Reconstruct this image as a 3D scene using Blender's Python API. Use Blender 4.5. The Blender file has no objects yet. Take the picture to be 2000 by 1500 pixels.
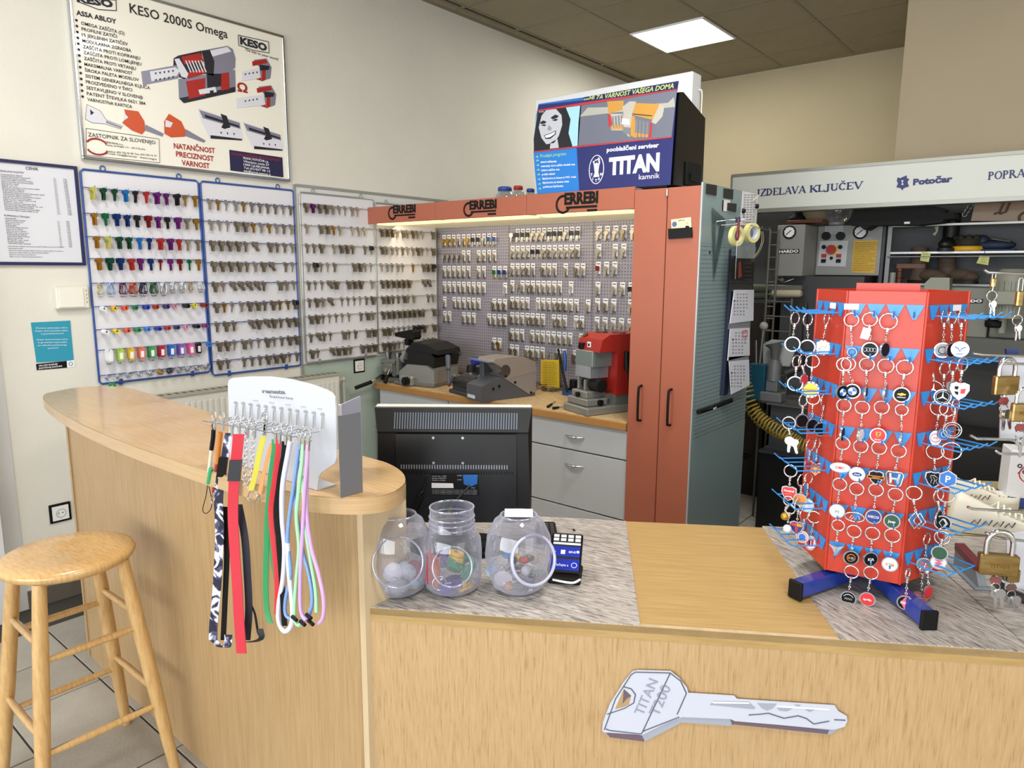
import bpy, bmesh, math, random
from mathutils import Vector, Matrix
R = math.radians
PI = math.pi
random.seed(7)
S = bpy.context.scene
COL = S.collection

# ------------------------------------------------------------------ camera
FPX, YAW, PITCH, ROLL = 1375.02, 0.69022, 0.161995, 0.005082
_f0 = Vector((-math.sin(YAW), math.cos(YAW), 0))
FWD = Vector((_f0.x*math.cos(PITCH), _f0.y*math.cos(PITCH), -math.sin(PITCH)))
_r = Vector((_f0.y, -_f0.x, 0)); _u = _r.cross(FWD)
RGT = _r*math.cos(ROLL) + _u*math.sin(ROLL); UPV = -_r*math.sin(ROLL) + _u*math.cos(ROLL)
EYE = Vector((0, 0, 1.6))
cam = bpy.data.cameras.new('camera'); co = bpy.data.objects.new('camera', cam); COL.objects.link(co)
cam.sensor_width = 36; cam.lens = FPX/2000*36; cam.clip_start = 0.02
m3 = Matrix((RGT, UPV, -FWD)).transposed().to_4x4(); m3.translation = EYE
co.matrix_world = m3
S.camera = co
S.view_settings.view_transform = 'Standard'; S.view_settings.look = 'None'
S.view_settings.gamma = 1; S.view_settings.use_curve_mapping = False
S.view_settings.exposure = -0.13

def ray(px, py): return RGT*((px-1000)/FPX) - UPV*((py-750)/FPX) + FWD
def onx(px, py, x): d = ray(px, py); return EYE + d*(x/d.x)
def ony(px, py, y): d = ray(px, py); return EYE + d*(y/d.y)
def onz(px, py, z): d = ray(px, py); return EYE + d*((z-1.6)/d.z)
def ond(px, py, k): return EYE + ray(px, py)*k
def onp(px, py, p, n): d = ray(px, py); return EYE + d*((Vector(p)-EYE).dot(n)/d.dot(n))

# ------------------------------------------------------------------ light
W = bpy.data.worlds.new('world'); S.world = W; W.use_nodes = True
bg = W.node_tree.nodes['Background']; bg.inputs[0].default_value = (0.86, 0.93, 1.0, 1); bg.inputs[1].default_value = 0.9
def area(name, loc, target, sx, sy, power, col):
    l = bpy.data.lights.new(name, 'AREA'); l.shape = 'RECTANGLE'; l.size = sx; l.size_y = sy
    l.energy = power; l.color = col
    o = bpy.data.objects.new(name, l); COL.objects.link(o); o.location = loc
    o.rotation_euler = (Vector(target)-Vector(loc)).to_track_quat('-Z', 'Y').to_euler()
    return o
area('shop_window_daylight', (-0.4, -3.85, 1.6), (-1.2, 3.0, 1.1), 6.2, 2.4, 315, (0.93, 0.97, 1.0))
area('side_fill_light', (2.9, 0.6, 1.5), (-1.5, 2.2, 0.8), 2.6, 1.9, 24, (0.95, 0.98, 1.0))  # added fill lamp for side reflections; the right wall has no window

# ------------------------------------------------------------------ materials
def lin(h):
    if isinstance(h, str):
        h = h.lstrip('#'); c = [int(h[i:i+2], 16)/255 for i in (0, 2, 4)]
    else: c = h
    return tuple(x/12.92 if x <= .04045 else ((x+.055)/1.055)**2.4 for x in c) + (1,)
MC = {}
def mat(col, rough=.5, metal=0, var=0, vs=30, bump=0, bs=200, emis=0, coat=0, trans=0, alpha=1, key=None, spec=None, aniso=None):
    k = key or (col, rough, metal, var, vs, bump, bs, emis, coat, trans, alpha, spec, aniso)
    if k in MC: return MC[k]
    m = bpy.data.materials.new('material'); m.use_nodes = True; MC[k] = m
    nt = m.node_tree; b = nt.nodes['Principled BSDF']; c = lin(col)
    b.inputs['Base Color'].default_value = c; b.inputs['Roughness'].default_value = rough
    b.inputs['Metallic'].default_value = metal; b.inputs['Coat Weight'].default_value = coat
    b.inputs['Transmission Weight'].default_value = trans; b.inputs['Alpha'].default_value = alpha
    if spec is not None: b.inputs['Specular IOR Level'].default_value = spec
    if emis:
        b.inputs['Emission Color'].default_value = c; b.inputs['Emission Strength'].default_value = emis
    if var or bump:
        tc = nt.nodes.new('ShaderNodeTexCoord'); mp = nt.nodes.new('ShaderNodeMapping')
        nt.links.new(tc.outputs['Object'], mp.inputs[0])
        if aniso: mp.inputs['Scale'].default_value = aniso
    if var:
        n = nt.nodes.new('ShaderNodeTexNoise'); n.inputs['Scale'].default_value = vs; n.inputs['Detail'].default_value = 5
        n.inputs['Roughness'].default_value = .65
        nt.links.new(mp.outputs[0], n.inputs[0])
        r = nt.nodes.new('ShaderNodeMapRange'); r.inputs[1].default_value = .3; r.inputs[2].default_value = .7
        r.inputs[3].default_value = 1-var; r.inputs[4].default_value = 1+var*.6
        nt.links.new(n.outputs[0], r.inputs[0])
        mx = nt.nodes.new('ShaderNodeVectorMath'); mx.operation = 'SCALE'; mx.inputs[0].default_value = c[:3]
        nt.links.new(r.outputs[0], mx.inputs['Scale']); nt.links.new(mx.outputs[0], b.inputs['Base Color'])
    if bump:
        n2 = nt.nodes.new('ShaderNodeTexNoise'); n2.inputs['Scale'].default_value = bs; n2.inputs['Detail'].default_value = 3
        nt.links.new(mp.outputs[0], n2.inputs[0])
        bp = nt.nodes.new('ShaderNodeBump'); bp.inputs['Strength'].default_value = bump; bp.inputs['Distance'].default_value = .004
        nt.links.new(n2.outputs[0], bp.inputs['Height']); nt.links.new(bp.outputs[0], b.inputs['Normal'])
    return m
def ramp_mat(stops, scale, aniso, rough=.5, bump=0, coat=0, detail=6, rot=(0, 0, 0), lo=.3, hi=.7, dist=0.0, big=0):
    m = bpy.data.materials.new('material'); m.use_nodes = True; nt = m.node_tree; b = nt.nodes['Principled BSDF']
    b.inputs['Roughness'].default_value = rough; b.inputs['Coat Weight'].default_value = coat
    tc = nt.nodes.new('ShaderNodeTexCoord'); mp = nt.nodes.new('ShaderNodeMapping'); mp.inputs['Scale'].default_value = aniso
    mr = nt.nodes.new('ShaderNodeMapping'); mr.inputs['Rotation'].default_value = rot
    nt.links.new(tc.outputs['Object'], mr.inputs[0]); nt.links.new(mr.outputs[0], mp.inputs[0])
    n = nt.nodes.new('ShaderNodeTexNoise'); n.inputs['Scale'].default_value = scale; n.inputs['Detail'].default_value = detail
    n.inputs['Distortion'].default_value = dist; n.inputs['Roughness'].default_value = .62
    nt.links.new(mp.outputs[0], n.inputs[0])
    cr = nt.nodes.new('ShaderNodeValToRGB')
    for i, (p, c) in enumerate(stops):
        e = cr.color_ramp.elements[i] if i < 2 else cr.color_ramp.elements.new(p)
        e.position = lo+(hi-lo)*p; e.color = lin(c)
    nt.links.new(n.outputs[0], cr.inputs[0])
    out = cr.outputs[0]
    if big:
        n3 = nt.nodes.new('ShaderNodeTexNoise'); n3.inputs['Scale'].default_value = big[0]; nt.links.new(mr.outputs[0], n3.inputs[0])
        r3 = nt.nodes.new('ShaderNodeMapRange'); r3.inputs[1].default_value = .3; r3.inputs[2].default_value = .7
        r3.inputs[3].default_value = 1-big[1]; r3.inputs[4].default_value = 1+big[1]*.5; nt.links.new(n3.outputs[0], r3.inputs[0])
        v3 = nt.nodes.new('ShaderNodeVectorMath'); v3.operation = 'SCALE'
        nt.links.new(out, v3.inputs[0]); nt.links.new(r3.outputs[0], v3.inputs['Scale']); out = v3.outputs[0]
    nt.links.new(out, b.inputs['Base Color'])
    if bump:
        bp = nt.nodes.new('ShaderNodeBump'); bp.inputs['Strength'].default_value = bump; bp.inputs['Distance'].default_value = .002
        nt.links.new(n.outputs[0], bp.inputs['Height']); nt.links.new(bp.outputs[0], b.inputs['Normal'])
    return m
def clear_mat(tint, rough=.05, alpha=.22):
    m = bpy.data.materials.new('clear_plastic'); m.use_nodes = True; nt = m.node_tree
    nt.nodes.remove(nt.nodes['Principled BSDF'])
    t = nt.nodes.new('ShaderNodeBsdfTransparent'); t.inputs[0].default_value = lin(tint)
    g = nt.nodes.new('ShaderNodeBsdfGlossy'); g.inputs[1].default_value = rough
    d = nt.nodes.new('ShaderNodeBsdfDiffuse'); d.inputs[0].default_value = (.8, .82, .95, 1)
    lw = nt.nodes.new('ShaderNodeLayerWeight'); lw.inputs[0].default_value = .35
    a = nt.nodes.new('ShaderNodeMixShader'); a.inputs[0].default_value = .45
    nt.links.new(g.outputs[0], a.inputs[1]); nt.links.new(d.outputs[0], a.inputs[2])
    r = nt.nodes.new('ShaderNodeMapRange'); r.inputs[3].default_value = alpha*.45; r.inputs[4].default_value = min(1, alpha*3.2)
    nt.links.new(lw.outputs['Facing'], r.inputs[0])
    x = nt.nodes.new('ShaderNodeMixShader'); nt.links.new(r.outputs[0], x.inputs[0])
    nt.links.new(t.outputs[0], x.inputs[1]); nt.links.new(a.outputs[0], x.inputs[2])
    nt.links.new(x.outputs[0], nt.nodes['Material Output'].inputs[0])
    return m

# ------------------------------------------------------------------ geometry helpers
def T(x, y=None, z=None): return Matrix.Translation((x, y, z) if y is not None else x)
def RZ(a): return Matrix.Rotation(R(a), 4, 'Z')
def RX(a): return Matrix.Rotation(R(a), 4, 'X')
def RY(a): return Matrix.Rotation(R(a), 4, 'Y')
def SC(x, y, z): return Matrix.Diagonal((x, y, z, 1))
def axes(o, x, y, z):
    m = Matrix((Vector(x), Vector(y), Vector(z))).transposed().to_4x4(); m.translation = Vector(o); return m
I4 = Matrix.Identity(4)
class MB:
    def __init__(s, M=None): s.v = []; s.f = []; s.mi = []; s.sm = []; s.M = M or I4; s.i = 0
    def add(s, vs, fs, sm=False, M=None):
        M = s.M @ M if M is not None else s.M; n = len(s.v)
        flip = M.to_3x3().determinant() < 0
        s.v += [tuple(M @ Vector(v)) for v in vs]
        for f in fs:
            g = [n+i for i in f]
            s.f.append(g[::-1] if flip else g); s.mi.append(s.i); s.sm.append(sm)
        return s
    def m(s, i): s.i = i; return s
    def box(s, a, b, M=None, bev=0):
        (x0, y0, z0), (x1, y1, z1) = a, b
        if bev:
            c = bev; pts = []
            prof = [(x0+c, y0), (x1-c, y0), (x1, y0+c), (x1, y1-c), (x1-c, y1), (x0+c, y1), (x0, y1-c), (x0, y0+c)]
            inn = [(min(max(x, x0+c), x1-c), min(max(y, y0+c), y1-c)) for x, y in prof]
            L = [[(x, y, z0) for x, y in inn], [(x, y, z0+c) for x, y in prof], [(x, y, z1-c) for x, y in prof], [(x, y, z1) for x, y in inn]]
            v = [p for l in L for p in l]; f = []
            for k in range(3):
                for i in range(8):
                    j = (i+1) % 8; f.append((k*8+i, k*8+j, k*8+8+j, k*8+8+i))
            f.append(tuple(range(7, -1, -1))); f.append(tuple(range(24, 32)))
            return s.add(v, f, False, M)
        v = [(x0, y0, z0), (x1, y0, z0), (x1, y1, z0), (x0, y1, z0), (x0, y0, z1), (x1, y0, z1), (x1, y1, z1), (x0, y1, z1)]
        return s.add(v, [(3, 2, 1, 0), (4, 5, 6, 7), (0, 1, 5, 4), (1, 2, 6, 5), (2, 3, 7, 6), (3, 0, 4, 7)], False, M)
    def cyl(s, a, b, r, r2=None, n=12, caps=True, M=None, sm=True):
        a = Vector(a); b = Vector(b); r2 = r if r2 is None else r2
        d = (b-a).normalized(); t = Vector((1, 0, 0)) if abs(d.x) < .9 else Vector((0, 1, 0))
        p = d.cross(t).normalized(); q = d.cross(p)
        v = []
        for c, rr in ((a, r), (b, r2)):
            for i in range(n):
                t = 2*PI*i/n; v.append(c + p*(rr*math.cos(t)) + q*(rr*math.sin(t)))
        f = [(i, (i+1) % n, n+(i+1) % n, n+i) for i in range(n)]
        s.add(v, f, sm, M)
        if caps: s.add(v, [tuple(range(n-1, -1, -1)), tuple(range(n, 2*n))], False, M)
        return s
    def tube(s, pts, r, n=8, closed=False, M=None, caps=True, radii=None, flat=None):
        pts = [Vector(p) for p in pts]; N = len(pts); v = []
        prev = None
        for i, p in enumerate(pts):
            if closed: d = pts[(i+1) % N]-pts[i-1]
            else: d = pts[min(i+1, N-1)]-pts[max(i-1, 0)]
            d = d.normalized() if d.length > 1e-9 else Vector((0, 0, 1))
            if prev is None:
                t = Vector((0, 0, 1)) if abs(d.z) < .9 else Vector((1, 0, 0)); a = d.cross(t).normalized()
            else:
                a = prev - d*prev.dot(d); a = a.normalized() if a.length > 1e-6 else d.orthogonal().normalized()
            prev = a; b = d.cross(a); rr = radii[i] if radii else r
            for k in range(n):
                t = 2*PI*k/n; v.append(p + a*(rr*math.cos(t)) + b*(rr*math.sin(t)*(flat or 1)))
        f = []
        for i in range(N if closed else N-1):
            j = (i+1) % N
            for k in range(n):
                l = (k+1) % n; f.append((i*n+k, i*n+l, j*n+l, j*n+k))
        s.add(v, f, True, M)
        if not closed and caps: s.add(v, [tuple(range(n-1, -1, -1)), tuple(range((N-1)*n, N*n))], False, M)
        return s
    def ribbon(s, pts, w, th, wdir, M=None):
        pts = [Vector(p) for p in pts]; wd = Vector(wdir).normalized(); v = []; N = len(pts)
        for i, p in enumerate(pts):
            d = (pts[min(i+1, N-1)]-pts[max(i-1, 0)]).normalized(); nn = d.cross(wd).normalized()
            for a, b in ((-1, -1), (1, -1), (1, 1), (-1, 1)): v.append(p + wd*(a*w/2) + nn*(b*th/2))
        f = [(0, 1, 2, 3), tuple(range(4*N-1, 4*N-5, -1))]
        for i in range(N-1):
            for k in range(4):
                l = (k+1) % 4; f.append((i*4+k, (i+1)*4+k, (i+1)*4+l, i*4+l))
        return s.add(v, f, False, M)
    def lathe(s, prof, n=24, M=None, sm=True, caps=False):
        v = []; f = []
        for r, z in prof:
            for k in range(n): t = 2*PI*k/n; v.append((r*math.cos(t), r*math.sin(t), z))
        for i in range(len(prof)-1):
            for k in range(n): l = (k+1) % n; f.append((i*n+k, i*n+l, (i+1)*n+l, (i+1)*n+k))
        s.add(v, f, sm, M)
        if caps: s.add(v, [tuple(range(n-1, -1, -1)), tuple(range((len(prof)-1)*n, len(prof)*n))], False, M)
        return s
    def prism(s, poly, z0, z1, M=None, sm=False):
        n = len(poly)
        ar = sum(poly[i][0]*poly[(i+1) % n][1]-poly[(i+1) % n][0]*poly[i][1] for i in range(n))
        if ar < 0: poly = poly[::-1]
        v = [(x, y, z0) for x, y in poly]+[(x, y, z1) for x, y in poly]
        s.add(v, [tuple(range(n-1, -1, -1)), tuple(range(n, 2*n))], False, M)
        return s.add(v, [(i, (i+1) % n, n+(i+1) % n, n+i) for i in range(n)], sm, M)
    def ring(s, c, r, t, n=16, k=6, M=None, ax='Z'):
        q = {'Z': lambda a: (r*math.cos(a), r*math.sin(a), 0), 'Y': lambda a: (r*math.cos(a), 0, r*math.sin(a)), 'X': lambda a: (0, r*math.cos(a), r*math.sin(a))}[ax]
        return s.tube([Vector(c)+Vector(q(2*PI*i/n)) for i in range(n)], t, k, True, M)
    def ball(s, c, r, n=10, M=None, sc=(1, 1, 1)):
        pr = [(max(1e-5, r*math.sin(PI*i/(n//2+1))), -r*math.cos(PI*i/(n//2+1))) for i in range(n//2+2)]
        MM = T(c) @ SC(*sc); return s.lathe(pr, n, (M @ MM) if M is not None else MM)
    def text(s, txt, M, size, align='LEFT', off=0, ext=.0004, shear=0, sx=1):
        c = bpy.data.curves.new('t', 'FONT'); c.body = txt; c.size = size; c.align_x = align; c.offset = off*size
        c.extrude = ext; c.resolution_u = 2; c.shear = shear
        o = bpy.data.objects.new('t', c); COL.objects.link(o); bpy.context.view_layer.update()
        me = o.to_mesh(); vs = [v.co.copy() for v in me.vertices]; fs = [tuple(p.vertices) for p in me.polygons]
        o.to_mesh_clear(); bpy.data.objects.remove(o); bpy.data.curves.remove(c)
        return s.add([(v.x*sx, v.y, v.z+ext) for v in vs], fs, False, M)
    def build(s, name, mats, parent=None, frame=None, world=False, kind=None, label=None):
        if parent and not kind and name in AUTO:
            isl = s.islands()
            if 1 < len(isl) <= 60:
                for m_ in isl: o = m_.build1(name, mats, parent, frame, world, kind, label)
                return o
        return s.build1(name, mats, parent, frame, world, kind, label)
    def islands(s):
        n = len(s.v); up = list(range(n))
        def fd(a):
            while up[a] != a: up[a] = up[up[a]]; a = up[a]
            return a
        for f in s.f:
            for i in f[1:]: up[fd(i)] = fd(f[0])
        gr = {}
        for i in range(n): gr.setdefault(fd(i), []).append(i)
        bb = []
        for ks in gr.values():
            P = [s.v[i] for i in ks]; bb.append([set(ks), [min(p[j] for p in P)-2e-4 for j in range(3)], [max(p[j] for p in P)+2e-4 for j in range(3)]])
        ch = True
        while ch:
            ch = False
            for i in range(len(bb)):
                for j in range(i+1, len(bb)):
                    if all(bb[i][1][k] <= bb[j][2][k] and bb[j][1][k] <= bb[i][2][k] for k in range(3)):
                        bb[i][0] |= bb[j][0]; bb[i][1] = [min(a, b) for a, b in zip(bb[i][1], bb[j][1])]; bb[i][2] = [max(a, b) for a, b in zip(bb[i][2], bb[j][2])]
                        del bb[j]; ch = True; break
                if ch: break
        out = []
        for ks, _, _ in bb:
            m_ = MB(); ix = {k: q for q, k in enumerate(sorted(ks))}; m_.v = [s.v[k] for k in sorted(ks)]
            for f, a, b in zip(s.f, s.mi, s.sm):
                if f[0] in ks: m_.f.append([ix[q] for q in f]); m_.mi.append(a); m_.sm.append(b)
            out.append(m_)
        return out
    def build1(s, name, mats, parent=None, frame=None, world=False, kind=None, label=None):
        me = bpy.data.meshes.new(name)
        fr = FR.get(parent.name, I4) if parent else (frame or I4)
        vs = s.v
        if world: inv = fr.inverted(); vs = [tuple(inv @ Vector(v)) for v in vs]
        me.from_pydata(vs, [], s.f)
        mats = mats if isinstance(mats, (list, tuple)) else [mats]
        for m_ in mats: me.materials.append(m_)
        me.polygons.foreach_set('material_index', [min(i, len(mats)-1) for i in s.mi])
        me.polygons.foreach_set('use_smooth', s.sm); me.update()
        o = bpy.data.objects.new(name, me); COL.objects.link(o)
        if parent: o.parent = parent
        else: o.matrix_world = fr
        FR[o.name] = fr
        if kind: o['kind'] = kind
        if label: o['label'] = label
        return o
FR = {}
AUTO = {'key_edge_shade', 'hole_shade', 'knob', 'screw', 'side_trim', 'back_card', 'magnet', 'month_sheet', 'month_header', 'clamp_knob', 'clamp', 'wing_nut', 'spindle', 'vise_jaw', 'metal_trim', 'switch_plate', 'red_switch', 'clamp_screw', 'contact_hole', 'paper_slip', 'top_cap', 'adjust_knob', 'cutting_wheel', 'lever_grip', 'lever_rod', 'carriage', 'side_panel', 'key_button', 'keypad', 'screen', 'vent_slot', 'poster_picture', 'spare_key', 'chrome_arm', 'radiator_pipe', 'vise_knob', 'pen_marking', 'lace', 'grille_slot', 'machine_body', 'motor_cover', 'base', 'strap_end', 'foot_roller', 'wire', 'cable', 'column_foot', 'safety_shield', 'carriage_bed', 'split_ring'}
def tag(o, label, cat, group=None, kind=None):
    o['label'] = label; o['category'] = cat
    if group: o['group'] = group
    if kind: o['kind'] = kind
    return o
def root(name, label, cat, frame=I4, group=None):
    o = bpy.data.objects.new(name, None); COL.objects.link(o); o.empty_display_size = .02
    o.matrix_world = frame; FR[o.name] = frame.copy()
    return tag(o, label, cat, group)
def struct(o): o['kind'] = 'structure'; return o
def dup(o, frame, label=None, group=None, par=None):
    c = o.copy(); COL.objects.link(c)
    if par: c.parent = par
    else:
        c.matrix_world = frame
        if label: c['label'] = label
        if group: c['group'] = group
    for ch in o.children: dup(ch, None, par=c)
    return c
def wallx(x, y, z, s=1): # frame on the left wall: local x runs along +Y, local y up, local z out of the wall (+X)
    return axes((x, y, z), (0, 1, 0), (0, 0, 1), (1, 0, 0))
def facey(x, y, z):       # frame on a face that looks along -Y: local x = +X, local y = up, z = -Y
    return axes((x, y, z), (1, 0, 0), (0, 0, 1), (0, -1, 0))
def smooth_path(pts, k=6):
    P = [Vector(p) for p in pts]; out = []
    for i in range(len(P)-1):
        a, b, c, d = P[max(i-1, 0)], P[i], P[i+1], P[min(i+2, len(P)-1)]
        for j in range(k):
            t = j/k; out.append(.5*((2*b)+(c-a)*t+(2*a-5*b+4*c-d)*t*t+(3*b-a-3*c+d)*t**3))
    out.append(P[-1]); return out

# ------------------------------------------------------------------ common materials
M_wall = mat('#dad7cd', .75, var=.035, vs=3, bump=.25, bs=60)
M_wallb = mat('#bdb192', .8, var=.03, vs=3, bump=.2, bs=60)
M_white = mat('#f0f0ee', .45)
M_steel = mat('#c9ccd0', .22, 1)
M_chrome = mat('#e6e8ec', .1, 1)
M_dsteel = mat('#8b8d90', .4, 1)
M_black = mat('#0c0c0d', .5, spec=.25)
M_blackm = mat('#0f1011', .65, spec=.2)
M_paper = mat('#ecebf0', .7)
M_blue = mat('#2a56a5', .4)
M_navy = mat('#1b1f6a', .5)
M_ink = mat('#23233a', .7)
M_red = mat('#c22a26', .4)
M_grey = mat('#8d8f8e', .5)
M_wood = ramp_mat([(0, '#a08157'), (.5, '#af9065'), (1, '#b8996f')], 7, (26, 26, .8), .42, .06, 0.1, lo=.3, hi=.7, big=(1.4, .07))
M_woodf = ramp_mat([(0, '#9d7d52'), (.35, '#b5956a'), (1, '#c0a179')], 9, (26, 26, 1.7), .45, .1, 0.05, lo=.3, hi=.7, big=(1.4, .05))
M_woodtop = ramp_mat([(0, '#b08e60'), (.45, '#bb996b'), (1, '#c4a377')], 6, (1.6, 22, 22), .25, .02, .25, lo=.3, hi=.7)
M_woodedge = ramp_mat([(0, '#b8966a'), (.5, '#c0a075'), (1, '#c6a67c')], 5, (1.2, 1.2, 30), .28, .0, .35, lo=.3, hi=.7)
M_woodstool = ramp_mat([(0, '#ba9058'), (.5, '#c8a26b'), (1, '#d1ad78')], 8, (3, 14, 2), .25, .02, .4, lo=.3, hi=.7)
# ================================================================== THE SETTING
XL, YB, ZC = -3.75, 6.70, 3.40
YW = 5.20
xw = ony(1747, 310, YW).x
o = MB().box((XL-.12, -4.1, 0), (XL, YB+.1, ZC)).build('wall_left', M_wall); struct(o)
o = MB().box((XL, YB, 0), (3.1, YB+.1, ZC)).build('wall_back', M_wallb); struct(o)
o = MB().box((xw, YW, 0), (3.1, YB, ZC)).build('wall_column', mat('#b5a68c', .8, var=.03, vs=3)); struct(o)
o = MB().box((3.1, -4.1, 0), (3.2, YB, ZC)).build('wall_right', M_wall); struct(o)
o = MB().box((XL, -4.3, 2.9), (3.1, -4.1, ZC)).box((XL, -4.3, 0), (3.1, -4.1, .3)).build('wall_front', M_wall); struct(o)
# floor: dark grout bed with tiles
fl = MB().box((XL, -4.1, -.08), (3.1, YB, -.003)).build('floor', mat('#3a3733', .9)); struct(fl)
M_tile = mat('#a09b92', .5, var=.10, vs=9, bump=.2, bs=90)
M_tile2 = mat('#a7a299', .5, var=.10, vs=9, bump=.2, bs=90)
tw = .3125; x0 = -3.174-2*tw; y0 = .935-5*tw
def tile_mesh(m):
    me = MB().box((-.153, -.153, -.006), (.153, .153, 0), bev=.0015).build('tile', m, fl); return me
proto = [tile_mesh(M_tile), tile_mesh(M_tile2)]
n = 0; rest = MB()
used = set()
for i in range(23):
    for j in range(-13, 21):
        cx = x0+tw*(i+.5); cy = y0+tw*(j+.5)
        if cx-.153 < XL: continue
        if cx > 3.0 or cy < -4.0 or cy > 6.5: continue
        if cx < -1.2 and -.7 < cy < 1.3:
            k = (i*7+j*3) % 2
            if k not in used: o = proto[k]; used.add(k)
            else:
                o = proto[k].copy(); COL.objects.link(o)
            o.location = (cx, cy, random.uniform(-.0006, .0006))
        else: rest.box((cx-.153, cy-.153, -.006), (cx+.153, cy+.153, 0))
rest.build('tile', M_tile, fl, kind='stuff')
# ceiling: grid of mineral tiles on T bars
M_ctile = mat('#9a9078', .9, var=.06, vs=5, bump=.6, bs=70)
M_tbar = mat('#857c68', .6)
ce = MB().box((XL, -4.1, ZC+.03), (3.1, YB, ZC+.12)).build('ceiling', mat('#6f6654', .9)); struct(ce)
gx = [-3.0+.6*k for k in range(-1, 11)]; gy = [5.04+.6*k for k in range(-15, 3)]
tb = MB()
for x in gx: tb.box((max(x-.012, XL), -4.1, ZC-.004), (x+.012, YB, ZC+.004))
for y in gy: tb.box((XL, y-.012, ZC-.0035), (3.1, y+.012, ZC+.0045))
tb.box((XL, -4.1, ZC-.006), (XL+.03, YB, ZC+.003)).box((XL, YB-.03, ZC-.006), (3.1, YB, ZC+.003)).box((-3.665, -4.1, ZC-.006), (-3.64, YB, ZC+.003))
tb.build('ceiling_bar', M_tbar, ce)
p0 = None; far = MB()
for x in gx[:-1]:
    for y in gy[:-1]:
        if any(abs(x+.3-a_) < .02 and abs(y+.3-b_) < .02 for a_, b_ in ((-2.7, 5.34), (-2.1, .54), (.3, .54), (-.9, 2.34))): continue
        xa, xb = max(x+.012, -3.64), min(x+.588, 3.09)
        if xb-xa > .575 and y+.588 < 6.69:
            if y < 1.5: far.box((xa, y+.012, ZC-.001), (xb, y+.588, ZC+.02)); continue
            if p0 is None:
                p0 = MB().box((-.288, -.288, -.001), (.288, .288, .02), bev=.002).build('ceiling_tile', M_ctile, ce); oo = p0
            else: oo = p0.copy(); COL.objects.link(oo)
            oo.location = (x+.3, y+.3, ZC)
        elif xb > xa: MB().box((xa, y+.012, ZC-.001), (xb, min(y+.588, 6.68), ZC+.02)).build('ceiling_tile', M_ctile, ce)
for x in gx[:-1]:
    xa, xb = max(x+.012, -3.64), min(x+.588, 3.09)
    if xb > xa: MB().box((xa, gy[-1]+.012, ZC-.001), (xb, 6.69, ZC+.02)).build('ceiling_tile', M_ctile, ce)
far.build('ceiling_tile', M_ctile, ce, kind='stuff')
MB().box((XL+.03, -4.1, ZC-.0005), (-3.665, YB, ZC+.02)).build('ceiling_tile', M_ctile, ce)
# ceiling lights (panels that give off light)
M_lamp = mat((1, 1, .98), .5, emis=9)
def clight(x, y, label):
    t = root('ceiling_light', label, 'ceiling light', T(x, y, ZC))
    MB().box((-.286, -.286, -.012), (.286, .286, -.004)).build('diffuser', M_lamp, t)
    f = MB()
    for a, b in (((-.3, -.3), (.3, -.286)), ((-.3, .286), (.3, .3)), ((-.3, -.286), (-.286, .286)), ((.286, -.286), (.3, .286))):
        f.box((a[0], a[1], -.014), (b[0], b[1], .02))
    f.build('frame', M_white, t)
clight(-2.7, 5.34, 'bright square light panel set in the tiled ceiling above the sign boxes')
for lx, ly, lab in ((-2.1, .54, 'square ceiling light panel above the bar counter'), (.3, .54, 'square ceiling light panel above the customer side of the low counter'), (-.9, 2.34, 'square ceiling light panel above the low counter')):
    clight(lx, ly, lab); area('ceiling_light_glow', (lx, ly, ZC-.03), (lx, ly, 0), .56, .56, 38, (1, .96, .9))
area('ceiling_light_glow', (-2.7, 5.34, ZC-.03), (-2.7, 5.34, 0), .56, .56, 26, (1, .95, .84))
# skirting tiles and door frame at the far left
MB().box((XL, .95, 0), (XL+.02, 2.4, .085)).build('baseboard_left', mat('#5e574e', .5, var=.15, vs=15), kind='structure')
MB().box((XL, .863, 0), (XL+.010, .95, 2.1)).build('trim_3', mat('#c6c6c4', .6), kind='structure')
dr = MB().box((XL, .60, 0), (XL+.085, .863, 2.1)).build('trim_1', mat('#cfd0d2', .4), kind='structure')
MB().box((XL, .70, 0), (XL+.10, .75, 2.1)).build('trim_bead', mat('#b9babc', .4), dr)
o = MB().box((XL+.01, -.30, .01), (XL+.035, .60, 2.08)).build('door_1', mat('#c9cacc', .4), kind='structure')
# pale green splash board behind the work bench
o = MB().box((XL, 2.50, .02), (XL+.004, 3.70, 1.01)).build('trim_2', mat('#a9b8ae', .5, var=.04, vs=4), kind='structure')

# ================================================================== HIGH BAR COUNTER
bar = root('bar_counter', 'curved high pale wood bar counter with rounded top behind the stool', 'counter', T(-2.2, .97, 0))
out = [(-3.201, .952), (-3.235, 1.01), (-3.262, 1.085), (-3.235, 1.15), (-3.16, 1.20), (-3.02, 1.22), (-2.77, 1.208), (-2.3, 1.185), (-1.9, 1.175), (-1.479, 1.166), (-1.381, 1.163), (-1.292, 1.134), (-1.23, 1.091), (-1.2, 1.05), (-1.184, 1.0),
       (-1.2, .955), (-1.238, .918), (-1.303, .882), (-1.376, .862), (-1.52, .84), (-1.684, .828), (-1.895, .82), (-2.152, .818), (-2.48, .83), (-2.8, .86), (-3.05, .90), (-3.15, .925)]
sp = [tuple(p)[:2] for p in smooth_path([(a, b, 0) for a, b in out+out[:1]], 3)][:-1]
MB().prism(sp, 1.063, 1.10, sm=True).build('counter_top', [M_woodtop], bar, world=True)
c = Vector((-2.2, 1.0))
eo = [((x-c.x)*1.0012+c.x, (y-c.y)*1.006+c.y) for x, y in sp]
N = len(eo); v = [(x, y, 1.060) for x, y in eo]+[(x, y, 1.097) for x, y in eo]
MB().add(v, [(i, (i+1) % N, N+(i+1) % N, N+i) for i in range(N)][::-1] if False else [((i+1) % N, i, N+i, N+(i+1) % N) for i in range(N)], True).build('edge_band', M_woodedge, bar, world=True)
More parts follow.
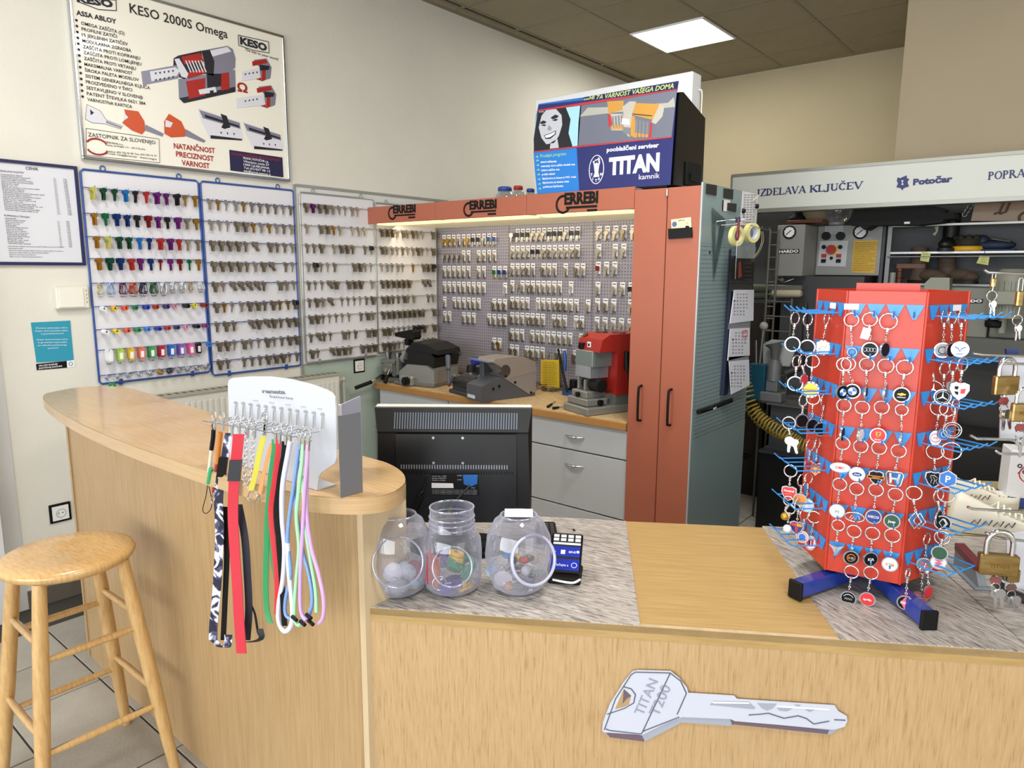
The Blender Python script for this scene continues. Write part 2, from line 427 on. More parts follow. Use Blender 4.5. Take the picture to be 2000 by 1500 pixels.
pan = MB()
pp = [(-3.086, .978), (-2.865, .966), (-2.385, .962), (-2.078, .958), (-1.7, .958), (-1.45, .966), (-1.285, .984)]
ps = [tuple(q)[:2] for q in smooth_path([(a, b, 0) for a, b in pp], 4)]
pan.prism(ps+[(x, y+.02) for x, y in ps[::-1]], 0, 1.063, sm=True)
pan.build('front_panel', M_wood, bar, world=True)
MB().box((-1.283, .985, .0), (-1.262, 1.12, 1.063)).build('end_panel', mat('#cdb794', .4, var=.08, vs=8, aniso=(8, 8, .5)), bar, world=True)
MB().box((-3.10, .975, 0), (-3.083, 1.17, 1.063)).build('end_panel', M_wood, bar, world=True)
MB().cyl((-3.205, 1.0, 1.045), (-3.205, 1.0, 1.06), .012).build('rubber_buffer', M_black, bar, world=True)

# ================================================================== LOW COUNTER
A = Vector((-1.279, .989, 0)); ud = Vector((.846, .5332, 0)).normalized(); nd = Vector((-ud.y, ud.x, 0))
CF = axes((A.x, A.y, 0), ud, nd, (0, 0, 1))     # local x along the front edge, y to the back
lc = root('service_counter', 'low oak service counter with grey wood laminate sheets on top', 'counter', CF)
ends = [CF.inverted() @ Vector(p) for p in ((-1.75, 1.0, 0), (-1.75, 1.5, 0), (-1.354, 1.748, 0))]
poly = [(0, 0), (2.6, 0), (2.6, .70)] + [(.575, .682)] + [(ends[2].x, ends[2].y), (ends[1].x, ends[1].y), (ends[0].x, ends[0].y)]
MB().prism(poly, .765, .798).build('counter_top', ramp_mat([(0, '#a08352'), (.5, '#ae905c'), (1, '#b89a67')], 6, (1, 24, 10), .4, .03, .05), lc)
MB().box((.003, .012, 0), (2.6, .03, .764)).build('front_panel', M_woodf, lc)
MB().box((.003, .0, .782), (2.6, .012, .7985)).build('edge_band', mat('#bfa988', .5, var=.25, vs=25, bump=.3), lc)
MB().box((.003, .001, .0), (2.6, .012, .782)).build('front_board', M_woodf, lc)
M_lam = ramp_mat([(0, '#5c5550'), (.28, '#8c8580'), (.6, '#aca6a0'), (1, '#c4beb8')], 7, (3, 26, 5), .45, .1, 0, 8, rot=(0, 0, R(22)), dist=1.0, lo=.33, hi=.66)
M_lam2 = ramp_mat([(0, '#5c5550'), (.28, '#8c8580'), (.6, '#aca6a0'), (1, '#c4beb8')], 7, (3, 26, 5), .45, .1, 0, 8, rot=(0, 0, R(62)), dist=1.0, lo=.33, hi=.66)
def loc(px, py, z=.8): q = CF.inverted() @ onz(px, py, z); return (q.x, q.y)
a, b = loc(1250, 1217), loc(1222, 1018)
MB().prism([(.004, .002), (a[0], .002), (b[0], .68), (.575, .68), (ends[2].x, ends[2].y), (ends[1].x, ends[1].y), (ends[0].x, ends[0].y)], .798, .8005).build('laminate_sheet', M_lam, lc)
a, b, d, e = loc(1640, 1248), loc(1490, 1030), loc(1870, 1140), loc(2000, 1255)
k = (e[1]-.002)/(d[1]-e[1]); x2 = e[0]-(d[0]-e[0])*k
f_ = (.695-d[1])/(e[1]-d[1]); x3 = d[0]+(e[0]-d[0])*f_
MB().prism([(a[0], .002), (x2-.003, .002), (x3-.003, .695), (b[0], .695)], .798, .8005).build('laminate_sheet', M_lam2, lc)
MB().prism([(x2, .002), (2.6, .002), (2.6, .695), (x3, .695)], .798, .8005).build('laminate_sheet', M_lam, lc)

# printed metal key on the front of the low counter
kf = lambda px, py: CF.inverted() @ onp(px, py, A, nd)
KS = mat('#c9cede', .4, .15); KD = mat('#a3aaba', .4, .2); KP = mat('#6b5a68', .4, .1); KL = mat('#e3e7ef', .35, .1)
def kpoly(pts, y0, y1, mb):
    q = [kf(*p) for p in pts]
    mb.prism([(p.x, p.z) for p in q], 0, abs(y1-y0), axes((0, y0, 0), (1, 0, 0), (0, 0, 1), (0, -1, 0)))
    return mb
kr = root('key_sign', 'large silver key shaped plate fixed on the front of the low counter', 'sign', CF @ T(1.0, 0, .5))
CX = lambda pts: [(1150+x*.275, 1270+y*.275) for x, y in pts]
def kb(name, pts, y1, m_, y0=.001):
    return kpoly(CX(pts), y0, y1, MB()).build(name, m_, kr, world=False)
# geometry is authored in the counter frame: shift it into the sign's own frame
def kb(name, lst, y0, y1, m_):
    mb = MB(T(-1.0, 0, -.5))
    for pts in lst: kpoly(CX(pts), y0, y1, mb)
    return mb.build(name, m_, kr)
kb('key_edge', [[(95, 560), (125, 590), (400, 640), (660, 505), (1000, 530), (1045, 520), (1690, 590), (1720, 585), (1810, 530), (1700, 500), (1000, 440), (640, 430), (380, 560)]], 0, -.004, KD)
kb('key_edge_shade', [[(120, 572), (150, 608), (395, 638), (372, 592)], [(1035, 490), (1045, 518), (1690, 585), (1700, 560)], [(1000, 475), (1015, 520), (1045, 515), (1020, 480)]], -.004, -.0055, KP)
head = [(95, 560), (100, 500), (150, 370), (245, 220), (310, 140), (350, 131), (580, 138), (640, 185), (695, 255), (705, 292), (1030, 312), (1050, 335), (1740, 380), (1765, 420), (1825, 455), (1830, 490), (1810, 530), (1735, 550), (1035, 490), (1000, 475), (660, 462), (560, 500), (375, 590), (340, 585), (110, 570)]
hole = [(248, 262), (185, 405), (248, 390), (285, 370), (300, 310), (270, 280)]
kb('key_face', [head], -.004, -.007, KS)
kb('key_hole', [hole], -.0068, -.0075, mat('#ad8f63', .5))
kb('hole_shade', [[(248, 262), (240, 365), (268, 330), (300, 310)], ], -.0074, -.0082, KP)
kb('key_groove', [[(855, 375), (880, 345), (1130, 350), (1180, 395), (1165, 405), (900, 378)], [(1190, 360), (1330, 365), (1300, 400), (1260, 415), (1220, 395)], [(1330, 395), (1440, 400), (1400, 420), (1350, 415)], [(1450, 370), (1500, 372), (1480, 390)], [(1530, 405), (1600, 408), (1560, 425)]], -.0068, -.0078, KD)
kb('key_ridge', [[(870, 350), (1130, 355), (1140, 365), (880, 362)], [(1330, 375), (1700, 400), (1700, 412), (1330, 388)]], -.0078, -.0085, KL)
def kline(mb, pts, w=.0035):
    q = [kf(*p) for p in CX(pts)]
    for a_, b_ in zip(q, q[1:]):
        mb.cyl((a_.x-1.0, -.0078, a_.z-.5), (b_.x-1.0, -.0078, b_.z-.5), w*.35, n=5)
kg = MB()
for l in ([(1130, 445), (1200, 440), (1270, 432), (1380, 468), (1480, 450), (1540, 470), (1590, 508), (1700, 488)], [(1735, 478), (1815, 482)], [(120, 545), (150, 555), (370, 580), (385, 560), (640, 460)], [(245, 245), (300, 260), (330, 300), (318, 360), (250, 400), (130, 440)], [(330, 142), (575, 148), (650, 205), (690, 292), (625, 440)], [(575, 150), (375, 575)], [(110, 550), (190, 330), (300, 160), (330, 142)]): kline(kg, l)
kg.build('engraved_line', mat('#5d6274', .4, .5), kr)
tx = MB()
q0 = kf(*CX([(345, 450)])[0]); q1 = kf(*CX([(440, 235)])[0]); dr_ = (q1-q0).normalized()
upd = Vector((-dr_.z, 0, dr_.x))
if upd.x > 0: upd = -upd
TM = axes((q0.x-1.0+.012, -.0076, q0.z-.5), (dr_.x, 0, dr_.z), (upd.x, 0, upd.z), (0, -1, 0))
tx.text('TITAN', TM, .032, sx=1.05)
q2 = kf(*CX([(490, 460)])[0]); TM.translation = Vector((q2.x-1.0, -.0076, q2.z-.5)); tx.text('T200', TM, .034, sx=1.15)
tx.build('embossed_lettering', mat('#9a9fb2', .4, .2), kr)
# ================================================================== HELPERS FOR FLAT PRINT
class Face:
    """a flat face in the place: fr = frame (x right, y up, z out); q() gives the point of the face seen at a photo pixel"""
    def __init__(s, fr): s.fr = fr; s.inv = fr.inverted(); s.o = fr.translation; s.n = fr.to_3x3() @ Vector((0, 0, 1))
    def q(s, px, py): v = s.inv @ onp(px, py, s.o, s.n); return (v.x, v.y)
    def rel(s, fr2): s.M = fr2.inverted() @ s.fr; return s      # children of a root whose frame is fr2
def poly(mb, F, pts, z=0, th=.0008): return mb.prism([F.q(*p) for p in pts], z, z+th, F.M)
def quadp(x0, y0, x1, y1): return [(x0, y0), (x1, y0), (x1, y1), (x0, y1)]
def tfit(mb, F, txt, a, b, hp, z=.001, off=0, shear=0, ext=.0002):
    """text whose baseline runs from pixel a to pixel b, capital height hp pixels"""
    p = Vector(F.q(*a)); q = Vector(F.q(*b)); t = Vector(F.q(a[0], a[1]-hp))
    w = (q-p).length; h = abs((t-p).y); ang = math.atan2(q.y-p.y, q.x-p.x)
    t0 = MB(); t0.text(txt, I4, h/.72, off=off, ext=ext, shear=shear)
    xs = [v[0] for v in t0.v]
    if not xs: return mb
    k = w/max(1e-6, max(xs)-min(xs)); M = F.M @ T(p.x, p.y, z) @ Matrix.Rotation(ang, 4, 'Z') @ SC(k, 1, 1) @ T(-min(xs), 0, 0)
    return mb.add(t0.v, t0.f, False, M)
ORD = ['first', 'second', 'third', 'fourth', 'fifth', 'sixth', 'seventh', 'eighth', 'ninth', 'tenth', 'eleventh', 'twelfth', 'thirteenth', 'fourteenth']

# ================================================================== KESO POSTER
F_ = Face(wallx(XL+.020, 0, 0)); 
def C1(*l): return [(x*.3, y*.3) for x, y in l]
ps = root('lock_poster', 'large framed white lock cylinder poster with red and black lettering, high on left wall', 'poster', T(XL, 1.9, 2.11))
F_.rel(ps.matrix_world)
M_pp = mat('#efece0', .35, coat=.3)
MB().box((XL+.004, 1.36, 2.106), (XL+.019, 2.452, 2.895)).build('poster_panel', M_pp, ps, world=True)
f = MB()
for a, b in (((1.352, 2.098), (2.460, 2.112)), ((1.352, 2.889), (2.460, 2.903)), ((1.352, 2.112), (1.366, 2.889)), ((2.446, 2.112), (2.460, 2.889))):
    f.box((XL, a[0], a[1]), (XL+.028, b[0], b[1]), bev=.003)
f.build('frame', M_steel, ps, world=True)
k = MB(); k.i = 0
tfit(k, F_, 'KESO 2000S Omega', *C1((845, 82), (1482, 250)), 19, off=.01)
b_ = ['OMEGA ZAŠČITA (Ω)', 'PROFILNI ZATIČI', '15 JEKLENIH ZATIČEV', 'MODULARNA ZGRADBA', 'ZAŠČITA PROTI KOPIRANJU', 'ZAŠČITA PROTI LOMLJENJU', 'ZAŠČITA PROTI VRTANJU', 'MAKSIMALNA VARNOST', 'ŠIROKA PALETA MODELOV', 'SISTEM GENERALNEGA KLJUČA', 'PROIZVEDENO V ŠVICI', 'SESTAVLJENO V SLOVENIJI', 'PATENT ŠTEVILKA 0621 384', 'VARNOSTNA KARTICA']
ee = [(810, 228), (762, 248), (832, 298), (855, 340), (913, 390), (921, 428), (885, 458), (863, 488), (904, 530), (977, 583), (860, 596), (928, 645), (947, 685), (860, 705)]
k.i = 1
for i, (t_, e_) in enumerate(zip(b_, ee)):
    x = 528+i*3.1; y = 160+i*38.2
    tfit(k, F_, t_, (x*.3, y*.3), (e_[0]*.3, e_[1]*.3), 6.6, off=.008)
    c_ = F_.q((x-31-i*.0)*.3, (y-28)*.3); k.cyl((c_[0], c_[1], .001), (c_[0], c_[1], .0015), .006, n=8, M=F_.M)
tfit(k, F_, 'ASSA ABLOY', *C1((497, 96), (758, 156)), 9.5, off=.03)
tfit(k, F_, 'KESO', *C1((1563, 285), (1738, 333)), 14, off=.05); tfit(k, F_, 'KESO', *C1((500, 10), (738, 50)), 14, off=.05)
tfit(k, F_, 'The key to your world.', *C1((1595, 330), (1812, 395)), 5.5, shear=.3)
tfit(k, F_, 'ZASTOPNIK ZA SLOVENIJO', *C1((574, 888), (1012, 940)), 8)
for t_, a, b in (('DRMA-RANG d.o.o.', (685, 930), (805, 948)), ('Cesta na Roglo 11i - 3214 Zreče', (687, 948), (945, 978)), ('Telefon: (03) 752 02 00  Fax: (03) 752 12 10', (690, 990), (1018, 1020)), ('E-mail: rang@siol.net   www.rang.si', (692, 1003), (1018, 1042))):
    tfit(k, F_, t_, *C1(a, b), 3.6)
for pts in ([(1550, 228), (1748, 272), (1752, 345), (1650, 328), (1553, 295)], [(500, -10), (755, 0), (757, 70), (640, 62), (505, 10)]):
    q = [F_.q(*p) for p in C1(*pts)]
    for a, b in zip(q, q[1:]+q[:1]): k.cyl((*a, .001), (*b, .001), .0018, n=4, M=F_.M)
q = [F_.q(*p) for p in C1((560, 835), (1035, 905), (1040, 1060), (560, 1010))]
for a, b in zip(q, q[1:]+q[:1]): k.cyl((*a, .001), (*b, .001), .0010, n=4, M=F_.M)
k.i = 2
for t_, a, b in (('NATANČNOST', (1132, 965), (1400, 998)), ('PRECIZNOST', (1146, 1018), (1392, 1050)), ('VARNOST', (1183, 1075), (1365, 1097))): tfit(k, F_, t_, *C1(a, b), 10.5, off=.02)
tfit(k, F_, 'Ω', *C1((1546, 592), (1612, 605)), 17, off=.03)
k.i = 3; poly(k, F_, C1((1492, 975), (1838, 1025), (1845, 1155), (1500, 1110)), .0003)
k.i = 4
for i, t_ in enumerate(['FRANC POTOČAR s.p.', 'Viharjeva cesta 27', '1000 LJUBLJANA', 'Tel.:01/437 98 13', 'info@servis-potocar.si']):
    tfit(k, F_, t_, *C1((1583+i, 1035+i*21), (1748+i*3, 1060+i*21)), 4.4, z=.0014, off=.01)
k.i = 2; tfit(k, F_, 'POOBLAŠČENI PRODAJALEC', *C1((1508, 1008), (1825, 1050)), 5, z=.0014)
for s_ in (1, -1):
    k.i = 2; cc = F_.q(632*.3, 955*.3)
    k.tube([(cc[0]+.045*math.cos(R(a)), cc[1]+s_*.030*abs(math.sin(R(a)))+s_*.006, .0012) for a in range(20, 161, 20)], .004, 5, M=F_.M)
k.build('poster_lettering', [mat('#26231f', .6), mat('#242433', .6), mat('#a01f1c', .5), mat('#1f1c46', .5), mat('#e9e9ee', .5)], ps)
# printed pictures of lock cylinders and keys
g = MB()
def gp(i, z, *pts): g.i = i; poly(g, F_, C1(*pts), z, .0004)
# big cut-away cylinder: 0 dark, 1 red, 2 steel, 3 light, 4 orange
gp(0, .0004, (1130, 380), (1160, 362), (1310, 330), (1330, 470), (1200, 515), (1160, 500), (1128, 430))
gp(2, .0008, (1310, 330), (1480, 298), (1515, 320), (1533, 380), (1530, 440), (1500, 470), (1350, 500))
gp(3, .0010, (1345, 335), (1480, 305), (1505, 335), (1360, 375))
gp(0, .0012, (1310, 332), (1365, 325), (1395, 400), (1390, 495), (1335, 480), (1330, 400))
gp(1, .0012, (1180, 370), (1300, 345), (1330, 400), (1200, 420)); gp(1, .0012, (1190, 480), (1330, 445), (1335, 480), (1230, 512))
for i in range(6): gp(3, .0016, (1205+i*20, 395), (1212+i*20, 393), (1245+i*20, 470), (1238+i*20, 473))
gp(3, .0014, (1135, 385), (1165, 380), (1225, 480), (1215, 510), (1180, 500))
gp(2, .0004, (1160, 515), (1530, 455), (1535, 595), (1195, 672), (1165, 640))
gp(0, .0008, (1165, 640), (1530, 565), (1532, 598), (1198, 672))
gp(1, .0010, (1210, 530), (1335, 508), (1335, 620), (1230, 645)); gp(1, .0010, (1430, 480), (1490, 470), (1495, 580), (1440, 590)); gp(0, .0012, (1345, 480), (1440, 480), (1440, 560), (1350, 580))
gp(3, .0016, (1290, 585), (1400, 565), (1410, 600), (1300, 615)); gp(0, .0018, (1365, 590), (1390, 588), (1388, 612), (1366, 614))
gp(2, .0006, (918, 465), (1145, 425), (1180, 450), (1160, 510), (930, 555)); gp(3, .0009, (975, 465), (1140, 438), (1170, 460), (1150, 495), (985, 530))
for i in range(5): gp(0, .0012, (1005+i*28, 475-i*4), (1020+i*28, 470-i*4), (1015+i*28, 488-i*4)); gp(0, .0012, (1005+i*28, 520-i*5), (1022+i*28, 512-i*5), (1015+i*28, 530-i*5))
for dx, dy in ((0, 0), (30, 175)):
    gp(2, .0004, (1650+dx, 390+dy), (1735+dx, 380+dy), (1768+dx, 440+dy), (1760+dx, 510+dy), (1700+dx, 530+dy), (1690+dx, 440+dy))
    gp(1, .0008, (1640+dx, 400+dy), (1730+dx, 385+dy), (1740+dx, 410+dy), (1645+dx, 430+dy)); gp(1, .0008, (1705+dx, 460+dy), (1730+dx, 455+dy), (1728+dx, 520+dy), (1704+dx, 530+dy)); gp(1, .001, (1665+dx, 515+dy), (1700+dx, 505+dy), (1700+dx, 525+dy))
    gp(0, .001, (1688+dx, 420+dy), (1755+dx, 430+dy), (1750+dx, 455+dy), (1695+dx, 460+dy))
    gp(3, .0012, (1575+dx*-1.2, 465+dy), (1690+dx, 440+dy), (1685+dx, 510+dy), (1577+dx*-1.2, 528+dy))
    for i in range(4): gp(0, .0014, (1590+i*25, 480-i*4+dy), (1604+i*25, 477-i*4+dy), (1598+i*25, 492-i*4+dy))
for dx, dy, s in ((0, 0, 1), (292, 88, .9)):
    t = lambda *l: [(1290+dx+(x-1290)*s, 705+dy+(y-705)*s) for x, y in l]
    gp(3, .0004, *t((1290, 705), (1555, 795), (1575, 860), (1580, 910), (1365, 900), (1310, 790)))
    gp(2, .0007, *t((1295, 715), (1560, 800), (1565, 840), (1320, 770))); gp(0, .001, *t((1330, 745), (1555, 818), (1560, 832), (1335, 765)))
    gp(0, .0012, *t((1435, 740), (1475, 755), (1500, 830), (1460, 840), (1440, 830), (1455, 800))); gp(0, .001, *t((1370, 880), (1575, 905), (1575, 915), (1370, 902)))
    for i in range(3): gp(0, .0012, *t((1432+i*42, 858+i*4), (1444+i*42, 860+i*4), (1440+i*42, 875+i*4)))
gp(3, .0004, (565, 680), (650, 720), (690, 780), (795, 820), (785, 840), (680, 805), (600, 800), (555, 775)); gp(2, .0007, (690, 785), (790, 825), (785, 835), (690, 800)); gp(0, .001, (585, 712), (612, 735), (590, 750))
q = [F_.q(*p) for p in C1((565, 680), (650, 720), (690, 780), (795, 820), (785, 840), (680, 805), (600, 800), (555, 775))]
g.i = 0
for a, b in zip(q, q[1:]+q[:1]): g.cyl((*a, .001), (*b, .001), .0008, n=4, M=F_.M)
gp(4, .0004, (808, 712), (900, 725), (940, 790), (945, 850), (925, 875), (860, 850), (795, 800), (822, 765)); gp(2, .0004, (945, 810), (1065, 870), (1058, 890), (945, 850)); gp(3, .0008, (808, 735), (835, 765), (805, 785))
gp(4, .0004, (1100, 740), (1180, 790), (1208, 850), (1205, 890), (1115, 895), (1070, 870), (1068, 790)); gp(2, .0004, (1208, 840), (1338, 915), (1330, 930), (1205, 885)); gp(3, .0008, (1078, 780), (1125, 800), (1110, 830), (1075, 825))
g.build('poster_picture', [mat('#1f1d2a', .4), mat('#a8201a', .4), mat('#8c8ca0', .35, .3), mat('#dcdce6', .35), mat('#c9522a', .4)], ps)

# ================================================================== PRICE LIST, TEAL NOTICE, SWITCH BOX, SOCKETS
pl = root('price_list', 'price list sheet in a dark blue frame on the far left wall', 'notice', T(XL, 1.16, 1.61))
F_ = Face(wallx(XL+.008, 0, 0)).rel(pl.matrix_world)
MB().box((XL, .86, 1.618), (XL+.007, 1.322, 2.055)).build('sheet', mat('#d4d6de', .5), pl, world=True)
f = MB()
for a, b in (((.85, 1.606), (1.33, 1.620)), ((.85, 2.048), (1.33, 2.062)), ((1.316, 1.62), (1.33, 2.048)), ((.85, 1.62), (.864, 2.048))): f.box((XL, a[0], a[1]), (XL+.014, b[0], b[1]))
f.build('frame', mat('#20234f', .4), pl, world=True)
k = MB()
tfit(k, F_, 'CENIK', (50, 331), (75, 333), 6)
tfit(k, F_, 'IZDELAVA KLJUČEV', (0, 335), (47, 339), 3.2); tfit(k, F_, 'POPRAVILO ČEVLJEV', (8, 422), (58, 426), 3.2)
wd = ['Cilindrični ključ', 'Cilindrični ključ domači', 'Cilindrični ključ uvoženi', 'Varnostni ključ', 'Ključ za avto brez čipa', 'Ključ za avto s čipom', 'Ključ za sef', 'Ključ za omarico', 'Kodiranje ključa']
random.seed(3)
for i in range(21):
    x = 1+i*.42; y = 341.5+i*3.45; L = random.uniform(30, 82)
    tfit(k, F_, wd[i % 9]+(' '+wd[(i*3) % 9] if L > 55 else ''), (x, y), (x+L, y+L*.075), 2.3)
    y2 = y+8; tfit(k, F_, 'kom', (104+i*.42, y2), (109+i*.42, y2+.3), 1.8); tfit(k, F_, '%d,00' % (4+i), (123+i*.5, y2+1.5), (130+i*.5, y2+2), 2)
for i in range(15):
    x = 9.5+i*.45; y = 427+i*3.5; L = random.uniform(20, 46)
    tfit(k, F_, wd[(i*2) % 9], (x, y), (x+L, y+L*.04), 2.3)
    tfit(k, F_, 'par', (112+i*.42, y+6.2), (116+i*.42, y+6.4), 1.8); tfit(k, F_, '%d,00' % (6+i), (129+i*.4, y+6.6), (135+i*.4, y+6.9), 2)
for i, L in enumerate((110, 30, 108, 80, 55, 68)): tfit(k, F_, (wd[i]+' '+wd[(i+3) % 9]+' '+wd[(i+5) % 9])[:int(L*.6)], (15+i*.8, 482+i*4), (15+L, 482+i*4+L*.012), 2)
k.build('lettering', M_ink, pl)
tn = root('teal_notice', 'teal paper notice with white text and black footer taped on the left wall', 'notice', T(XL, 1.16, 1.12))
F_ = Face(wallx(XL+.001, 0, 0)).rel(tn.matrix_world)
k = MB(); poly(k, F_, [(60, 630), (137, 626), (144, 704), (71, 708)], 0, .0012); k.build('sheet', mat('#2b93ae', .5), tn)
k = MB(); poly(k, F_, [(70, 711), (130, 705), (131, 718), (72, 723)], 0, .0016); k.i = 1; poly(k, F_, [(130, 705), (145, 703), (146, 716), (131, 718)], 0, .0014)
cc = F_.q(138, 710.5); k.i = 2; k.ring((cc[0], cc[1], .002), .008, .0015, 12, 4, F_.M); k.build('footer', [M_black, M_paper, mat('#1f7f95', .5)], tn)
k = MB()
for i, (t_, xa, xb) in enumerate((('Prosimo zahtevajte račun', 70, 132), ('Kupec mora prevzeti račun', 69, 132), ('ni ga predložiti kontroli', 80, 124), ('', 0, 0), ('Kupec mora prevzeti račun', 72, 132), ('in ga zadržati neposredno', 74, 131), ('po odhodu iz poslovnega', 74, 130), ('prostora', 94, 114))):
    if t_: tfit(k, F_, t_, (xa, 642+i*5.6), (xb, 641+i*5.6), 2.6)
tfit(k, F_, 'VKLOPI RAZUM', (75, 716), (112, 712), 3, z=.0022, off=.02); tfit(k, F_, 'ZAHTEVAJ RAČUN!', (75, 721), (121, 716), 3, z=.0022, off=.02)
k.build('lettering', M_paper, tn)
sb = root('junction_box', 'cream plastic electrical box on the left wall beside the key boards', 'box', T(XL, 1.26, 1.41))
MB().box((XL, 1.186, 1.405), (XL+.03, 1.325, 1.508), bev=.004).build('housing', mat('#dedbcf', .4), sb, world=True)
MB().box((XL+.03, 1.196, 1.412), (XL+.034, 1.30, 1.500), bev=.001).build('cover', mat('#e6e3d8', .35), sb, world=True)
k = MB()
for i in range(4): k.box((XL+.030, 1.312, 1.43+i*.018), (XL+.0315, 1.316, 1.438+i*.018))
k.build('vent_slot', M_grey, sb, world=True)
def socket(y, z, label):
    s = root('wall_socket', label, 'socket', wallx(XL+.0, y, z))
    MB().box((-.046, -.046, 0), (.046, .046, .008), bev=.002).build('bezel', M_black, s)
    MB().box((-.035, -.035, .008), (.035, .035, .011)).build('faceplate', mat('#e4e4e2', .3), s)
    MB().ring((0, 0, .011), .02, .003, 20, 6).build('socket_ring', mat('#c8c8c4', .3), s)
    MB().cyl((-.009, 0, .0105), (-.009, 0, .0118), .0028, n=8).cyl((.009, 0, .0105), (.009, 0, .0118), .0028, n=8).build('contact_hole', M_black, s)
socket(2.935, .958, 'black framed wall socket low on the pale green splash board')
socket(1.12, .43, 'black framed wall socket low on the wall behind the wooden stool')

# ================================================================== KEY BOARDS ON THE LEFT WALL
def board(label, y0, y1, z0, z1, fm, rows, off):
    t = root('key_board', label, 'key board', wallx(XL+off, y0, z0))
    w, h = y1-y0, z1-z0
    MB().box((.004, .004, -.004 if off > .006 else 0), (w-.004, h-.004, .004)).build('panel', mat('#dcdce2', .4, var=.015, vs=6), t)
    f = MB(); rr = .007
    f.tube([(.012, 0, rr), (w-.012, 0, rr), (w, .012, rr), (w, h-.012, rr), (w-.012, h, rr), (.012, h, rr), (0, h-.012, rr), (0, .012, rr)], rr*.75, 8, True)
    for x in (.1, w-.1): f.ring((x, h+.014, .004), .012, .0028, 12, 5)
    for x in (.1, w-.1): f.box((x-.008, -.014, 0), (x+.008, .016, .009))
    f.build('frame', fm, t)
    for z in rows: MB().cyl((-.004, z-z0, .013), (w+.004, z-z0, .013), .0022, n=6).build('rail', fm, t)
    return t
BX = [1.343, 1.920, 2.512, 3.088]; BW = .566
r1 = [onx(160+i*4.2, y, XL).z for i, y in enumerate((366, 416.6, 462, 505, 553, 599, 644, 684, 733))]
r2 = [onx(401, y, XL).z for y in (391, 432, 472, 513, 553, 594, 632, 671, 707)]
r3 = [onx(587, y, XL).z for y in (399, 440, 478, 515, 551, 585, 618, 654, 686)]
M_bfr = mat('#2f4f96', .4); M_gfr = mat('#b4b6b2', .3, .6)
bd1 = board('white key board in a blue frame with rows of coloured keys and key tags', BX[0], BX[0]+BW, 1.03, 2.052, M_bfr, r1, .002)
bd2 = board('white key board in a blue frame filled with plain steel key blanks', BX[1], BX[1]+BW, 1.008, 2.052, M_bfr, r2, .002)
bk = root('backing_board', 'long white backing panel with grey metal trim behind the two grey key boards', 'board', T(XL, 3.1, 1.0))
MB().box((XL+.003, 2.500, 1.012), (XL+.012, 3.64, 2.075)).build('panel', mat('#d3d4d2', .5), bk, world=True)
MB().box((XL+.005, 2.486, .90), (XL+.016, 2.500, 2.088)).box((XL+.005, 2.500, 2.075), (XL+.016, 3.78, 2.092)).box((XL+.005, 3.64, 1.012), (XL+.016, 3.652, 2.075)).build('metal_trim', M_gfr, bk, world=True)
bd3 = board('grey framed key board with steel blanks, left one of the two beside the bench', BX[2]+.004, BX[2]+BW, 1.02, 2.045, M_gfr, r3, .016)
bd4 = board('grey framed key board in the corner beside the perforated panels', BX[3], BX[3]+.552, 1.032, 2.025, M_gfr, r3, .016)

# ---- key blanks
def key_geo(mb, st, L=.052, M=I4, th=.0021):
    r = .0115
    if st == 0: bow = [(r*math.cos(R(a)), -.008+r*math.sin(R(a))) for a in range(-60, 241, 30)]
    elif st == 1: bow = [(-.006, -.019), (-.0115, -.013), (-.0115, -.003), (-.006, .003), (.006, .003), (.0115, -.003), (.0115, -.013), (.006, -.019)]
    elif st == 2: bow = [(-.004, -.02), (-.012, -.012), (-.011, -.004), (-.004, -.001), (0, .004), (.004, -.001), (.011, -.004), (.012, -.012), (.004, -.02)]
    else: bow = [(-.005, -.022), (-.013, -.019), (-.013, .001), (-.009, .004), (.009, .004), (.013, .001), (.013, -.019), (.005, -.022)]
    mb.prism([(x*1.05, y) for x, y in bow], 0, th, M)
    mb.prism([(-.0042, -.017), (-.0042, -L+.004), (-.001, -L), (.003, -L+.003), (.003, -L*.7), (.0042, -L*.66), (.0042, -.017)], th*.12, th*.88, M)
KC = {'steel': mat('#c4beb0', .3, .9), 'dark': mat('#a69d8c', .36, .9), 'brass': mat('#b8923f', .3, .9), 'gold': mat('#c08a2e', .3, .85), 'yel': mat('#d8d27a', .3, .6), 'grn': mat('#1f7a48', .3, .75), 'dgrn': mat('#1d5a40', .3, .75),
      'blu': mat('#2583cf', .3, .7), 'nav': mat('#1c3f86', .3, .75), 'prp': mat('#7b2a86', .3, .7), 'red': mat('#c93b36', .3, .7), 'dred': mat('#8f2628', .3, .75), 'blk': mat('#17151b', .35, .3), 'cop': mat('#a4613a', .3, .9)}
M_card = mat('#dfdfe3', .6); M_ct = mat('#55535c', .7)
PB = {}
def bunch_mesh(n, st, mc, head, L, gap, tilt, seed):
    rd = random.Random(seed); mb = MB()
    for i in range(n):
        a = tilt+rd.uniform(-5, 5)
        M = T(rd.uniform(-.001, .001), 0, .012+gap*i) @ RZ(a)
        mb.i = 0; key_geo(mb, st, L*rd.uniform(.96, 1.03), M)
        if head: mb.i = 1; mb.box((-.0125, -.022, -.0012), (.0125, .005, .0035), M, bev=.001)
    return mb
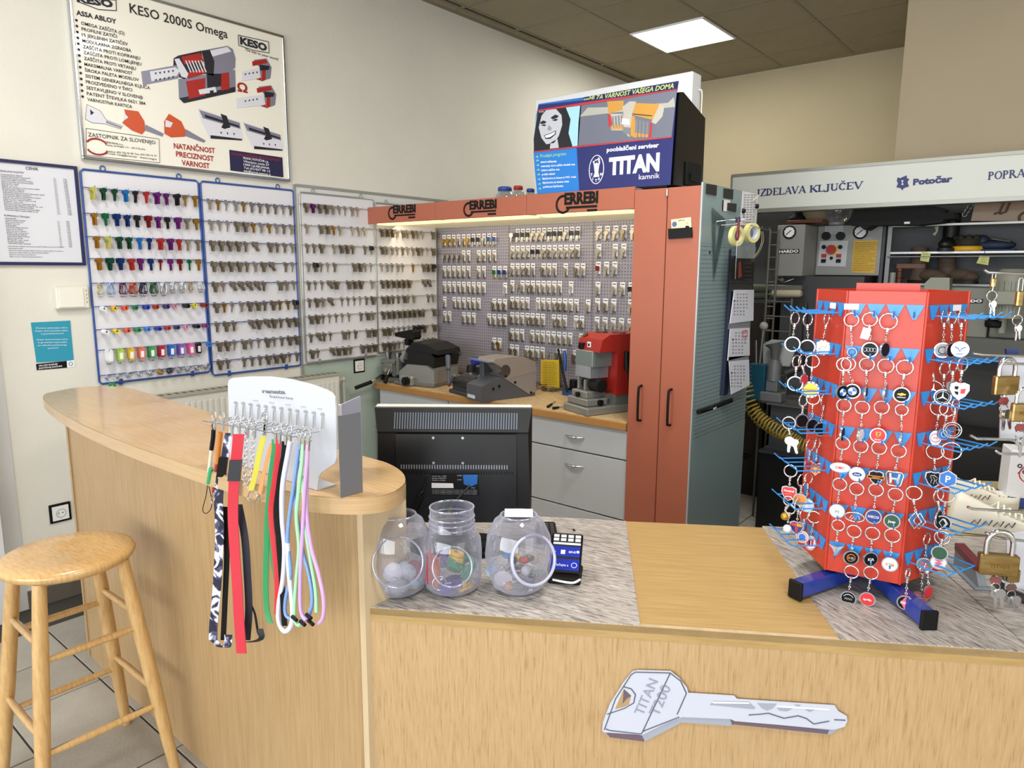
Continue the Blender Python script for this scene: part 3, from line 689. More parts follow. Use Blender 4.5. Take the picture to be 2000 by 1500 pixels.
def bunch(n, st, mc, head=None, L=.052, gap=.0045, tilt=0, card=True, var=0, name='key_bunch'):
    k = (n, st, mc, head, L, gap, tilt, card, var, name)
    if k in PB: return PB[k], False
    o = bunch_mesh(n, st, mc, head, L, gap, tilt, hash((n, st, var)) % 999).build(name, [KC[mc], KC[head or 'blk']], None, frame=I4)
    tag(o, 'x', 'keys')
    if card:
        c_ = MB().box((-.0135, -.060, .003), (.0135, .014, .0042)); c_.i = 1; c_.box((-.009, .004, .0042), (.009, .009, .0045)).box((-.012, -.051, .0042), (.012, -.0505, .0044))
        c_.build('price_card', [M_card, M_ct], o)
    PB[k] = o; return o, True
def place(proto, new, frame, label, group):
    o = proto
    if not new: return dup(proto, frame, label, group)
    o.matrix_world = frame; o['label'] = label; o['group'] = group; return o
def desc(n, mc, head):
    c_ = {'steel': 'steel', 'dark': 'dull steel', 'dull': 'dark grey', 'brass': 'brass', 'gold': 'gold coloured', 'yel': 'pale yellow', 'grn': 'green', 'dgrn': 'dark green', 'blu': 'bright blue', 'nav': 'navy blue', 'prp': 'purple', 'red': 'red', 'dred': 'dark red', 'blk': 'black', 'cop': 'copper'}[mc]
    s = 'single %s key' % c_ if n == 1 else ('few %s keys' % c_ if n < 5 else 'stack of %s keys' % c_)
    return s+(' with %s heads' % {'blk': 'black', 'dred': 'red', 'nav': 'blue', 'grn': 'green'}[head] if head else '')
# board 1, four rows of coloured keys
rowc = [['yel', 'dgrn', 'dgrn', 'blu', 'blk', 'red', 'prp', 'prp', 'blk', 'brass', 'brass'],
        ['gold', 'grn', 'nav', 'nav', 'blk', 'dred', 'prp', 'blk', 'prp', 'dark', 'brass'],
        ['gold', 'yel', 'dgrn', 'dgrn', 'blu', 'nav', 'red', 'prp', 'red', 'steel', 'dark'],
        ['gold', 'dgrn', 'nav', 'red', 'prp', 'nav', 'dred', 'prp', 'dred', 'grn', 'brass']]
rown = [[9, 6, 5, 6, 3, 5, 9, 4, 8, 2, 4], [5, 4, 6, 5, 3, 6, 5, 2, 6, 4, 4], [6, 7, 8, 5, 4, 3, 9, 8, 4, 3, 4], [7, 7, 6, 7, 3, 2, 1, 2, 2, 2, 2]]
for r in range(4):
    for i in range(11):
        n = rown[r][i]; mc = rowc[r][i]
        pr, nw = bunch(n, (0, 3, 0, 3)[r] if i % 3 else 2, mc, None, .056, .0055, 0, False)
        place(pr, nw, wallx(XL+.004, BX[0]+.036+i*.0497, r1[r]), '%s, %s in the %s row of the coloured board' % (desc(n, mc, None), ORD[i], ORD[r]), 'coloured keys on the blue framed board')
# row 5 carabiners
cc_ = ['#b9b06a', '#7aa0d8', '#5a2a50', '#b04a30', '#2a2a44', '#2c5a3a', '#c9ccd0', '#c9ccd0', '#c9ccd0', '#b09060', '#c9ccd0']
nm = ['pale yellow', 'light blue', 'dark purple', 'rust red', 'dark blue', 'dark green', 'silver', 'small silver', 'crowded silver', 'bronze', 'ring topped silver']
for i in range(11):
    mb = MB(); rd = random.Random(i)
    for k in range(2 if i in (0, 1, 9) else 5):
        M = T(0, -.002, .014+k*.0085) @ RZ(rd.uniform(-6, 6)); s_ = .8 if i > 6 else 1
        mb.i = 0; mb.tube([(-.004*s_, .002, 0), (-.014*s_, -.042*s_, 0), (-.009*s_, -.052*s_, 0), (.009*s_, -.052*s_, 0), (.014*s_, -.042*s_, 0), (.009*s_, -.006, 0), (.004*s_, .002, 0)], .0021, 6, True, M)
        mb.i = 1; mb.ring((0, -.058*s_, 0), .009*s_, .001, 10, 4, M); mb.tube([(.013*s_, -.04*s_, .0), (.006, -.008, 0)], .0014, 5, M=M)
    o = mb.build('carabiner_bunch', [mat(cc_[i], .25, .7), M_steel], None, frame=wallx(XL+.004, BX[0]+.034+i*.0497, r1[4]))
    tag(o, 'bunch of %s carabiner clips, %s in the fifth row of the coloured board' % (nm[i], ORD[i]), 'carabiners', 'carabiner clips on the coloured board')
# rows 6 and 7: rubber key caps, row 8 plastic tags, row 9 split rings
def loopcap(mb, M, a, b, h):
    o_ = [(a*math.cos(R(t)), -.010+b*math.sin(R(t))) for t in range(0, 360, 30)]; i_ = [(x*.45, -.010+(y+.010)*.45) for x, y in o_]; n = 12
    v = [(x, y, z) for z in (0, h) for x, y in o_]+[(x, y, z) for z in (0, h) for x, y in i_]
    f = []
    for k in range(n):
        l = (k+1) % n; f += [(k, l, n+l, n+k), (2*n+l, 2*n+k, 3*n+k, 3*n+l), (n+k, n+l, 3*n+l, 3*n+k), (l, k, 2*n+k, 2*n+l)]
    mb.add(v, f, False, M)
cap6 = [('#e4e4e6', 'white', 5), ('#e3b62c', 'yellow', 5), ('#dd5c36', 'orange', 5), ('#1e7a4c', 'green', 4), ('#2536a0', 'deep blue', 6), ('#a8302c', 'red', 5), ('#3a2f66', 'violet', 6), ('#dd8fa6', 'pink', 2), ('#17171a', 'black', 7), ('#e8de3c', 'lemon', 4), ('#7a2218', 'maroon and black', 7)]
cap7 = [('#e8e8ea', 'white', 6), ('#e6cf34', 'yellow', 5), ('#df5a34', 'orange', 6), ('#2a8c48', 'green', 6), ('#3b86dc', 'sky blue', 5), ('#2738a2', 'deep blue', 6), ('#b23a34', 'red', 5), ('#3a2f66', 'violet', 4), ('#e090b0', 'pink', 3), ('#131316', 'black', 6), ('#8a3a78', 'purple', 5), ]
for r, caps in ((5, cap6), (6, cap7)):
    for i, (c_, nme, n) in enumerate(caps):
        mb = MB()
        for k in range(n): loopcap(mb, T(0, 0, .012+k*.0072) @ RZ(random.uniform(-6, 6)), .011 if r == 5 else .0125, .0125 if r == 5 else .011, .0064)
        o = mb.build('key_cover_bunch', mat(c_, .5), None, frame=wallx(XL+.004, BX[0]+.036+i*.0505, r1[r]))
        tag(o, '%s rubber key caps, %s in the %s row of the coloured board' % (nme, ORD[i], ORD[r]), 'key caps', 'rubber key caps on the coloured board')
tags_ = [('#e6e8e8', 'white'), ('#a8cf4a', 'lime green'), ('#e0bb2e', 'yellow'), ('#e2745c', 'salmon'), ('#3f9e54', 'green'), ('#b02038', 'crimson'), ('#2f6cc4', 'blue'), ('#7a5fc0', 'lilac'), ('#dd5f9c', 'pink'), ('#26121e', 'black')]
for i, (c_, nme) in enumerate(tags_):
    t = root('key_tag_bunch', 'bunch of %s plastic key tags, %s in the eighth row of the coloured board' % (nme, ORD[i]), 'key tags', wallx(XL+.004, BX[0]+.045+i*.0505, r1[7]), 'key tags on the coloured board')
    n = 3 if i == 9 else 5+(i*3) % 3; mb = MB(); wb = MB(); rb = MB()
    for k in range(n):
        M = T(0, 0, .012+k*.0085) @ RZ(random.uniform(-4, 4))
        mb.prism([(-.009, .004), (.009, .004), (.0125, -.008), (.0125, -.05), (.008, -.056), (-.008, -.056), (-.0125, -.05), (-.0125, -.008)], 0, .0045, M)
        rb.ring((0, -.063, .002), .008, .0011, 10, 4, M)
    wb.box((-.0075, -.047, .0046), (.0075, -.016, .0052), M)
    mb.build('tag_body', mat(c_, .3, coat=.3), t); wb.build('paper_label', M_paper, t); rb.build('split_ring', M_steel, t)
o = MB(); loopcap(o, T(0, 0, .03), .014, .014, .02); tag(o.build('plastic_disc', mat('#2f74cf', .4), None, frame=wallx(XL+.004, BX[0]+.55, r1[7])), 'blue round plastic disc at the right end of the key tag row', 'key tag')
for i in range(11):
    mb = MB(); rd = random.Random(i+50)
    for k in range(3 if i < 4 else 6): mb.ring((0, -.009, .014+k*.007), .0105+rd.random()*.002, .0016, 12, 5, RZ(rd.uniform(-10, 10)) @ RX(rd.uniform(-14, 14)))
    o = mb.build('split_ring_bunch', KC['brass'] if i == 5 else (KC['blk'] if i == 6 else M_steel), None, frame=wallx(XL+.004, BX[0]+.036+i*.0497, r1[8]))
    tag(o, '%s split rings, %s from left in the lowest row of the coloured board' % ('gold' if i == 5 else ('black' if i == 6 else 'steel'), ORD[i]), 'key rings', 'split rings on the coloured board')
o = MB(); loopcap(o, T(.0, -.045, .025), .017, .017, .014); o.i = 1; o.ring((0, -.033, .03), .014, .0012, 14, 4)
tag(o.build('key_fob', [mat('#1f8a4a', .4), M_steel], None, frame=wallx(XL+.004, BX[0]+.047, r1[8])), 'green round key fob hanging at the lower left of the coloured key board', 'key fob')
k = MB()
for (a, b) in (((.01, r1[3]-1.03-.05), (.05, r1[3]-1.03+.03)), ((.25, r1[3]-1.03-.05), (.285, r1[3]-1.03+.025)), ((.018, r1[5]-1.03-.075), (.085, r1[5]-1.03-.045))): k.box((a[0], a[1], .004), (b[0], b[1], .005))
k.build('paper_slip', M_card, bd1)
# boards 2, 3, 4: steel blanks  (. = empty hook, letters choose the bunch)
spec = {'a': (1, 0, 'steel', None, 0), 'b': (2, 1, 'steel', None, 0), 'c': (4, 2, 'steel', None, 0), 'd': (7, 3, 'dark', None, 0), 'e': (3, 0, 'dark', None, 0), 'f': (5, 3, 'dark', None, 25), 'g': (2, 0, 'brass', None, 0), 'h': (9, 1, 'dark', None, 0),
        'k': (4, 0, 'steel', 'blk', 0), 'p': (5, 3, 'prp', None, 0), 'q': (1, 2, 'dark', None, 0), 's': (1, 0, 'steel', None, -4), 'o': (3, 2, 'brass', None, 8), 'j': (5, 1, 'steel', None, -12), 'K': (7, 0, 'dark', 'blk', 0)}
B2 = ['cgacgeeeebe', 'cbaddococec', 'ddddef.deec', 'ddddecdf.ea', 'dbffffe.hcb', 'dgscdhedgoK', 'ede.fdfdedd', 'hdahbadbedd', 'de.eeedhdqe']
B3 = ['dpddcbaca..', 'c.hhoc.bcb.', 'eed.chde.ek', 'cKqae..hdba', 'eqqfh.hhd.c', 'edcf.qqqaed', 'hdqaqab.ehc', 'efeq.hqe.hh', 'dq.fhhc.dhh']
B4 = ['ebccceddcb.', 'hhdchcdcb.h', 'hccbebcdqah', 'bcqcq.g.hdK', 'ddhhdd..ff.', 'hdeehqc..ec', 'dhdhhhdhe.h', 'hdbqqaKKd.h', 'ddcqaKb.hdd']
bn = ['second blue board', 'left grey board', 'corner grey board']
for bi, (rows, pat) in enumerate(((r2, B2), (r3, B3), (r3, B4))):
    y0 = BX[bi+1]; wpitch = (.0497, .0488, .047)[bi]
    for r, s_ in enumerate(pat):
        if bi == 2 and r == 0: continue
        for i, ch in enumerate(s_):
            if ch == '.': continue
            n, st, mc, hd, tl = spec[ch]
            pr, nw = bunch(n, st, mc, hd, .050, .0045, tl, True)
            place(pr, nw, wallx(XL+(.004 if bi == 0 else .018), y0+.038+i*wpitch, rows[r]), '%s, %s in %s row, %s' % (desc(n, mc, hd), ORD[i], ORD[r], bn[bi]), 'key blanks on the wall boards')
# hooks of the four boards, thin wire prongs
for bd, rows, z0, w in ((bd1, r1, 1.03, .0497), (bd2, r2, 1.008, .0497), (bd3, r3, 1.02, .0488), (bd4, r3, 1.032, .047)):
    mb = MB()
    for z in rows:
        for i in range(11): mb.tube([(.036+i*w, z-z0, .006), (.036+i*w, z-z0-.001, .062), (.036+i*w, z-z0+.007, .067)], .0011, 4)
    mb.build('hook', M_bfr if bd in (bd1, bd2) else M_gfr, bd, kind='stuff')

# ================================================================== RADIATOR under the boards
rd_ = root('radiator', 'white panel radiator under the key boards behind the bar counter', 'radiator', T(XL, 2.1, .3))
rt = onx(330, 772, XL+.09).z
k = MB().box((XL+.03, 1.50, .32), (XL+.045, 2.70, rt-.01)).box((XL+.085, 1.50, .32), (XL+.10, 2.70, rt-.01))
for i in range(36): k.box((XL+.10, 1.515+i*.033, .36), (XL+.105, 1.535+i*.033, rt-.05), bev=.002)
k.build('panel', mat('#d9d8d0', .4), rd_, world=True)
k = MB().box((XL+.02, 1.49, rt-.012), (XL+.108, 2.71, rt))
k.build('top_grille', mat('#a9a698', .4), rd_, world=True)
k = MB()
for i in range(30): k.box((XL+.045, 1.52+i*.04, rt), (XL+.085, 1.54+i*.04, rt+.001))
k.build('grille_slot', mat('#55534c', .6), rd_, world=True)
k = MB().cyl((XL+.07, 2.71, rt-.05), (XL+.07, 2.76, rt-.05), .012).cyl((XL+.07, 2.755, rt-.05), (XL+.07, 2.755, .02), .010).ball((XL+.07, 2.755, rt-.05), .017)
k.build('radiator_pipe', mat('#b9b6aa', .4), rd_, world=True)
# ================================================================== WORK UNIT (perforated back, copper fascia, drawers, tall cabinet)
YF, YP, XR = 3.03, 3.66, -1.407
M_cop = mat('#aa614a', .42, .1, var=.03, vs=4, coat=.08)
M_copd = mat('#a64a32', .38, .12)
def perf(col, plane, pitch, rad=.17, rough=.45):
    m = mat(col, rough, .1, key=('perf', col, plane)); nt = m.node_tree; b = nt.nodes['Principled BSDF']
    tc = nt.nodes.new('ShaderNodeTexCoord'); s = nt.nodes.new('ShaderNodeSeparateXYZ'); nt.links.new(tc.outputs['Object'], s.inputs[0])
    def mth(op, a, bb=None):
        n = nt.nodes.new('ShaderNodeMath'); n.operation = op
        for i, v in enumerate((a, bb)):
            if v is None: continue
            if isinstance(v, (int, float)): n.inputs[i].default_value = v
            else: nt.links.new(v, n.inputs[i])
        return n.outputs[0]
    d = []
    for ax in plane:
        u = mth('SUBTRACT', mth('FRACT', mth('DIVIDE', s.outputs[ax], pitch)), .5); d.append(mth('MULTIPLY', u, u))
    t = mth('LESS_THAN', mth('ADD', d[0], d[1]), rad*rad)
    mx = nt.nodes.new('ShaderNodeMix'); mx.data_type = 'RGBA'; nt.links.new(t, mx.inputs['Factor'])
    mx.inputs[6].default_value = lin(col); mx.inputs[7].default_value = lin('#25262c'); nt.links.new(mx.outputs[2], b.inputs['Base Color'])
    return m
M_perf = perf('#8e8b97', ('X', 'Z'), .0195)
M_side = perf('#8ba0a4', ('Y', 'Z'), .0195)
M_sidep = mat('#8ba0a4', .35, .1)
wu = root('work_bench', 'key cutting bench unit with perforated grey back and grey drawers', 'workbench', T(-2.7, YF, 0))
MB().box((-3.742, YP+.012, .0), (-1.756, YP+.02, 1.88)).build('back_board', mat('#8f8c96', .5), wu, world=True)
xs = [-3.735, -3.052, -2.388, -1.772]
for a, b in zip(xs, xs[1:]): MB().box((a+.003, YP, .86), (b-.003, YP+.012, 1.884)).build('perforated_panel', M_perf, wu, world=True)
for a in (-3.052, -2.388): MB().box((a-.003, YP+.002, .86), (a+.003, YP+.012, 1.884)).build('panel_joint', mat('#5f5d66', .5), wu, world=True)
MB().box((-3.748, YP-.03, .86), (-3.736, YP+.01, 1.884)).build('corner_post', mat('#c8c5b8', .4), wu, world=True)
# bench top and drawers
M_bt = ramp_mat([(0, '#9c8562'), (.5, '#c0a67c'), (1, '#d2ba92')], 8, (3, 8, 8), .45, .1, 0, lo=.3, hi=.7)
bt = MB().box((-3.70, YF-.0, .802), (-1.755, YP+.0, .842)); bt.build('bench_top', M_bt, wu, world=True)
MB().box((-3.70, YF-.012, .800), (-1.755, YF, .840), bev=.003).build('bench_edge', mat('#a9783f', .35, var=.08, vs=6, coat=.2), wu, world=True)
M_dr = mat('#b9bcc0', .35, var=.01, vs=4)
MB().box((-3.68, YF+.04, .05), (-1.75, YP, .80)).build('carcass', mat('#8b8e93', .5), wu, world=True)
def curved_handle(x, z, p, w=.125):
    pts = [(x-w/2+w*t, YF+.008-.028*math.sin(PI*t), z) for t in [i/10 for i in range(11)]]
    MB().tube(pts, .004, 8, radii=[.002+.0075*math.sin(PI*i/10) for i in range(11)]).build('handle', M_steel, p, world=True)
for a, b in ((-3.02, -2.398), (-2.392, -1.756)):
    for z0, z1 in ((.645, .795), (.325, .637), (.06, .317)):
        d_ = MB().box((a, YF+.012, z0), (b, YF+.035, z1), bev=.002).build('drawer', M_dr, wu, world=True)
        curved_handle((a+b)/2, z1-.075, d_)
d_ = MB().box((-3.67, YF+.012, .06), (-3.026, YF+.035, .795), bev=.002).build('cupboard_door', M_dr, wu, world=True)
# fascia with lamps under it
fs = root('fascia', 'copper coloured metal fascia with black lettering above the perforated key panels', 'fascia', T(-2.7, YF, 1.88))
for a, b in ((-3.745, -3.113), (-3.111, -2.411), (-2.409, -1.752)):
    MB().box((a, YF, 1.886), (b, YF+.015, 1.990), bev=.002).build('fascia_panel', M_cop, fs, world=True)
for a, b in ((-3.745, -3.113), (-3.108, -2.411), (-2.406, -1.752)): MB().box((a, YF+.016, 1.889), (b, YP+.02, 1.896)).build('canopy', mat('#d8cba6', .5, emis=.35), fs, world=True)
MB().box((-3.745, YF+.015, 1.8965), (-1.752, YP+.02, 1.985)).build('top_cover', mat('#8a8780', .5), fs, world=True)
LF = mat((1.0, .90, .66), .5, emis=1.4)
for a, b in ((-3.70, -3.12), (-3.08, -2.44), (-2.38, -1.80)):
    MB().box((a, YF+.05, 1.880), (b, YF+.16, 1.889), bev=.003).build('strip_lamp', LF, fs, world=True)
    area('strip_lamp_glow', ((a+b)/2, YF+.22, 1.876), ((a+b)/2, YP, 1.30), b-a, .05, 1.7, (1, .82, .56))
F_ = Face(facey(0, YF-.0005, 0)).rel(fs.matrix_world)
for (xl, xr, yb, yt, yl2, yr2) in ((757, 812, 428, 402, 0, 0), (904, 970, 422, 393, 0, 0), (1086, 1168, 416, 378, 0, 0)):
    w = xr-xl; k = MB(); sl = -.055
    def P(u, v): return (xl+u*w, (yb+(sl*u*w)) - v*(yb-yt)*1.0)
    tfit(k, F_, 'ERREBI', P(.2, .42), P(1.0, .42), (yb-yt)*.58, z=.0005, off=.045, ext=.0006)
    poly(k, F_, [P(.24, .30), P(.98, .30), P(.98, .18), (P(.24, .18))], .0005, .0012)
    poly(k, F_, [P(.74, .10), P(.98, .10), P(.98, -.03), P(.74, -.03)], .0005, .0012)
    c0 = Vector((*F_.q(*P(.17, .42)), .001)); r_ = abs(F_.q(*P(.15, 0))[1]-F_.q(*P(.15, .43))[1])
    k.tube([(c0.x+r_*.98*math.cos(R(a)), c0.y+r_*math.sin(R(a)), .001) for a in range(78, 336, 12)], .0062, 8, M=F_.M, flat=.3)
    k.build('logo_lettering', M_black, fs)
# tall cabinet
tc_ = root('tall_cabinet', 'tall copper coloured cabinet with two doors and grey perforated side', 'cabinet', T(-1.58, YF, 0))
MB().box((-1.748, YF+.02, .02), (XR-.006, YP+.03, 1.97)).build('carcass', mat('#6f7c80', .5), tc_, world=True)
def arch(x, z0, z1, p):
    y = YF-.002
    MB().tube(smooth_path([(x, y, z0), (x, y-.025, z0+.004), (x, y-.033, z0+.022), (x, y-.033, z1-.022), (x, y-.025, z1-.004), (x, y, z1)], 4), .0062, 8).build('handle', M_black, p, world=True)
for a, b, hx in ((-1.749, -1.579, -1.675), (-1.575, XR-.004, -1.515)):
    d_ = MB().box((a, YF-.004, .03), (b, YF+.016, 1.972), bev=.002).build('cabinet_door', M_cop, tc_, world=True); arch(hx, .866, 1.04, d_)
MB().box((-1.752, YF-.002, .02), (XR, YP+.02, .03)).build('plinth', M_black, tc_, world=True)
MB().box((XR-.006, YF-.002, .03), (XR, YP+.03, 1.30+.65)).build('side_panel', M_side, tc_, world=True)
MB().box((XR-.0055, YF-.002, 1.95), (XR+.0004, YP+.03, 1.985)).box((XR-.0055, YF-.004, 1.72), (XR+.0006, YP+.032, 1.985)).box((XR-.0055, YF-.004, .03), (XR+.0006, YP+.032, .80)).build('side_trim', M_sidep, tc_, world=True)
MB().box((XR-.004, YF-.006, .03), (XR+.003, YF+.004, 1.985)).build('edge_trim', mat('#b7c2c6', .3, .4), tc_, world=True)
MB().cyl((-1.577, YF-.008, 1.935), (-1.577, YF-.008, 1.965), .005).build('hinge', M_steel, tc_, world=True)
MB().cyl((XR, 3.135, 1.68), (XR+.002, 3.135, 1.68), .007).build('lock_cylinder', M_black, tc_, world=True)
# card holder on the door
t = root('card_holder', 'black card holder with a business card stuck on the tall copper cabinet', 'card holder', T(-1.49, YF, 1.72))
F_ = Face(facey(0, YF-.006, 0)).rel(t.matrix_world)
k = MB(); poly(k, F_, [(1306, 447), (1352, 444), (1353, 464), (1307, 467)], 0, .008); k.build('holder', M_black, t)
k = MB(); poly(k, F_, [(1311, 429), (1350, 424), (1351, 447), (1312, 449)], 0, .003); k.build('business_card', mat('#d8cdb0', .5), t)
k = MB(); c0 = F_.q(1318, 438); k.cyl((c0[0], c0[1], .003), (c0[0], c0[1], .0036), .012, n=14, M=F_.M); k.i = 1; c0 = F_.q(1343, 436); k.cyl((c0[0], c0[1], .003), (c0[0], c0[1], .0038), .0045, n=8, M=F_.M); k.i = 2; poly(k, F_, [(1338, 448), (1348, 447), (1346, 441), (1340, 441)], .003, .0006); k.i = 2
tfit(k, F_, 'SERVIS', (1325, 432), (1338, 431), 2.5, z=.0032); k.build('card_print', [mat('#55608a', .5), mat('#caa78c', .6), M_black], t)

# ---- keys with price cards on the perforated back
KC['dull'] = mat('#877c6a', .38, .85)
def cbunch(n, st, mc, head, L, tilt, card):
    k = ('c', n, st, mc, head, L, tilt, card)
    if k in PB: return PB[k], False
    rd = random.Random(len(PB)); mb = MB()
    for i in range(n):
        M = T(rd.uniform(-.003, .003)+(i-n/2)*.0042, -.020, .010+.004*i) @ RZ(tilt+rd.uniform(-9, 9)); mb.i = 0; key_geo(mb, st, L, M)
        if head: mb.i = 1; mb.box((-.0125, -.022, -.0012), (.0125, .005, .0035), M, bev=.001)
    o = mb.build('carded_key_blanks', [KC[mc], KC[head or 'blk']], None); tag(o, 'x', 'keys')
    if card:
        c_ = MB().box((-.017, -.062, .003), (.017, .012, .0042)); c_.i = 1; c_.box((-.012, -.004, .0042), (.012, .002, .0045))
        c_.build('price_card', [M_card, M_ct], o)
    PB[k] = o; return o, True
P1y = (462, 493, 523, 553, 583, 611, 655); P2y = (451, 484, 518, 551, 583, 613, 645, 676); P3y = (446, 481, 515, 554, 586, 622, 657)
P1 = ['BBBbbBkkbnn', 'ssssbb.ccbb', 'cccccb.cb.gnn', 'cccbcbccc...a', 'c.bccbcc..ddd', 'cc..ccc..bccd', '..........cD']
P2 = ['skkkccckKkckk.', 'cccckkcdccccd.', 'cccdb.dcb.b.dc', 'cecbdbcccb.a..', 'ddcc.acccddcb.c', 'dccbddc.bdc.ad', 'dcb.cbcacccc.cb', 'dd.cdcbe.dc.d..']
P3 = ['cccdbb.e', 'c.bc.kkc', 'Rbc..dcb', 'c.ccka.c', 'bdc.bdc', 'bbccc.k', '......cd']
sp2 = {'a': (2, 0, 'steel', None, 0, 1), 'b': (4, 0, 'dark', None, 8, 1), 'c': (6, 2, 'dark', None, -4, 1), 'd': (8, 1, 'dull', None, 0, 1), 'e': (1, 3, 'steel', None, -8, 0), 'k': (3, 0, 'steel', 'blk', 0, 1), 'K': (5, 0, 'steel', 'blk', 10, 1),
       'n': (4, 3, 'dark', 'nav', 0, 1), 'g': (2, 1, 'brass', 'grn', 0, 1), 'B': (6, 3, 'brass', None, 0, 1), 's': (5, 3, 'steel', None, 0, 0), 'R': (2, 0, 'dark', 'dred', 0, 1), 'D': (9, 1, 'brass', None, 14, 1)}
cnt = 0
for pi, (xa, pit, rowsy, xr_, pat, pn) in enumerate(((-3.655, .0478, P1y, 880, P1, 'left perforated panel'), (-3.018, .0432, P2y, 1005, P2, 'middle perforated panel'), (-2.345, .0575, P3y, 1165, P3, 'right perforated panel'))):
    hk = MB()
    for r, s_ in enumerate(pat):
        z = ony(xr_, rowsy[r], YP).z
        for i, ch in enumerate(s_):
            x = xa+i*pit; hk.tube([(x+2.7, YP-YF-.001, z-.014), (x+2.7, YP-YF-.055, z-.014), (x+2.7, YP-YF-.06, z-.008)], .001, 4)
            if ch == '.': continue
            n, st, mc, hd, tl, cd = sp2[ch]; pr, nw = cbunch(n, st, mc, hd, .055, tl, cd)
            place(pr, nw, facey(x, YP-.001, z), '%s, %s in %s row, %s' % (desc(n, mc, hd), ORD[i] if i < 14 else 'last', ORD[r], pn), 'carded keys on the perforated panels')
            cnt += 1
    hk.build('hook', M_steel, wu, kind='stuff')
print('carded', cnt)

# ================================================================== MACHINES ON THE BENCH
ZB = .842
M_mg = mat('#6e6e6b', .42, .25, var=.05, vs=20); M_mgl = mat('#8c8c88', .38, .35, var=.04, vs=20); M_mk = mat('#141415', .5, spec=.3)
def mroot(name, label, x, y, rz=0, s=(1, 1, 1)): return root(name, label, 'machine', T(x, y, ZB) @ RZ(rz) @ SC(*s))
# machine 1 : grey duplicating machine at the wall
m1 = mroot('key_cutting_machine', 'grey key cutting machine with black motor cover at the left end of the bench', -3.475, 3.23, 10, (.95, 1.25, 1.15))
MB().box((-.10, -.13, 0), (.24, .10, .022), bev=.006).box((-.24, -.10, 0), (-.08, .04, .03), bev=.008).build('base', M_mg, m1)
MB().prism([(-.13, 0), (.17, 0), (.17, .075), (.10, .10), (-.06, .10), (-.13, .055)], -.10, .12, axes((.07, 0, .02), (1, 0, 0), (0, 0, 1), (0, -1, 0))).build('body', M_mgl, m1)
MB().box((-.02, -.16, .0), (.09, -.10, .062), bev=.012).build('motor_foot', M_mgl, m1)
MB().cyl((.055, -.165, .035), (.055, -.19, .035), .024, n=18).cyl((.055, -.19, .035), (.055, -.197, .035), .017, n=18).build('knob', M_black, m1)
k = MB().prism([(-.085, .05), (-.10, .10), (-.07, .165), (.0, .19), (.10, .175), (.165, .12), (.15, .06), (.10, .04)], -.13, .10, axes((.06, 0, .045), (1, 0, 0), (0, 0, 1), (0, -1, 0)))
k.prism([(-.03, .16), (-.02, .20), (.10, .195), (.20, .165), (.21, .14), (.12, .15)], -.09, .11, axes((.06, 0, .045), (1, 0, 0), (0, 0, 1), (0, -1, 0)))
k.build('motor_cover', M_mk, m1)
MB().cyl((-.07, -.07, .145), (.02, -.07, .145), .030, n=18).box((-.06, -.10, .14), (.0, -.05, .19), bev=.004).build('wheel_guard', M_mgl, m1)
k = MB()
for x in (-.235, -.145): k.box((x-.01, -.10, .03), (x+.035, -.02, .14), bev=.012)
k.cyl((-.245, -.06, .07), (-.09, -.06, .07), .013).cyl((-.24, -.06, .115), (-.08, -.06, .115), .010).box((-.215, -.12, .055), (-.13, -.02, .115), bev=.012).cyl((-.235, -.09, .12), (-.11, -.09, .12), .018).cyl((-.18, -.13, .06), (-.18, -.04, .13), .02).box((-.10, -.11, .05), (-.075, -.01, .15), RZ(0), bev=.004)
k.build('carriage', M_mg, m1)
k = MB()
for x in (-.215, -.125): k.cyl((x, -.06, .11), (x, -.06, .155), .016, n=14).cyl((x, -.06, .155), (x, -.06, .175), .021, n=10)
k.build('clamp_screw', M_dsteel, m1)
k = MB().cyl((-.235, -.085, .05), (-.20, -.19, .028), .008); k.cyl((-.22, -.12, .03), (-.25, -.21, .005), .006)
k.cyl((-.15, -.11, .085), (-.13, -.165, .028), .006); k.build('lever_rod', M_steel, m1)
k = MB().cyl((-.235, -.185, .012), (-.275, -.28, -.012), .0115).cyl((-.138, -.145, .050), (-.128, -.172, .012), .012).ball((-.22, -.11, .03), .018)
k.build('lever_grip', M_black, m1)
k = MB().tube([(-.07, .02, .15), (-.085, .02, .22), (-.09, .0, .245)], .006, 8).cyl((-.09, -.0, .215), (-.09, 0, .25), .026, .03, n=14)
k.build('lamp_arm', M_black, m1)
k = MB().prism([(-.10, 0), (.06, -.015), (.075, .0), (.07, .03), (.04, .045), (-.10, .022)], -.03, .03, axes((-.075, -.01, .265), (1, 0, 0), (0, 0, 1), (0, -1, 0)))
k.build('lamp_head', M_black, m1)
k = MB().cyl((-.26, -.03, .085), (-.20, -.05, .10), .012).ball((-.255, -.03, .08), .020).build('adjust_knob', M_dsteel, m1)
# loose white key standing behind
for nme, px, py, y, lab in (('key_blank', 823, 700, 3.52, 'bright white metal key blank hanging behind the middle machine'),):
    pass
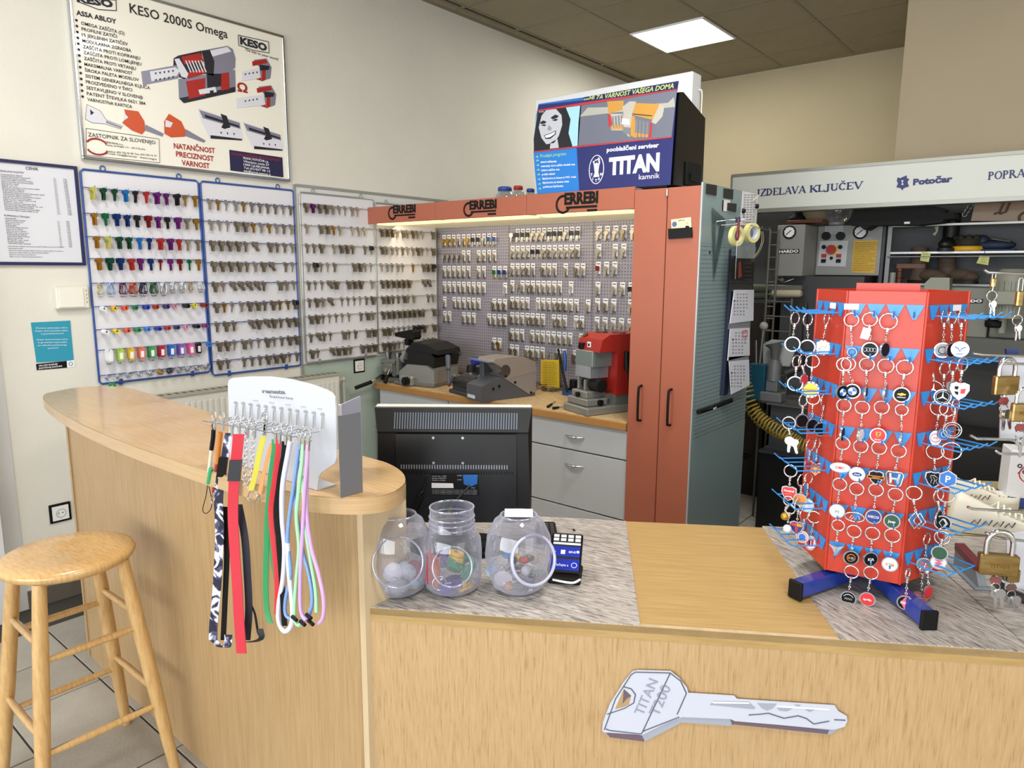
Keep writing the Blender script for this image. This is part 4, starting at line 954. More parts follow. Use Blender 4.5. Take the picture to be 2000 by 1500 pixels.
# machine 2 : modern grey cutting machine
p2 = onz(960, 770, ZB)
m2 = mroot('key_cutting_machine', 'modern grey key cutting machine with domed cover in the middle of the bench', -2.80, 3.19, -14, (1.2, 1.2, 1.22))
yz = lambda x0: axes((x0, 0, 0), (0, 1, 0), (0, 0, 1), (1, 0, 0))
MB().prism([(-.17, 0), (.16, 0), (.16, .15), (.05, .145), (-.165, .075)], .0, .13, yz(.03)).build('body', mat('#4d4f55', .45), m2)
MB().prism([(-.055, .118), (.162, .155), (.162, .02), (.12, .012)], 0, .136, yz(.027)).build('side_cover', mat('#8d8684', .4, .15), m2)
MB().prism([(-.10, .185), (-.09, .20), (.02, .205), (.10, .195), (.155, .17), (.163, .12), (-.015, .10), (-.03, .13), (-.06, .165)], 0, .138, yz(.026)).build('dome_cover', mat('#958c84', .38, .2), m2)
MB().box((-.02, -.125, .185), (.16, -.085, .188)).build('spark_shield', mat('#7f9ed6', .1, 0, trans=.6), m2)
MB().cyl((.03, -.02, .135), (.035, -.02, .135), .035, n=20).cyl((.148, -.03, .14), (.166, -.03, .14), .030, n=18).build('cutting_wheel', M_dsteel, m2)
MB().box((.02, -.085, .08), (.055, -.03, .175), bev=.004).build('wheel_guard', mat('#474a50', .4), m2)
MB().box((-.17, -.15, 0), (.03, .06, .02), bev=.005).prism([(-.13, .02), (.05, .02), (.05, .09), (-.08, .09), (-.13, .05)], 0, .14, yz(-.16)).build('carriage_bed', mat('#35373b', .45), m2)
MB().cyl((-.15, -.10, .05), (.02, -.10, .05), .034, n=18).build('carriage_shaft', mat('#222427', .4), m2)
k = MB(); kk = MB()
for x in (-.135, -.045):
    k.cyl((x, -.03, .085), (x, -.03, .10), .022, n=14); kk.cyl((x, -.03, .10), (x, -.03, .135), .027, .024, n=10)
k.box((-.17, -.07, .075), (.02, .02, .092), bev=.005); k.build('clamp', M_dsteel, m2); kk.build('clamp_knob', M_mk, m2)
k = MB()
for x in (-.14, -.04): k.box((x-.020, -.012, .135), (x+.018, .006, .175), RZ(0), bev=.005).cyl((x, -.02, .15), (x, .02, .15), .019, n=12)
k.build('wing_nut', mat('#26308c', .35), m2)
k = MB().cyl((-.165, -.15, .035), (-.235, -.11, .145), .0065).cyl((-.165, -.15, .035), (-.10, -.16, .09), .006); k.build('lever_rod', mat('#596070', .3, .6), m2)
k = MB().cyl((-.21, -.125, .11), (-.255, -.10, .175), .012, .014).cyl((-.135, -.155, .06), (-.095, -.16, .10), .0105); k.build('lever_grip', mat('#4b5260', .4), m2)
k = MB(); k.text('ERREBI', axes((.045, -.1715, .012), (1, 0, 0), (0, 0, 1), (0, -1, 0)), .022, off=.03); k.build('lettering', M_paper, m2)
k = MB()
for y, z in ((-.10, .06), (-.065, .07), (.03, .08), (-.03, .115), (.13, .02)): k.cyl((.163, y, z), (.167, y, z), .006, n=10)
k.build('screw', M_black, m2)
# machine 3 : red and grey punching machine
m3 = mroot('laser_key_machine', 'red and grey vertical key milling machine beside the copper cabinet', -2.03, 3.262, -20, (1.28, 1.25, 1.3))
MB().box((-.075, -.17, 0), (.10, .17, .032), bev=.004).build('base', M_mgl, m3)
MB().box((-.065, -.155, .034), (.075, -.03, .062), bev=.003).build('slide_plate', M_mgl, m3)
MB().box((-.055, -.14, .062), (.05, -.04, .09), bev=.003).build('slide_plate', M_mgl, m3)
MB().box((-.02, -.02, .03), (.095, .15, .075)).box((.06, -.05, .03), (.075, -.02, .08)).build('column_foot', M_mg, m3)
RD = mat('#9c231c', .4, coat=.1)
MB().prism([(-.02, .075), (.16, .075), (.16, .30), (.13, .325), (-.06, .325), (-.10, .305), (-.115, .255), (-.02, .255)], 0, .155, yz(-.055)).build('housing', RD, m3)
MB().box((-.05, -.025, .08), (.02, -.015, .17)).build('nozzle_plate', mat('#a8372c', .3), m3)
MB().box((-.057, -.122, .19), (.062, -.012, .257), bev=.003).build('spindle_box', mat('#7f8a88', .35, .3), m3)
MB().box((-.052, -.1235, .145), (.055, -.1215, .192)).box((.052, -.122, .145), (.0545, -.03, .192)).build('safety_shield', clear_mat('#c9d2d0', .1, .35), m3)
k = MB()
for x in (-.025, .03): k.cyl((x, -.07, .15), (x, -.07, .19), .011, n=12).cyl((x, -.07, .13), (x, -.07, .15), .003, n=8)
k.build('spindle', M_steel, m3)
MB().box((-.04, -.121, .258), (-.01, -.104, .285), bev=.002).build('switch', M_black, m3)
k = MB().cyl((-.01, -.02, .3255), (-.01, -.02, .329), .026, n=18).cyl((.045, .03, .3255), (.045, .03, .328), .03, n=18).cyl((-.035, -.085, .312), (-.035, -.09, .318), .012, n=12); k.build('top_cap', mat('#4a2a24', .4), m3)
k = MB().box((.01, -.1105, .263), (.034, -.109, .292)); k.i = 1; k.cyl((.022, -.111, .280), (.022, -.1125, .280), .006, n=10); k.build('sticker', [M_paper, M_ink], m3)
k = MB().box((-.045, -.12, .09), (-.032, -.05, .142), bev=.003).box((.0, -.12, .09), (.012, -.05, .135), bev=.003); k.build('vise_jaw', M_mgl, m3)
k = MB().cyl((-.035, -.085, .115), (.065, -.085, .115), .022, n=16).cyl((.02, -.085, .115), (.085, -.085, .115), .027, n=12); k.build('vise_knob', M_mk, m3)
k = MB().cyl((-.0, -.142, .075), (-.0, -.155, .075), .010, n=12).cyl((.076, -.09, .048), (.09, -.09, .048), .012, n=12); k.build('adjust_knob', M_black, m3)
k = MB().tube([(.115, .02, .245), (.12, .03, .16), (.115, .05, .055)], .008, 8).cyl((.116, .02, .18), (.115, .015, .255), .013, .010, n=10); k.build('feed_lever', M_black, m3)
# small things on the bench
def bpt(px, py): return onz(px, py, ZB)
p = bpt(1075, 745)
t = root('yellow_sheet', 'yellow instruction sheet leaning against the perforated panel behind the red machine', 'sheet', T(ony(1076, 745, YP-.06)))
F_ = Face(facey(0, YP-.06, 0)).rel(t.matrix_world)
k = MB(); poly(k, F_, [(1057, 702), (1092, 703), (1093, 758), (1056, 756)], 0, .002); k.build('sheet', mat('#d3b52e', .5), t)
k = MB()
for i in range(14): tfit(k, F_, 'navodila za varno delo s strojem'[:24+(i*5) % 8], (1061, 708+i*3.3), (1061+24+(i*7) % 5, 708.3+i*3.3), 1.6, z=.0022)
k.build('lettering', M_ink, t)
tb_ = root('blue_tray', 'small blue plastic parts tray on the bench behind the domed machine', 'tray', T(-2.30, 3.50, ZB))
k = MB().box((-.16, -.04, 0), (.02, .04, .004)).box((-.16, -.04, .004), (.02, -.036, .035)).box((-.16, .036, .004), (.02, .04, .035)).box((-.16, -.036, .004), (-.156, .036, .035)).box((.016, -.036, .004), (.02, .036, .035)); k.build('tray_body', mat('#20467e', .4), tb_)
g = bpt(1072, 762); random.seed(5); k = MB()
for i in range(34):
    M = T(g.x+random.uniform(-.10, .06), g.y+random.uniform(-.04, .04), ZB+.002+random.uniform(0, .022)) @ RZ(random.uniform(0, 180)) @ RX(random.uniform(-20, 20)); key_geo(k, i % 4, .055, M)
tag(k.build('loose_key_pile', KC['dark'], None, frame=T(g.x, g.y, ZB), world=True), 'heap of loose key blanks on the bench between the grey and the red machine', 'keys', kind='stuff')
for nme, a, b, lab in (('screwdriver', (1070, 797), (1085, 787), 'small black screwdriver lying on the bench, left of the red machine'), ('screwdriver', (1080, 800), (1102, 797), 'thick handled screwdriver lying right against the base of the red machine')):
    A_, B_ = bpt(*a), bpt(*b); A_.z = B_.z = ZB+.008; k = MB(); k.cyl(A_, A_+(B_-A_)*.5, .008, .006, n=10); k.i = 1; k.cyl(A_+(B_-A_)*.5, B_, .0025, n=8)
    tag(k.build(nme, [M_black, M_dsteel], None, frame=T(A_), world=True), lab, 'tool')
pl1 = bpt(872, 752); k = MB(); k.tube([pl1+Vector((-.03, -.02, .008)), pl1+Vector((.0, 0, .009)), pl1+Vector((.05, .03, .008))], .0045, 6).tube([pl1+Vector((-.02, -.035, .008)), pl1+Vector((.0, 0, .009)), pl1+Vector((.055, .005, .008))], .0045, 6); k.i = 1
k.cyl(pl1+Vector((0, 0, .004)), pl1+Vector((-.035, 0.01, .008)), .006, .002, n=8); tag(k.build('pliers', [mat('#c2512e', .4), M_dsteel], None, frame=T(pl1), world=True), 'orange handled small pliers on the bench between two machines', 'tool')
q = ony(1118, 735, 3.5); k = MB(); k.tube([ony(1090, 682, 3.55), ony(1098, 720, 3.5), ony(1108, 765, 3.42)+Vector((0, 0, .0))], .008, 8); k.i = 1; k.tube([ony(1102, 685, 3.57), ony(1104, 705, 3.56), ony(1103, 725, 3.55)], .011, 8); k.i = 0
b0 = bpt(1112, 772); k.cyl((b0.x, b0.y+.05, ZB), (b0.x, b0.y+.05, ZB+.09), .03, n=16)
tag(k.build('tool_holder', [M_black, M_blue], None, frame=T(b0.x, b0.y, ZB), world=True), 'black round tool holder with blue and black handles left of the red machine', 'tool holder')
b0 = Vector((-2.17, 3.50, ZB)); k = MB(); k.lathe([(.0001, 0), (.028, 0), (.028, .075), (.014, .095), (.014, .11), (.0001, .11)], 18); tag(k.build('white_bottle', mat('#d6cfc8', .4), None, frame=T(b0.x-.02, b0.y+.02, ZB)), 'squat white plastic bottle standing behind the red machine', 'bottle')
k = MB().box((-.05, -.05, 0), (.06, .05, .10), bev=.004); tag(k.build('blue_box', mat('#1c2858', .5), None, frame=T(-1.825, 3.50, ZB)), 'dark blue box behind the red machine against the cabinet', 'box')
q = ony(790, 735, 3.45)
k = MB(); M = axes(ony(823, 688, 3.56), RGT, (0, 0, 1), RGT.cross(Vector((0, 0, 1)))) ; key_geo(k, 3, .062, M)
tag(k.build('key_blank', mat('#e8e8e6', .3, .4), None, frame=T(ony(823, 688, 3.56)), world=True), 'single bright key blank hanging low on the left perforated panel', 'key')
k = MB(); k.ribbon([ony(786, 682, 3.64), ony(900, 690, 3.64)], .02, .003, (0, 0, 1)); k.i = 1; k.cyl(ony(841, 683, 3.6), ony(841, 720, 3.6), .006, n=8)
tag(k.build('measuring_gauge', [M_dsteel, mat('#a0602e', .5)], None, frame=T(ony(841, 700, 3.62)), world=True), 'flat metal gauge and brown stick hung at the foot of the left perforated panel', 'tool')

# ================================================================== THINGS ON TOP OF THE UNIT
def jar_small(px, r, h, lidc, label, y=3.45):
    q = ony(px, 384, y); t = root('plastic_jar', label, 'jar', T(q.x, y, 1.985))
    MB().lathe([(.0001, 0), (r*.9, 0), (r, .01), (r, h*.55), (r*.75, h*.8), (r*.62, h*.86), (r*.62, h*.9)], 20).build('jar_body', clear_mat('#d8d8cf', .08, .3), t)
    MB().lathe([(.0001, h*.88), (r*.70, h*.88), (r*.70, h*1.08), (r*.6, h*1.12), (.0001, h*1.12)], 20).build('lid', mat(lidc, .4), t)
    k = MB(); random.seed(px)
    for i in range(5): k.ball((random.uniform(-r*.5, r*.5), random.uniform(-r*.5, r*.5), .012+random.uniform(0, .02)), .012, 6)
    k.build('contents', M_dsteel, t, kind='stuff')
jar_small(986, .062, .105, '#26489a', 'clear jar with blue lid, leftmost on top of the copper fascia')
jar_small(1012, .040, .095, '#a8251f', 'clear jar with red lid on top of the copper fascia', 3.38)
jar_small(1036, .034, .085, '#24438f', 'small clear jar with blue lid touching the lock shop sign box', 3.46)
# sign box with printed front, black television set behind it
YS = 3.10
tv = root('television', 'black tube television lying on the cabinet behind the printed sign', 'television', T(-1.9, 3.25, 1.985))
MB().prism([(3.112, 1.992), (3.112, 2.405), (3.15, 2.412), (3.395, 2.335), (3.40, 1.992)], 0, .62, axes((-2.20, 0, 0), (0, 1, 0), (0, 0, 1), (1, 0, 0))).build('housing', mat('#060607', .25, spec=.3), tv, world=True)
k = MB().box((-1.585, 3.20, 2.0), (-1.57, 3.36, 2.11), bev=.004).box((-1.57, 3.24, 2.02), (-1.562, 3.32, 2.06)); k.build('rear_recess', M_black, tv, world=True)
sb_ = root('light_box_sign', 'white framed sign box behind the television', 'sign', T(-2.1, 3.46, 1.985))
sb_['label'] = 'white framed light box sign advertising locks on top of the cabinet'
lt, rt_, rb_ = ony(1046, 190, 3.43), ony(1353, 145, 3.43), None
MB().box((lt.x, 3.43, 1.986), (rt_.x, 3.53, (lt.z+rt_.z)/2), bev=.004).build('box_body', mat('#dcdee2', .3), sb_, world=True)
zt = (lt.z+rt_.z)/2
FA = Face(facey(0, 3.43, 0)).rel(sb_.matrix_world)
k = MB(); poly(k, FA, [(1052, 203), (1140, 190), (1137, 212), (1048, 222)], 0, .001); k.i = 1; poly(k, FA, [(1140, 190), (1326, 158), (1322, 184), (1136, 213)], 0, .001)
k.build('printed_strip', [mat('#2f75c8', .4), mat('#1b2360', .4)], sb_)
k = MB(); tfit(k, FA, '•••MI ZA VARNOST VAŠEGA DOMA', (1140, 199), (1316, 172), 9, z=.0015, off=.02, shear=.25); k.build('strip_lettering', mat('#cfe07a', .5), sb_)
k = MB().tube(smooth_path([(rt_.x+.002, 3.50, 2.50), (rt_.x+.02, 3.50, 2.49), (rt_.x+.022, 3.50, 2.40), (rt_.x+.02, 3.50, 2.20)], 4), .003, 6); k.build('cable', M_white, sb_, world=True)
pr_ = root('printed_sign', 'large blue printed lock dealer sign with smiling woman photo and white letters', 'sign', T(-2.1, YS, 1.985))
FB = Face(facey(0, YS, 0)).rel(pr_.matrix_world)
bow = [(1053, 205), (1048, 230), (1044, 262), (1043, 300), (1045, 330), (1050, 379)]
k = MB(); poly(k, FB, bow+[(1310, 361), (1322, 178)], 0, .003); k.build('print_sheet', mat('#1a2166', .35, coat=.2), pr_)
k = MB(); poly(k, FB, bow[2:]+[(1132, 373), (1127, 290), (1140, 205), (1137, 209), (1048, 222)], .003, .0004); k.build('blue_column', mat('#1f78cc', .4), pr_)
def z6(*l): return [(960+x*.27, 120+y*.27) for x, y in l]
k = MB()
def pz(i, z, *pts): k.i = i; poly(k, FB, z6(*pts), z, .0004)
pz(0, .0034, (338, 358), (652, 318), (630, 610), (310, 650), (305, 560), (325, 420))     # backdrop pale blue
pz(1, .0036, (338, 358), (540, 332), (575, 420), (560, 520), (590, 618), (310, 650), (308, 560))     # hair
pz(2, .0038, (365, 395), (400, 350), (470, 345), (510, 390), (515, 460), (490, 540), (455, 590), (400, 600), (365, 555), (345, 480))  # face
pz(2, .0038, (430, 590), (480, 560), (490, 625), (425, 632))
pz(1, .0040, (352, 445), (375, 428), (400, 435), (395, 448), (365, 455)); pz(1, .0040, (430, 408), (465, 385), (490, 395), (480, 408), (445, 420))
pz(1, .0040, (360, 462), (385, 455), (400, 462), (385, 470)); pz(1, .0040, (440, 428), (465, 415), (485, 420), (470, 432))
pz(3, .0040, (405, 495), (420, 460), (440, 485), (430, 503)); pz(1, .0039, (382, 535), (430, 520), (470, 500), (468, 528), (430, 560), (395, 562)); pz(4, .0041, (388, 538), (430, 525), (464, 508), (460, 526), (428, 548), (398, 554))
pz(5, .0034, (645, 318), (1345, 205), (1305, 545), (625, 610), (632, 450))       # grey backdrop of the product
pz(9, .0036, (640, 400), (900, 370), (1330, 330), (1322, 260), (1280, 300), (900, 330), (700, 335))
pz(6, .0038, (840, 290), (960, 285), (955, 350), (850, 380)); pz(6, .0040, (1010, 300), (1240, 310), (1250, 360), (1200, 430), (1030, 390)); pz(7, .0042, (950, 330), (1000, 290), (1050, 290), (1020, 380), (1010, 470), (960, 400)); pz(7, .0043, (1160, 440), (1220, 310), (1255, 320), (1240, 400), (1190, 455)); pz(1, .0044, (1030, 378), (1165, 392), (1165, 398), (1030, 385))
pz(7, .0040, (845, 380), (950, 380), (1010, 470), (1000, 550), (950, 500), (870, 500)); pz(8, .0042, (845, 380), (866, 385), (880, 480), (850, 470))
for i in range(4): pz(10, .0046, (872+i*22, 400-i*3), (886+i*22, 398-i*3), (892+i*22, 480), (878+i*22, 480)); pz(6, .0047, (868+i*22, 462), (884+i*22, 464), (888+i*22, 495), (872+i*22, 492))
pz(6, .0040, (1010, 390), (1040, 400), (1050, 555), (1010, 540))
for i in range(5): pz(10 if i < 4 else 8, .0046, (1045+i*26, 420+i*6), (1062+i*26, 424+i*6), (1058+i*26, 520+i*4), (1040+i*26, 518+i*4)); pz(6 if i < 4 else 8, .0047, (1038+i*26, 515+i*4), (1058+i*26, 518+i*4), (1056+i*26, 548+i), (1036+i*26, 546+i))
pz(4, .0047, (950, 412), (1000, 420), (1000, 460), (945, 455)); pz(10, .0047, (955, 475), (1010, 480), (1008, 530), (955, 520))
pz(8, .0048, (305, 652), (625, 612), (1308, 543), (1308, 552), (625, 624), (308, 660)); pz(8, .0048, (338, 352), (660, 300), (1345, 200), (1345, 207), (660, 318), (338, 362))
k.build('printed_picture', [mat('#9fd0ee', .4), mat('#14161f', .4), mat('#b9bcc6', .5), mat('#8d8f9c', .5), mat('#eef0f4', .4), mat('#686c7c', .4), mat('#cf9a4a', .3, .3), mat('#c8c4bc', .25, .4), mat('#b33138', .4), mat('#a7a79f', .4), mat('#83858a', .35, .3)], pr_)
k = MB()
tfit(k, FB, 'TITAN', (960+850*.27, 120+818*.27), (960+1215*.27, 120+786*.27), 32, z=.0035, off=.05)
tfit(k, FB, 'pooblaščeni serviser', (960+836*.27, 120+655*.27), (960+1212*.27, 120+620*.27), 8.5, z=.0035, off=.03)
tfit(k, FB, 'kamnik', (960+1068*.27, 120+855*.27), (960+1218*.27, 120+843*.27), 10.5, z=.0035)
cc = Vector(FB.q(960+762*.27, 120+783*.27)); top = Vector(FB.q(960+762*.27, 120+680*.27)); rr = (top-cc).length
k.tube([(cc.x+rr*.62*math.cos(R(a)), cc.y+rr*math.sin(R(a)), .0042) for a in range(0, 360, 15)], .0022, 5, True, FB.M)
W_ = lambda *l: k.prism([(cc.x+x*rr, cc.y+y*rr) for x, y in l], .0035, .0045, FB.M)
W_((-.12, .42), (0, .5), (.12, .42), (.1, .28), (-.1, .28)); W_((-.22, .28), (.22, .25), (.16, -.2), (.26, -.52), (-.26, -.52), (-.14, -.2)); W_((-.22, .28), (-.3, .55), (-.12, .72), (-.1, .64), (-.2, .52), (-.1, .3)); W_((.22, .25), (.32, .5), (.14, .66), (.12, .58), (.2, .48), (.1, .28))
W_((-.34, .6), (.2, .78), (.22, .72), (-.32, .54)); W_((.12, .82), (.2, .86), (.3, .62), (.22, .6))
for i, ch in enumerate('TITAN'):
    a = R(205+i*32); k.text(ch, FB.M @ T(cc.x+rr*.50*math.cos(a)*.9-.006, cc.y+rr*.76*math.sin(a)-.007, .0035), rr*.27, off=.03)
for i in range(7):
    y_ = 725+i*30; L = (115, 245, 130, 95, 245, 190, 145)[i]; tt = ('sistemi zaklepanja', 'svetovanje varno zaščite vhodnih vrat', 'šolstvo zaščite vrat', 'profilni cilindri', 'ključavnice za lesena in PVC vrata', 'ključavnice za lesena vrata', 'pohištvene ključavnice')[i]
    tfit(k, FB, tt, (960+(358+i*3)*.27, 120+(y_+10)*.27), (960+(358+i*3+L)*.27, 120+(y_+10-L*.055)*.27), 4.0, z=.0037, off=.015)
tfit(k, FB, 'VI ZA', *z6((345, 372), (382, 368)), 2.8, z=.0042)
k.build('lettering', mat('#eceef4', .4), pr_)
k = MB(); tfit(k, FB, 'Prodajni program:', *z6((356, 696), (545, 678)), 6.5, z=.0037, off=.015)
for i in range(8):
    x, y = 322+i*3, 686+i*34-(8 if i else 0); kk = z6((x, y+3), (x+12, y+2), (x+10, y-6), (x+22, y+4), (x+12, y+14), (x+12, y+8), (x, y+9)); poly(k, FB, kk, .0036, .0004)
k.build('green_lettering', mat('#8fc58a', .5), pr_)
MB().box((-2.40, 3.100, 1.986), (-1.62, 3.112, 2.0)).build('support_lip', M_black, pr_, world=True)
# ================================================================== THINGS ON THE CABINET'S PERFORATED SIDE
XS = XR+.001
FS = Face(axes((XS, 0, 0), (0, 1, 0), (0, 0, 1), (1, 0, 0)))
def side(px, py, dx=0): v = onx(px, py, XS+dx); return v
def sroot(name, label, cat, px, py, group=None):
    t = root(name, label, cat, T(side(px, py)), group); FS.rel(t.matrix_world); return t
nmm = ('leftmost black square patch at the top of the grey cabinet side', 'second black square patch at the top of the grey cabinet side', 'lowest black square patch, over a small photo on the cabinet side')
for i, (x0, y0, x1, y1, sk) in enumerate(((1379, 359, 1399, 380, 3), (1413, 368, 1431, 388, 2), (1420, 396, 1437, 413, 2))):
    t = sroot('magnetic_patch', nmm[i], 'magnet', x0, y1); k = MB(); poly(k, FS, [(x0, y0), (x1, y0+sk), (x1-1, y1+sk-1), (x0-1, y1-2)], .001 if i == 2 else 0, .004); k.build('patch', mat('#2c2a29', .6), t)
t = sroot('photo_card', 'small white photo card partly under the lowest black patch', 'card', 1410, 410); k = MB(); poly(k, FS, [(1412, 389), (1426, 391), (1424, 413), (1409, 412)], 0, .001); k.i = 1; poly(k, FS, [(1411, 390), (1413, 390), (1412, 412), (1409, 412)], .001, .0006); k.build('card', [M_paper, M_black], t)
# set square of clear plastic
t = sroot('set_square', 'grey transparent set square hanging on the perforated cabinet side', 'ruler', 1392, 440)
k = MB(); A3 = [(1389, 405), (1416, 430), (1392, 548)]; B3_ = [(1396, 440), (1405, 438), (1395, 500)]
n_ = 3; pa = [FS.q(*p) for p in A3]; pb = [FS.q(*p) for p in B3_]
v = [(x, y, z) for z in (.004, .006) for x, y in pa+pb]
k.add(v, [(0, 1, 4, 3), (1, 2, 5, 4), (2, 0, 3, 5), (6, 9, 10, 7), (7, 10, 11, 8), (8, 11, 9, 6), (0, 6, 7, 1), (1, 7, 8, 2), (2, 8, 6, 0)], False, FS.M)
k.build('ruler_body', mat('#4f6468', .2, alpha=.62), t)
# wire arm with rolls of tape
t = root('wire_rack', 'chrome wire hook rack screwed on the cabinet side, holding tape rolls', 'rack', T(side(1400, 432)))
a = side(1397, 432); k = MB()
def sd(px, py, x): return onx(px, py, x)
k.tube([sd(1397, 447, XS+.003), sd(1399, 433, XS+.004), sd(1420, 430, XS+.03), sd(1450, 429, XS+.10), sd(1466, 427, XS+.13), sd(1473, 420, XS+.14)], .0022, 6)
k.tube([sd(1408, 440, XS+.003), sd(1430, 438, XS+.05), sd(1452, 436, XS+.10), sd(1466, 434, XS+.12)], .002, 6)
for x in (1414, 1419, 1425): k.tube([sd(x, 434, XS+.004), sd(x-1, 444, XS+.004)], .0016, 5)
k.tube([sd(1408, 445, XS+.004), sd(1430, 444, XS+.004)], .0016, 5)
k.tube([sd(1466, 440, XS+.12), sd(1485, 446, XS+.13), sd(1500, 450, XS+.14), sd(1504, 445, XS+.145)], .0018, 5)
k.tube([sd(1464, 444, XS+.10), sd(1482, 450, XS+.12), sd(1490, 443, XS+.125)], .0018, 5)
k.build('wire', M_steel, t, world=True)
def taperoll(px, py, x, r, w, ax, label, core):
    c_ = sd(px, py, x); t = root('tape_roll', label, 'tape', T(c_), 'masking tape rolls on the cabinet side')
    M = axes((0, 0, 0), *ax)
    k = MB().lathe([(r*.66, -w/2), (r, -w/2), (r, w/2), (r*.66, w/2), (r*.66, -w/2)], 28, M, sm=False); k.build('tape', mat('#d9cf8e', .6), t)
    k = MB().lathe([(r*.60, -w/2), (r*.67, -w/2-.0005), (r*.67, w/2+.0005), (r*.60, w/2), (r*.60, -w/2)], 28, M, sm=False); k.build('core', mat(core, .5), t)
n1 = Vector((.97, -.24, .0)).normalized(); taperoll(1438, 461, XS+.085, .046, .022, (n1.cross(Vector((0, 0, 1))), (0, 0, 1), n1), 'pale masking tape roll on the wire rack, behind the red handled awl', '#cfc7a0')
n2 = Vector((.95, -.32, .0)).normalized(); taperoll(1468, 455, XS+.105, .046, .026, (n2.cross(Vector((0, 0, 1))), (0, 0, 1), n2), 'yellowish masking tape roll on the wire rack, the right one with white core', '#d6dae6')
k = MB(); k.tube([sd(1441, 424, XS+.085), sd(1442, 434, XS+.088)], .012, 8); k.i = 1; k.tube([sd(1443, 428, XS+.12), sd(1442, 445, XS+.12), sd(1440, 462, XS+.12), sd(1440, 470, XS+.12)], .006, 8, radii=[.005, .006, .009, .005]); k.i = 2; k.tube([sd(1440, 470, XS+.12), sd(1438, 500, XS+.118), sd(1436, 545, XS+.114)], .0013, 5)
tag(k.build('awl', [mat('#26304f', .5), mat('#6e1f2c', .35), M_steel], None, frame=T(sd(1441, 430, XS+.12)), world=True), 'dark red handled awl with long thin blade hanging before the tape roll', 'tool')
k = MB()
for d in (0, 3): k.tube(smooth_path([sd(1490-d, 452, XS+.13), sd(1491-d, 470, XS+.13), sd(1485-d, 488, XS+.12), sd(1476-d, 502, XS+.11)], 4), .002, 5)
tag(k.build('rubber_band', mat('#8f8c70', .5), None, frame=T(sd(1490, 460, XS+.13)), world=True), 'pale rubber strips hanging from the wire rack beside the tape', 'strip')
# long note with magnets above, shown beyond the cabinet's rear edge
yR = YP+.03
t = sroot('price_sheet', 'long white printed sheet held with black magnets at the rear of the cabinet side', 'sheet', 1460, 400)
k = MB(); poly(k, FS, [(1450, 373), (1481, 380), (1476, 440), (1445, 440)], .0005, .001); k.build('sheet', M_paper, t)
k = MB(); 
for j in range(4):
    for i in range(12): tfit(k, FS, 'kom 2,50'[:3+(i*j) % 5], (1453+j*6.5-i*.3, 381+i*4.8), (1457+j*6.5-i*.3, 382+i*4.8), 2, z=.0018)
k.build('lettering', M_ink, t)
k = MB()
for px, py in ((1450, 412), (1476, 403)): c_ = FS.q(px, py); k.cyl((c_[0], c_[1], .002), (c_[0], c_[1], .014), .013, .010, n=14, M=FS.M)
k.build('magnet', M_black, t)
k = MB(); k.tube([sd(1470, 392, XS+.01), sd(1478, 384, XS+.03), sd(1486, 380, XS+.04), sd(1476, 388, XS+.03), sd(1470, 394, XS+.01)], .004, 6, flat=.5)
tag(k.build('plastic_clip', mat('#c9cbb6', .5), None, frame=T(sd(1475, 388, XS+.02)), world=True), 'pale plastic clip at the top of the long printed sheet', 'clip')
# three month calendar
t = sroot('wall_calendar', 'tall three month wall calendar hanging on the cabinet side', 'calendar', 1440, 600)
FC = Face(axes((XS+.045, 0, 0), (0, 1, 0), (0, 0, 1), (1, 0, 0))).rel(t.matrix_world)
k = MB(); poly(k, FC, [(1443, 480), (1476, 482), (1473, 512), (1437, 512)], 0, .001); k.build('top_strip', mat('#8d979b', .5), t)
k = MB(); poly(k, FC, [(1427, 504), (1473, 505), (1470, 566), (1423, 570)], .0012, .001); k.i = 1; poly(k, FC, [(1442, 512), (1446, 510), (1448, 540), (1441, 543)], .0024, .0005); k.i = 2
for i in range(5): tfit(k, FC, 'Design line'[:6+i], (1454, 515+i*8), (1466, 515+i*8), 2.2, z=.0026)
k.build('picture', [mat('#151313', .25, coat=.3), mat('#8a3a2c', .4), mat('#5f5a58', .5)], t)
k = MB()
for pts, z in (([(1432, 566), (1470, 566), (1469, 626), (1423, 632)], .004), ([(1423, 642), (1461, 640), (1461, 694), (1418, 704)], .006), ([(1420, 706), (1459, 702), (1460, 752), (1424, 770)], .008)):
    poly(k, FC, pts, z, .003)
k.build('month_sheet', mat('#dfe2f0', .6), t)
k = MB(); poly(k, FC, [(1421, 632), (1462, 630), (1461, 641), (1419, 643)], .006, .001); poly(k, FC, [(1420, 697), (1459, 694), (1459, 703), (1419, 707)], .008, .001); k.build('month_header', mat('#85878f', .5), t)
k = MB(); 
for y0, n0, z in ((576, 31, .0075), (651, 30, .0095), (716, 31, .0115)):
    d_ = 1
    for c in range(6):
        for r in range(7):
            if d_ > n0 or (c == 0 and r < 2): continue
            tfit(k, FC, str(d_), (1430+c*6-(y0-576)*.05, y0+r*6.6), (1433+c*6-(y0-576)*.05, y0+r*6.6), 3, z=z); d_ += 1
k.build('numerals', M_ink, t)
k = MB(); q = [(1447, 646), (1455, 645), (1455, 657), (1447, 658)]
for a, b in zip(q, q[1:]+q[:1]): A_, B_ = FC.q(*a), FC.q(*b); k.cyl((*A_, .011), (*B_, .011), .0018, n=4, M=FC.M)
k.build('date_marker', M_red, t)
MB().box((XS+.001, yR-.34, 1.02), (XS+.006, yR-.325, 1.70)).build('back_strip', mat('#22252e', .5), t, world=True)
k = MB(); poly(k, FS, [(1425, 500), (1434, 500), (1424, 640), (1413, 770), (1405, 772), (1415, 640)], .002, .02); k.build('hanging_board', mat('#20263f', .4), t)
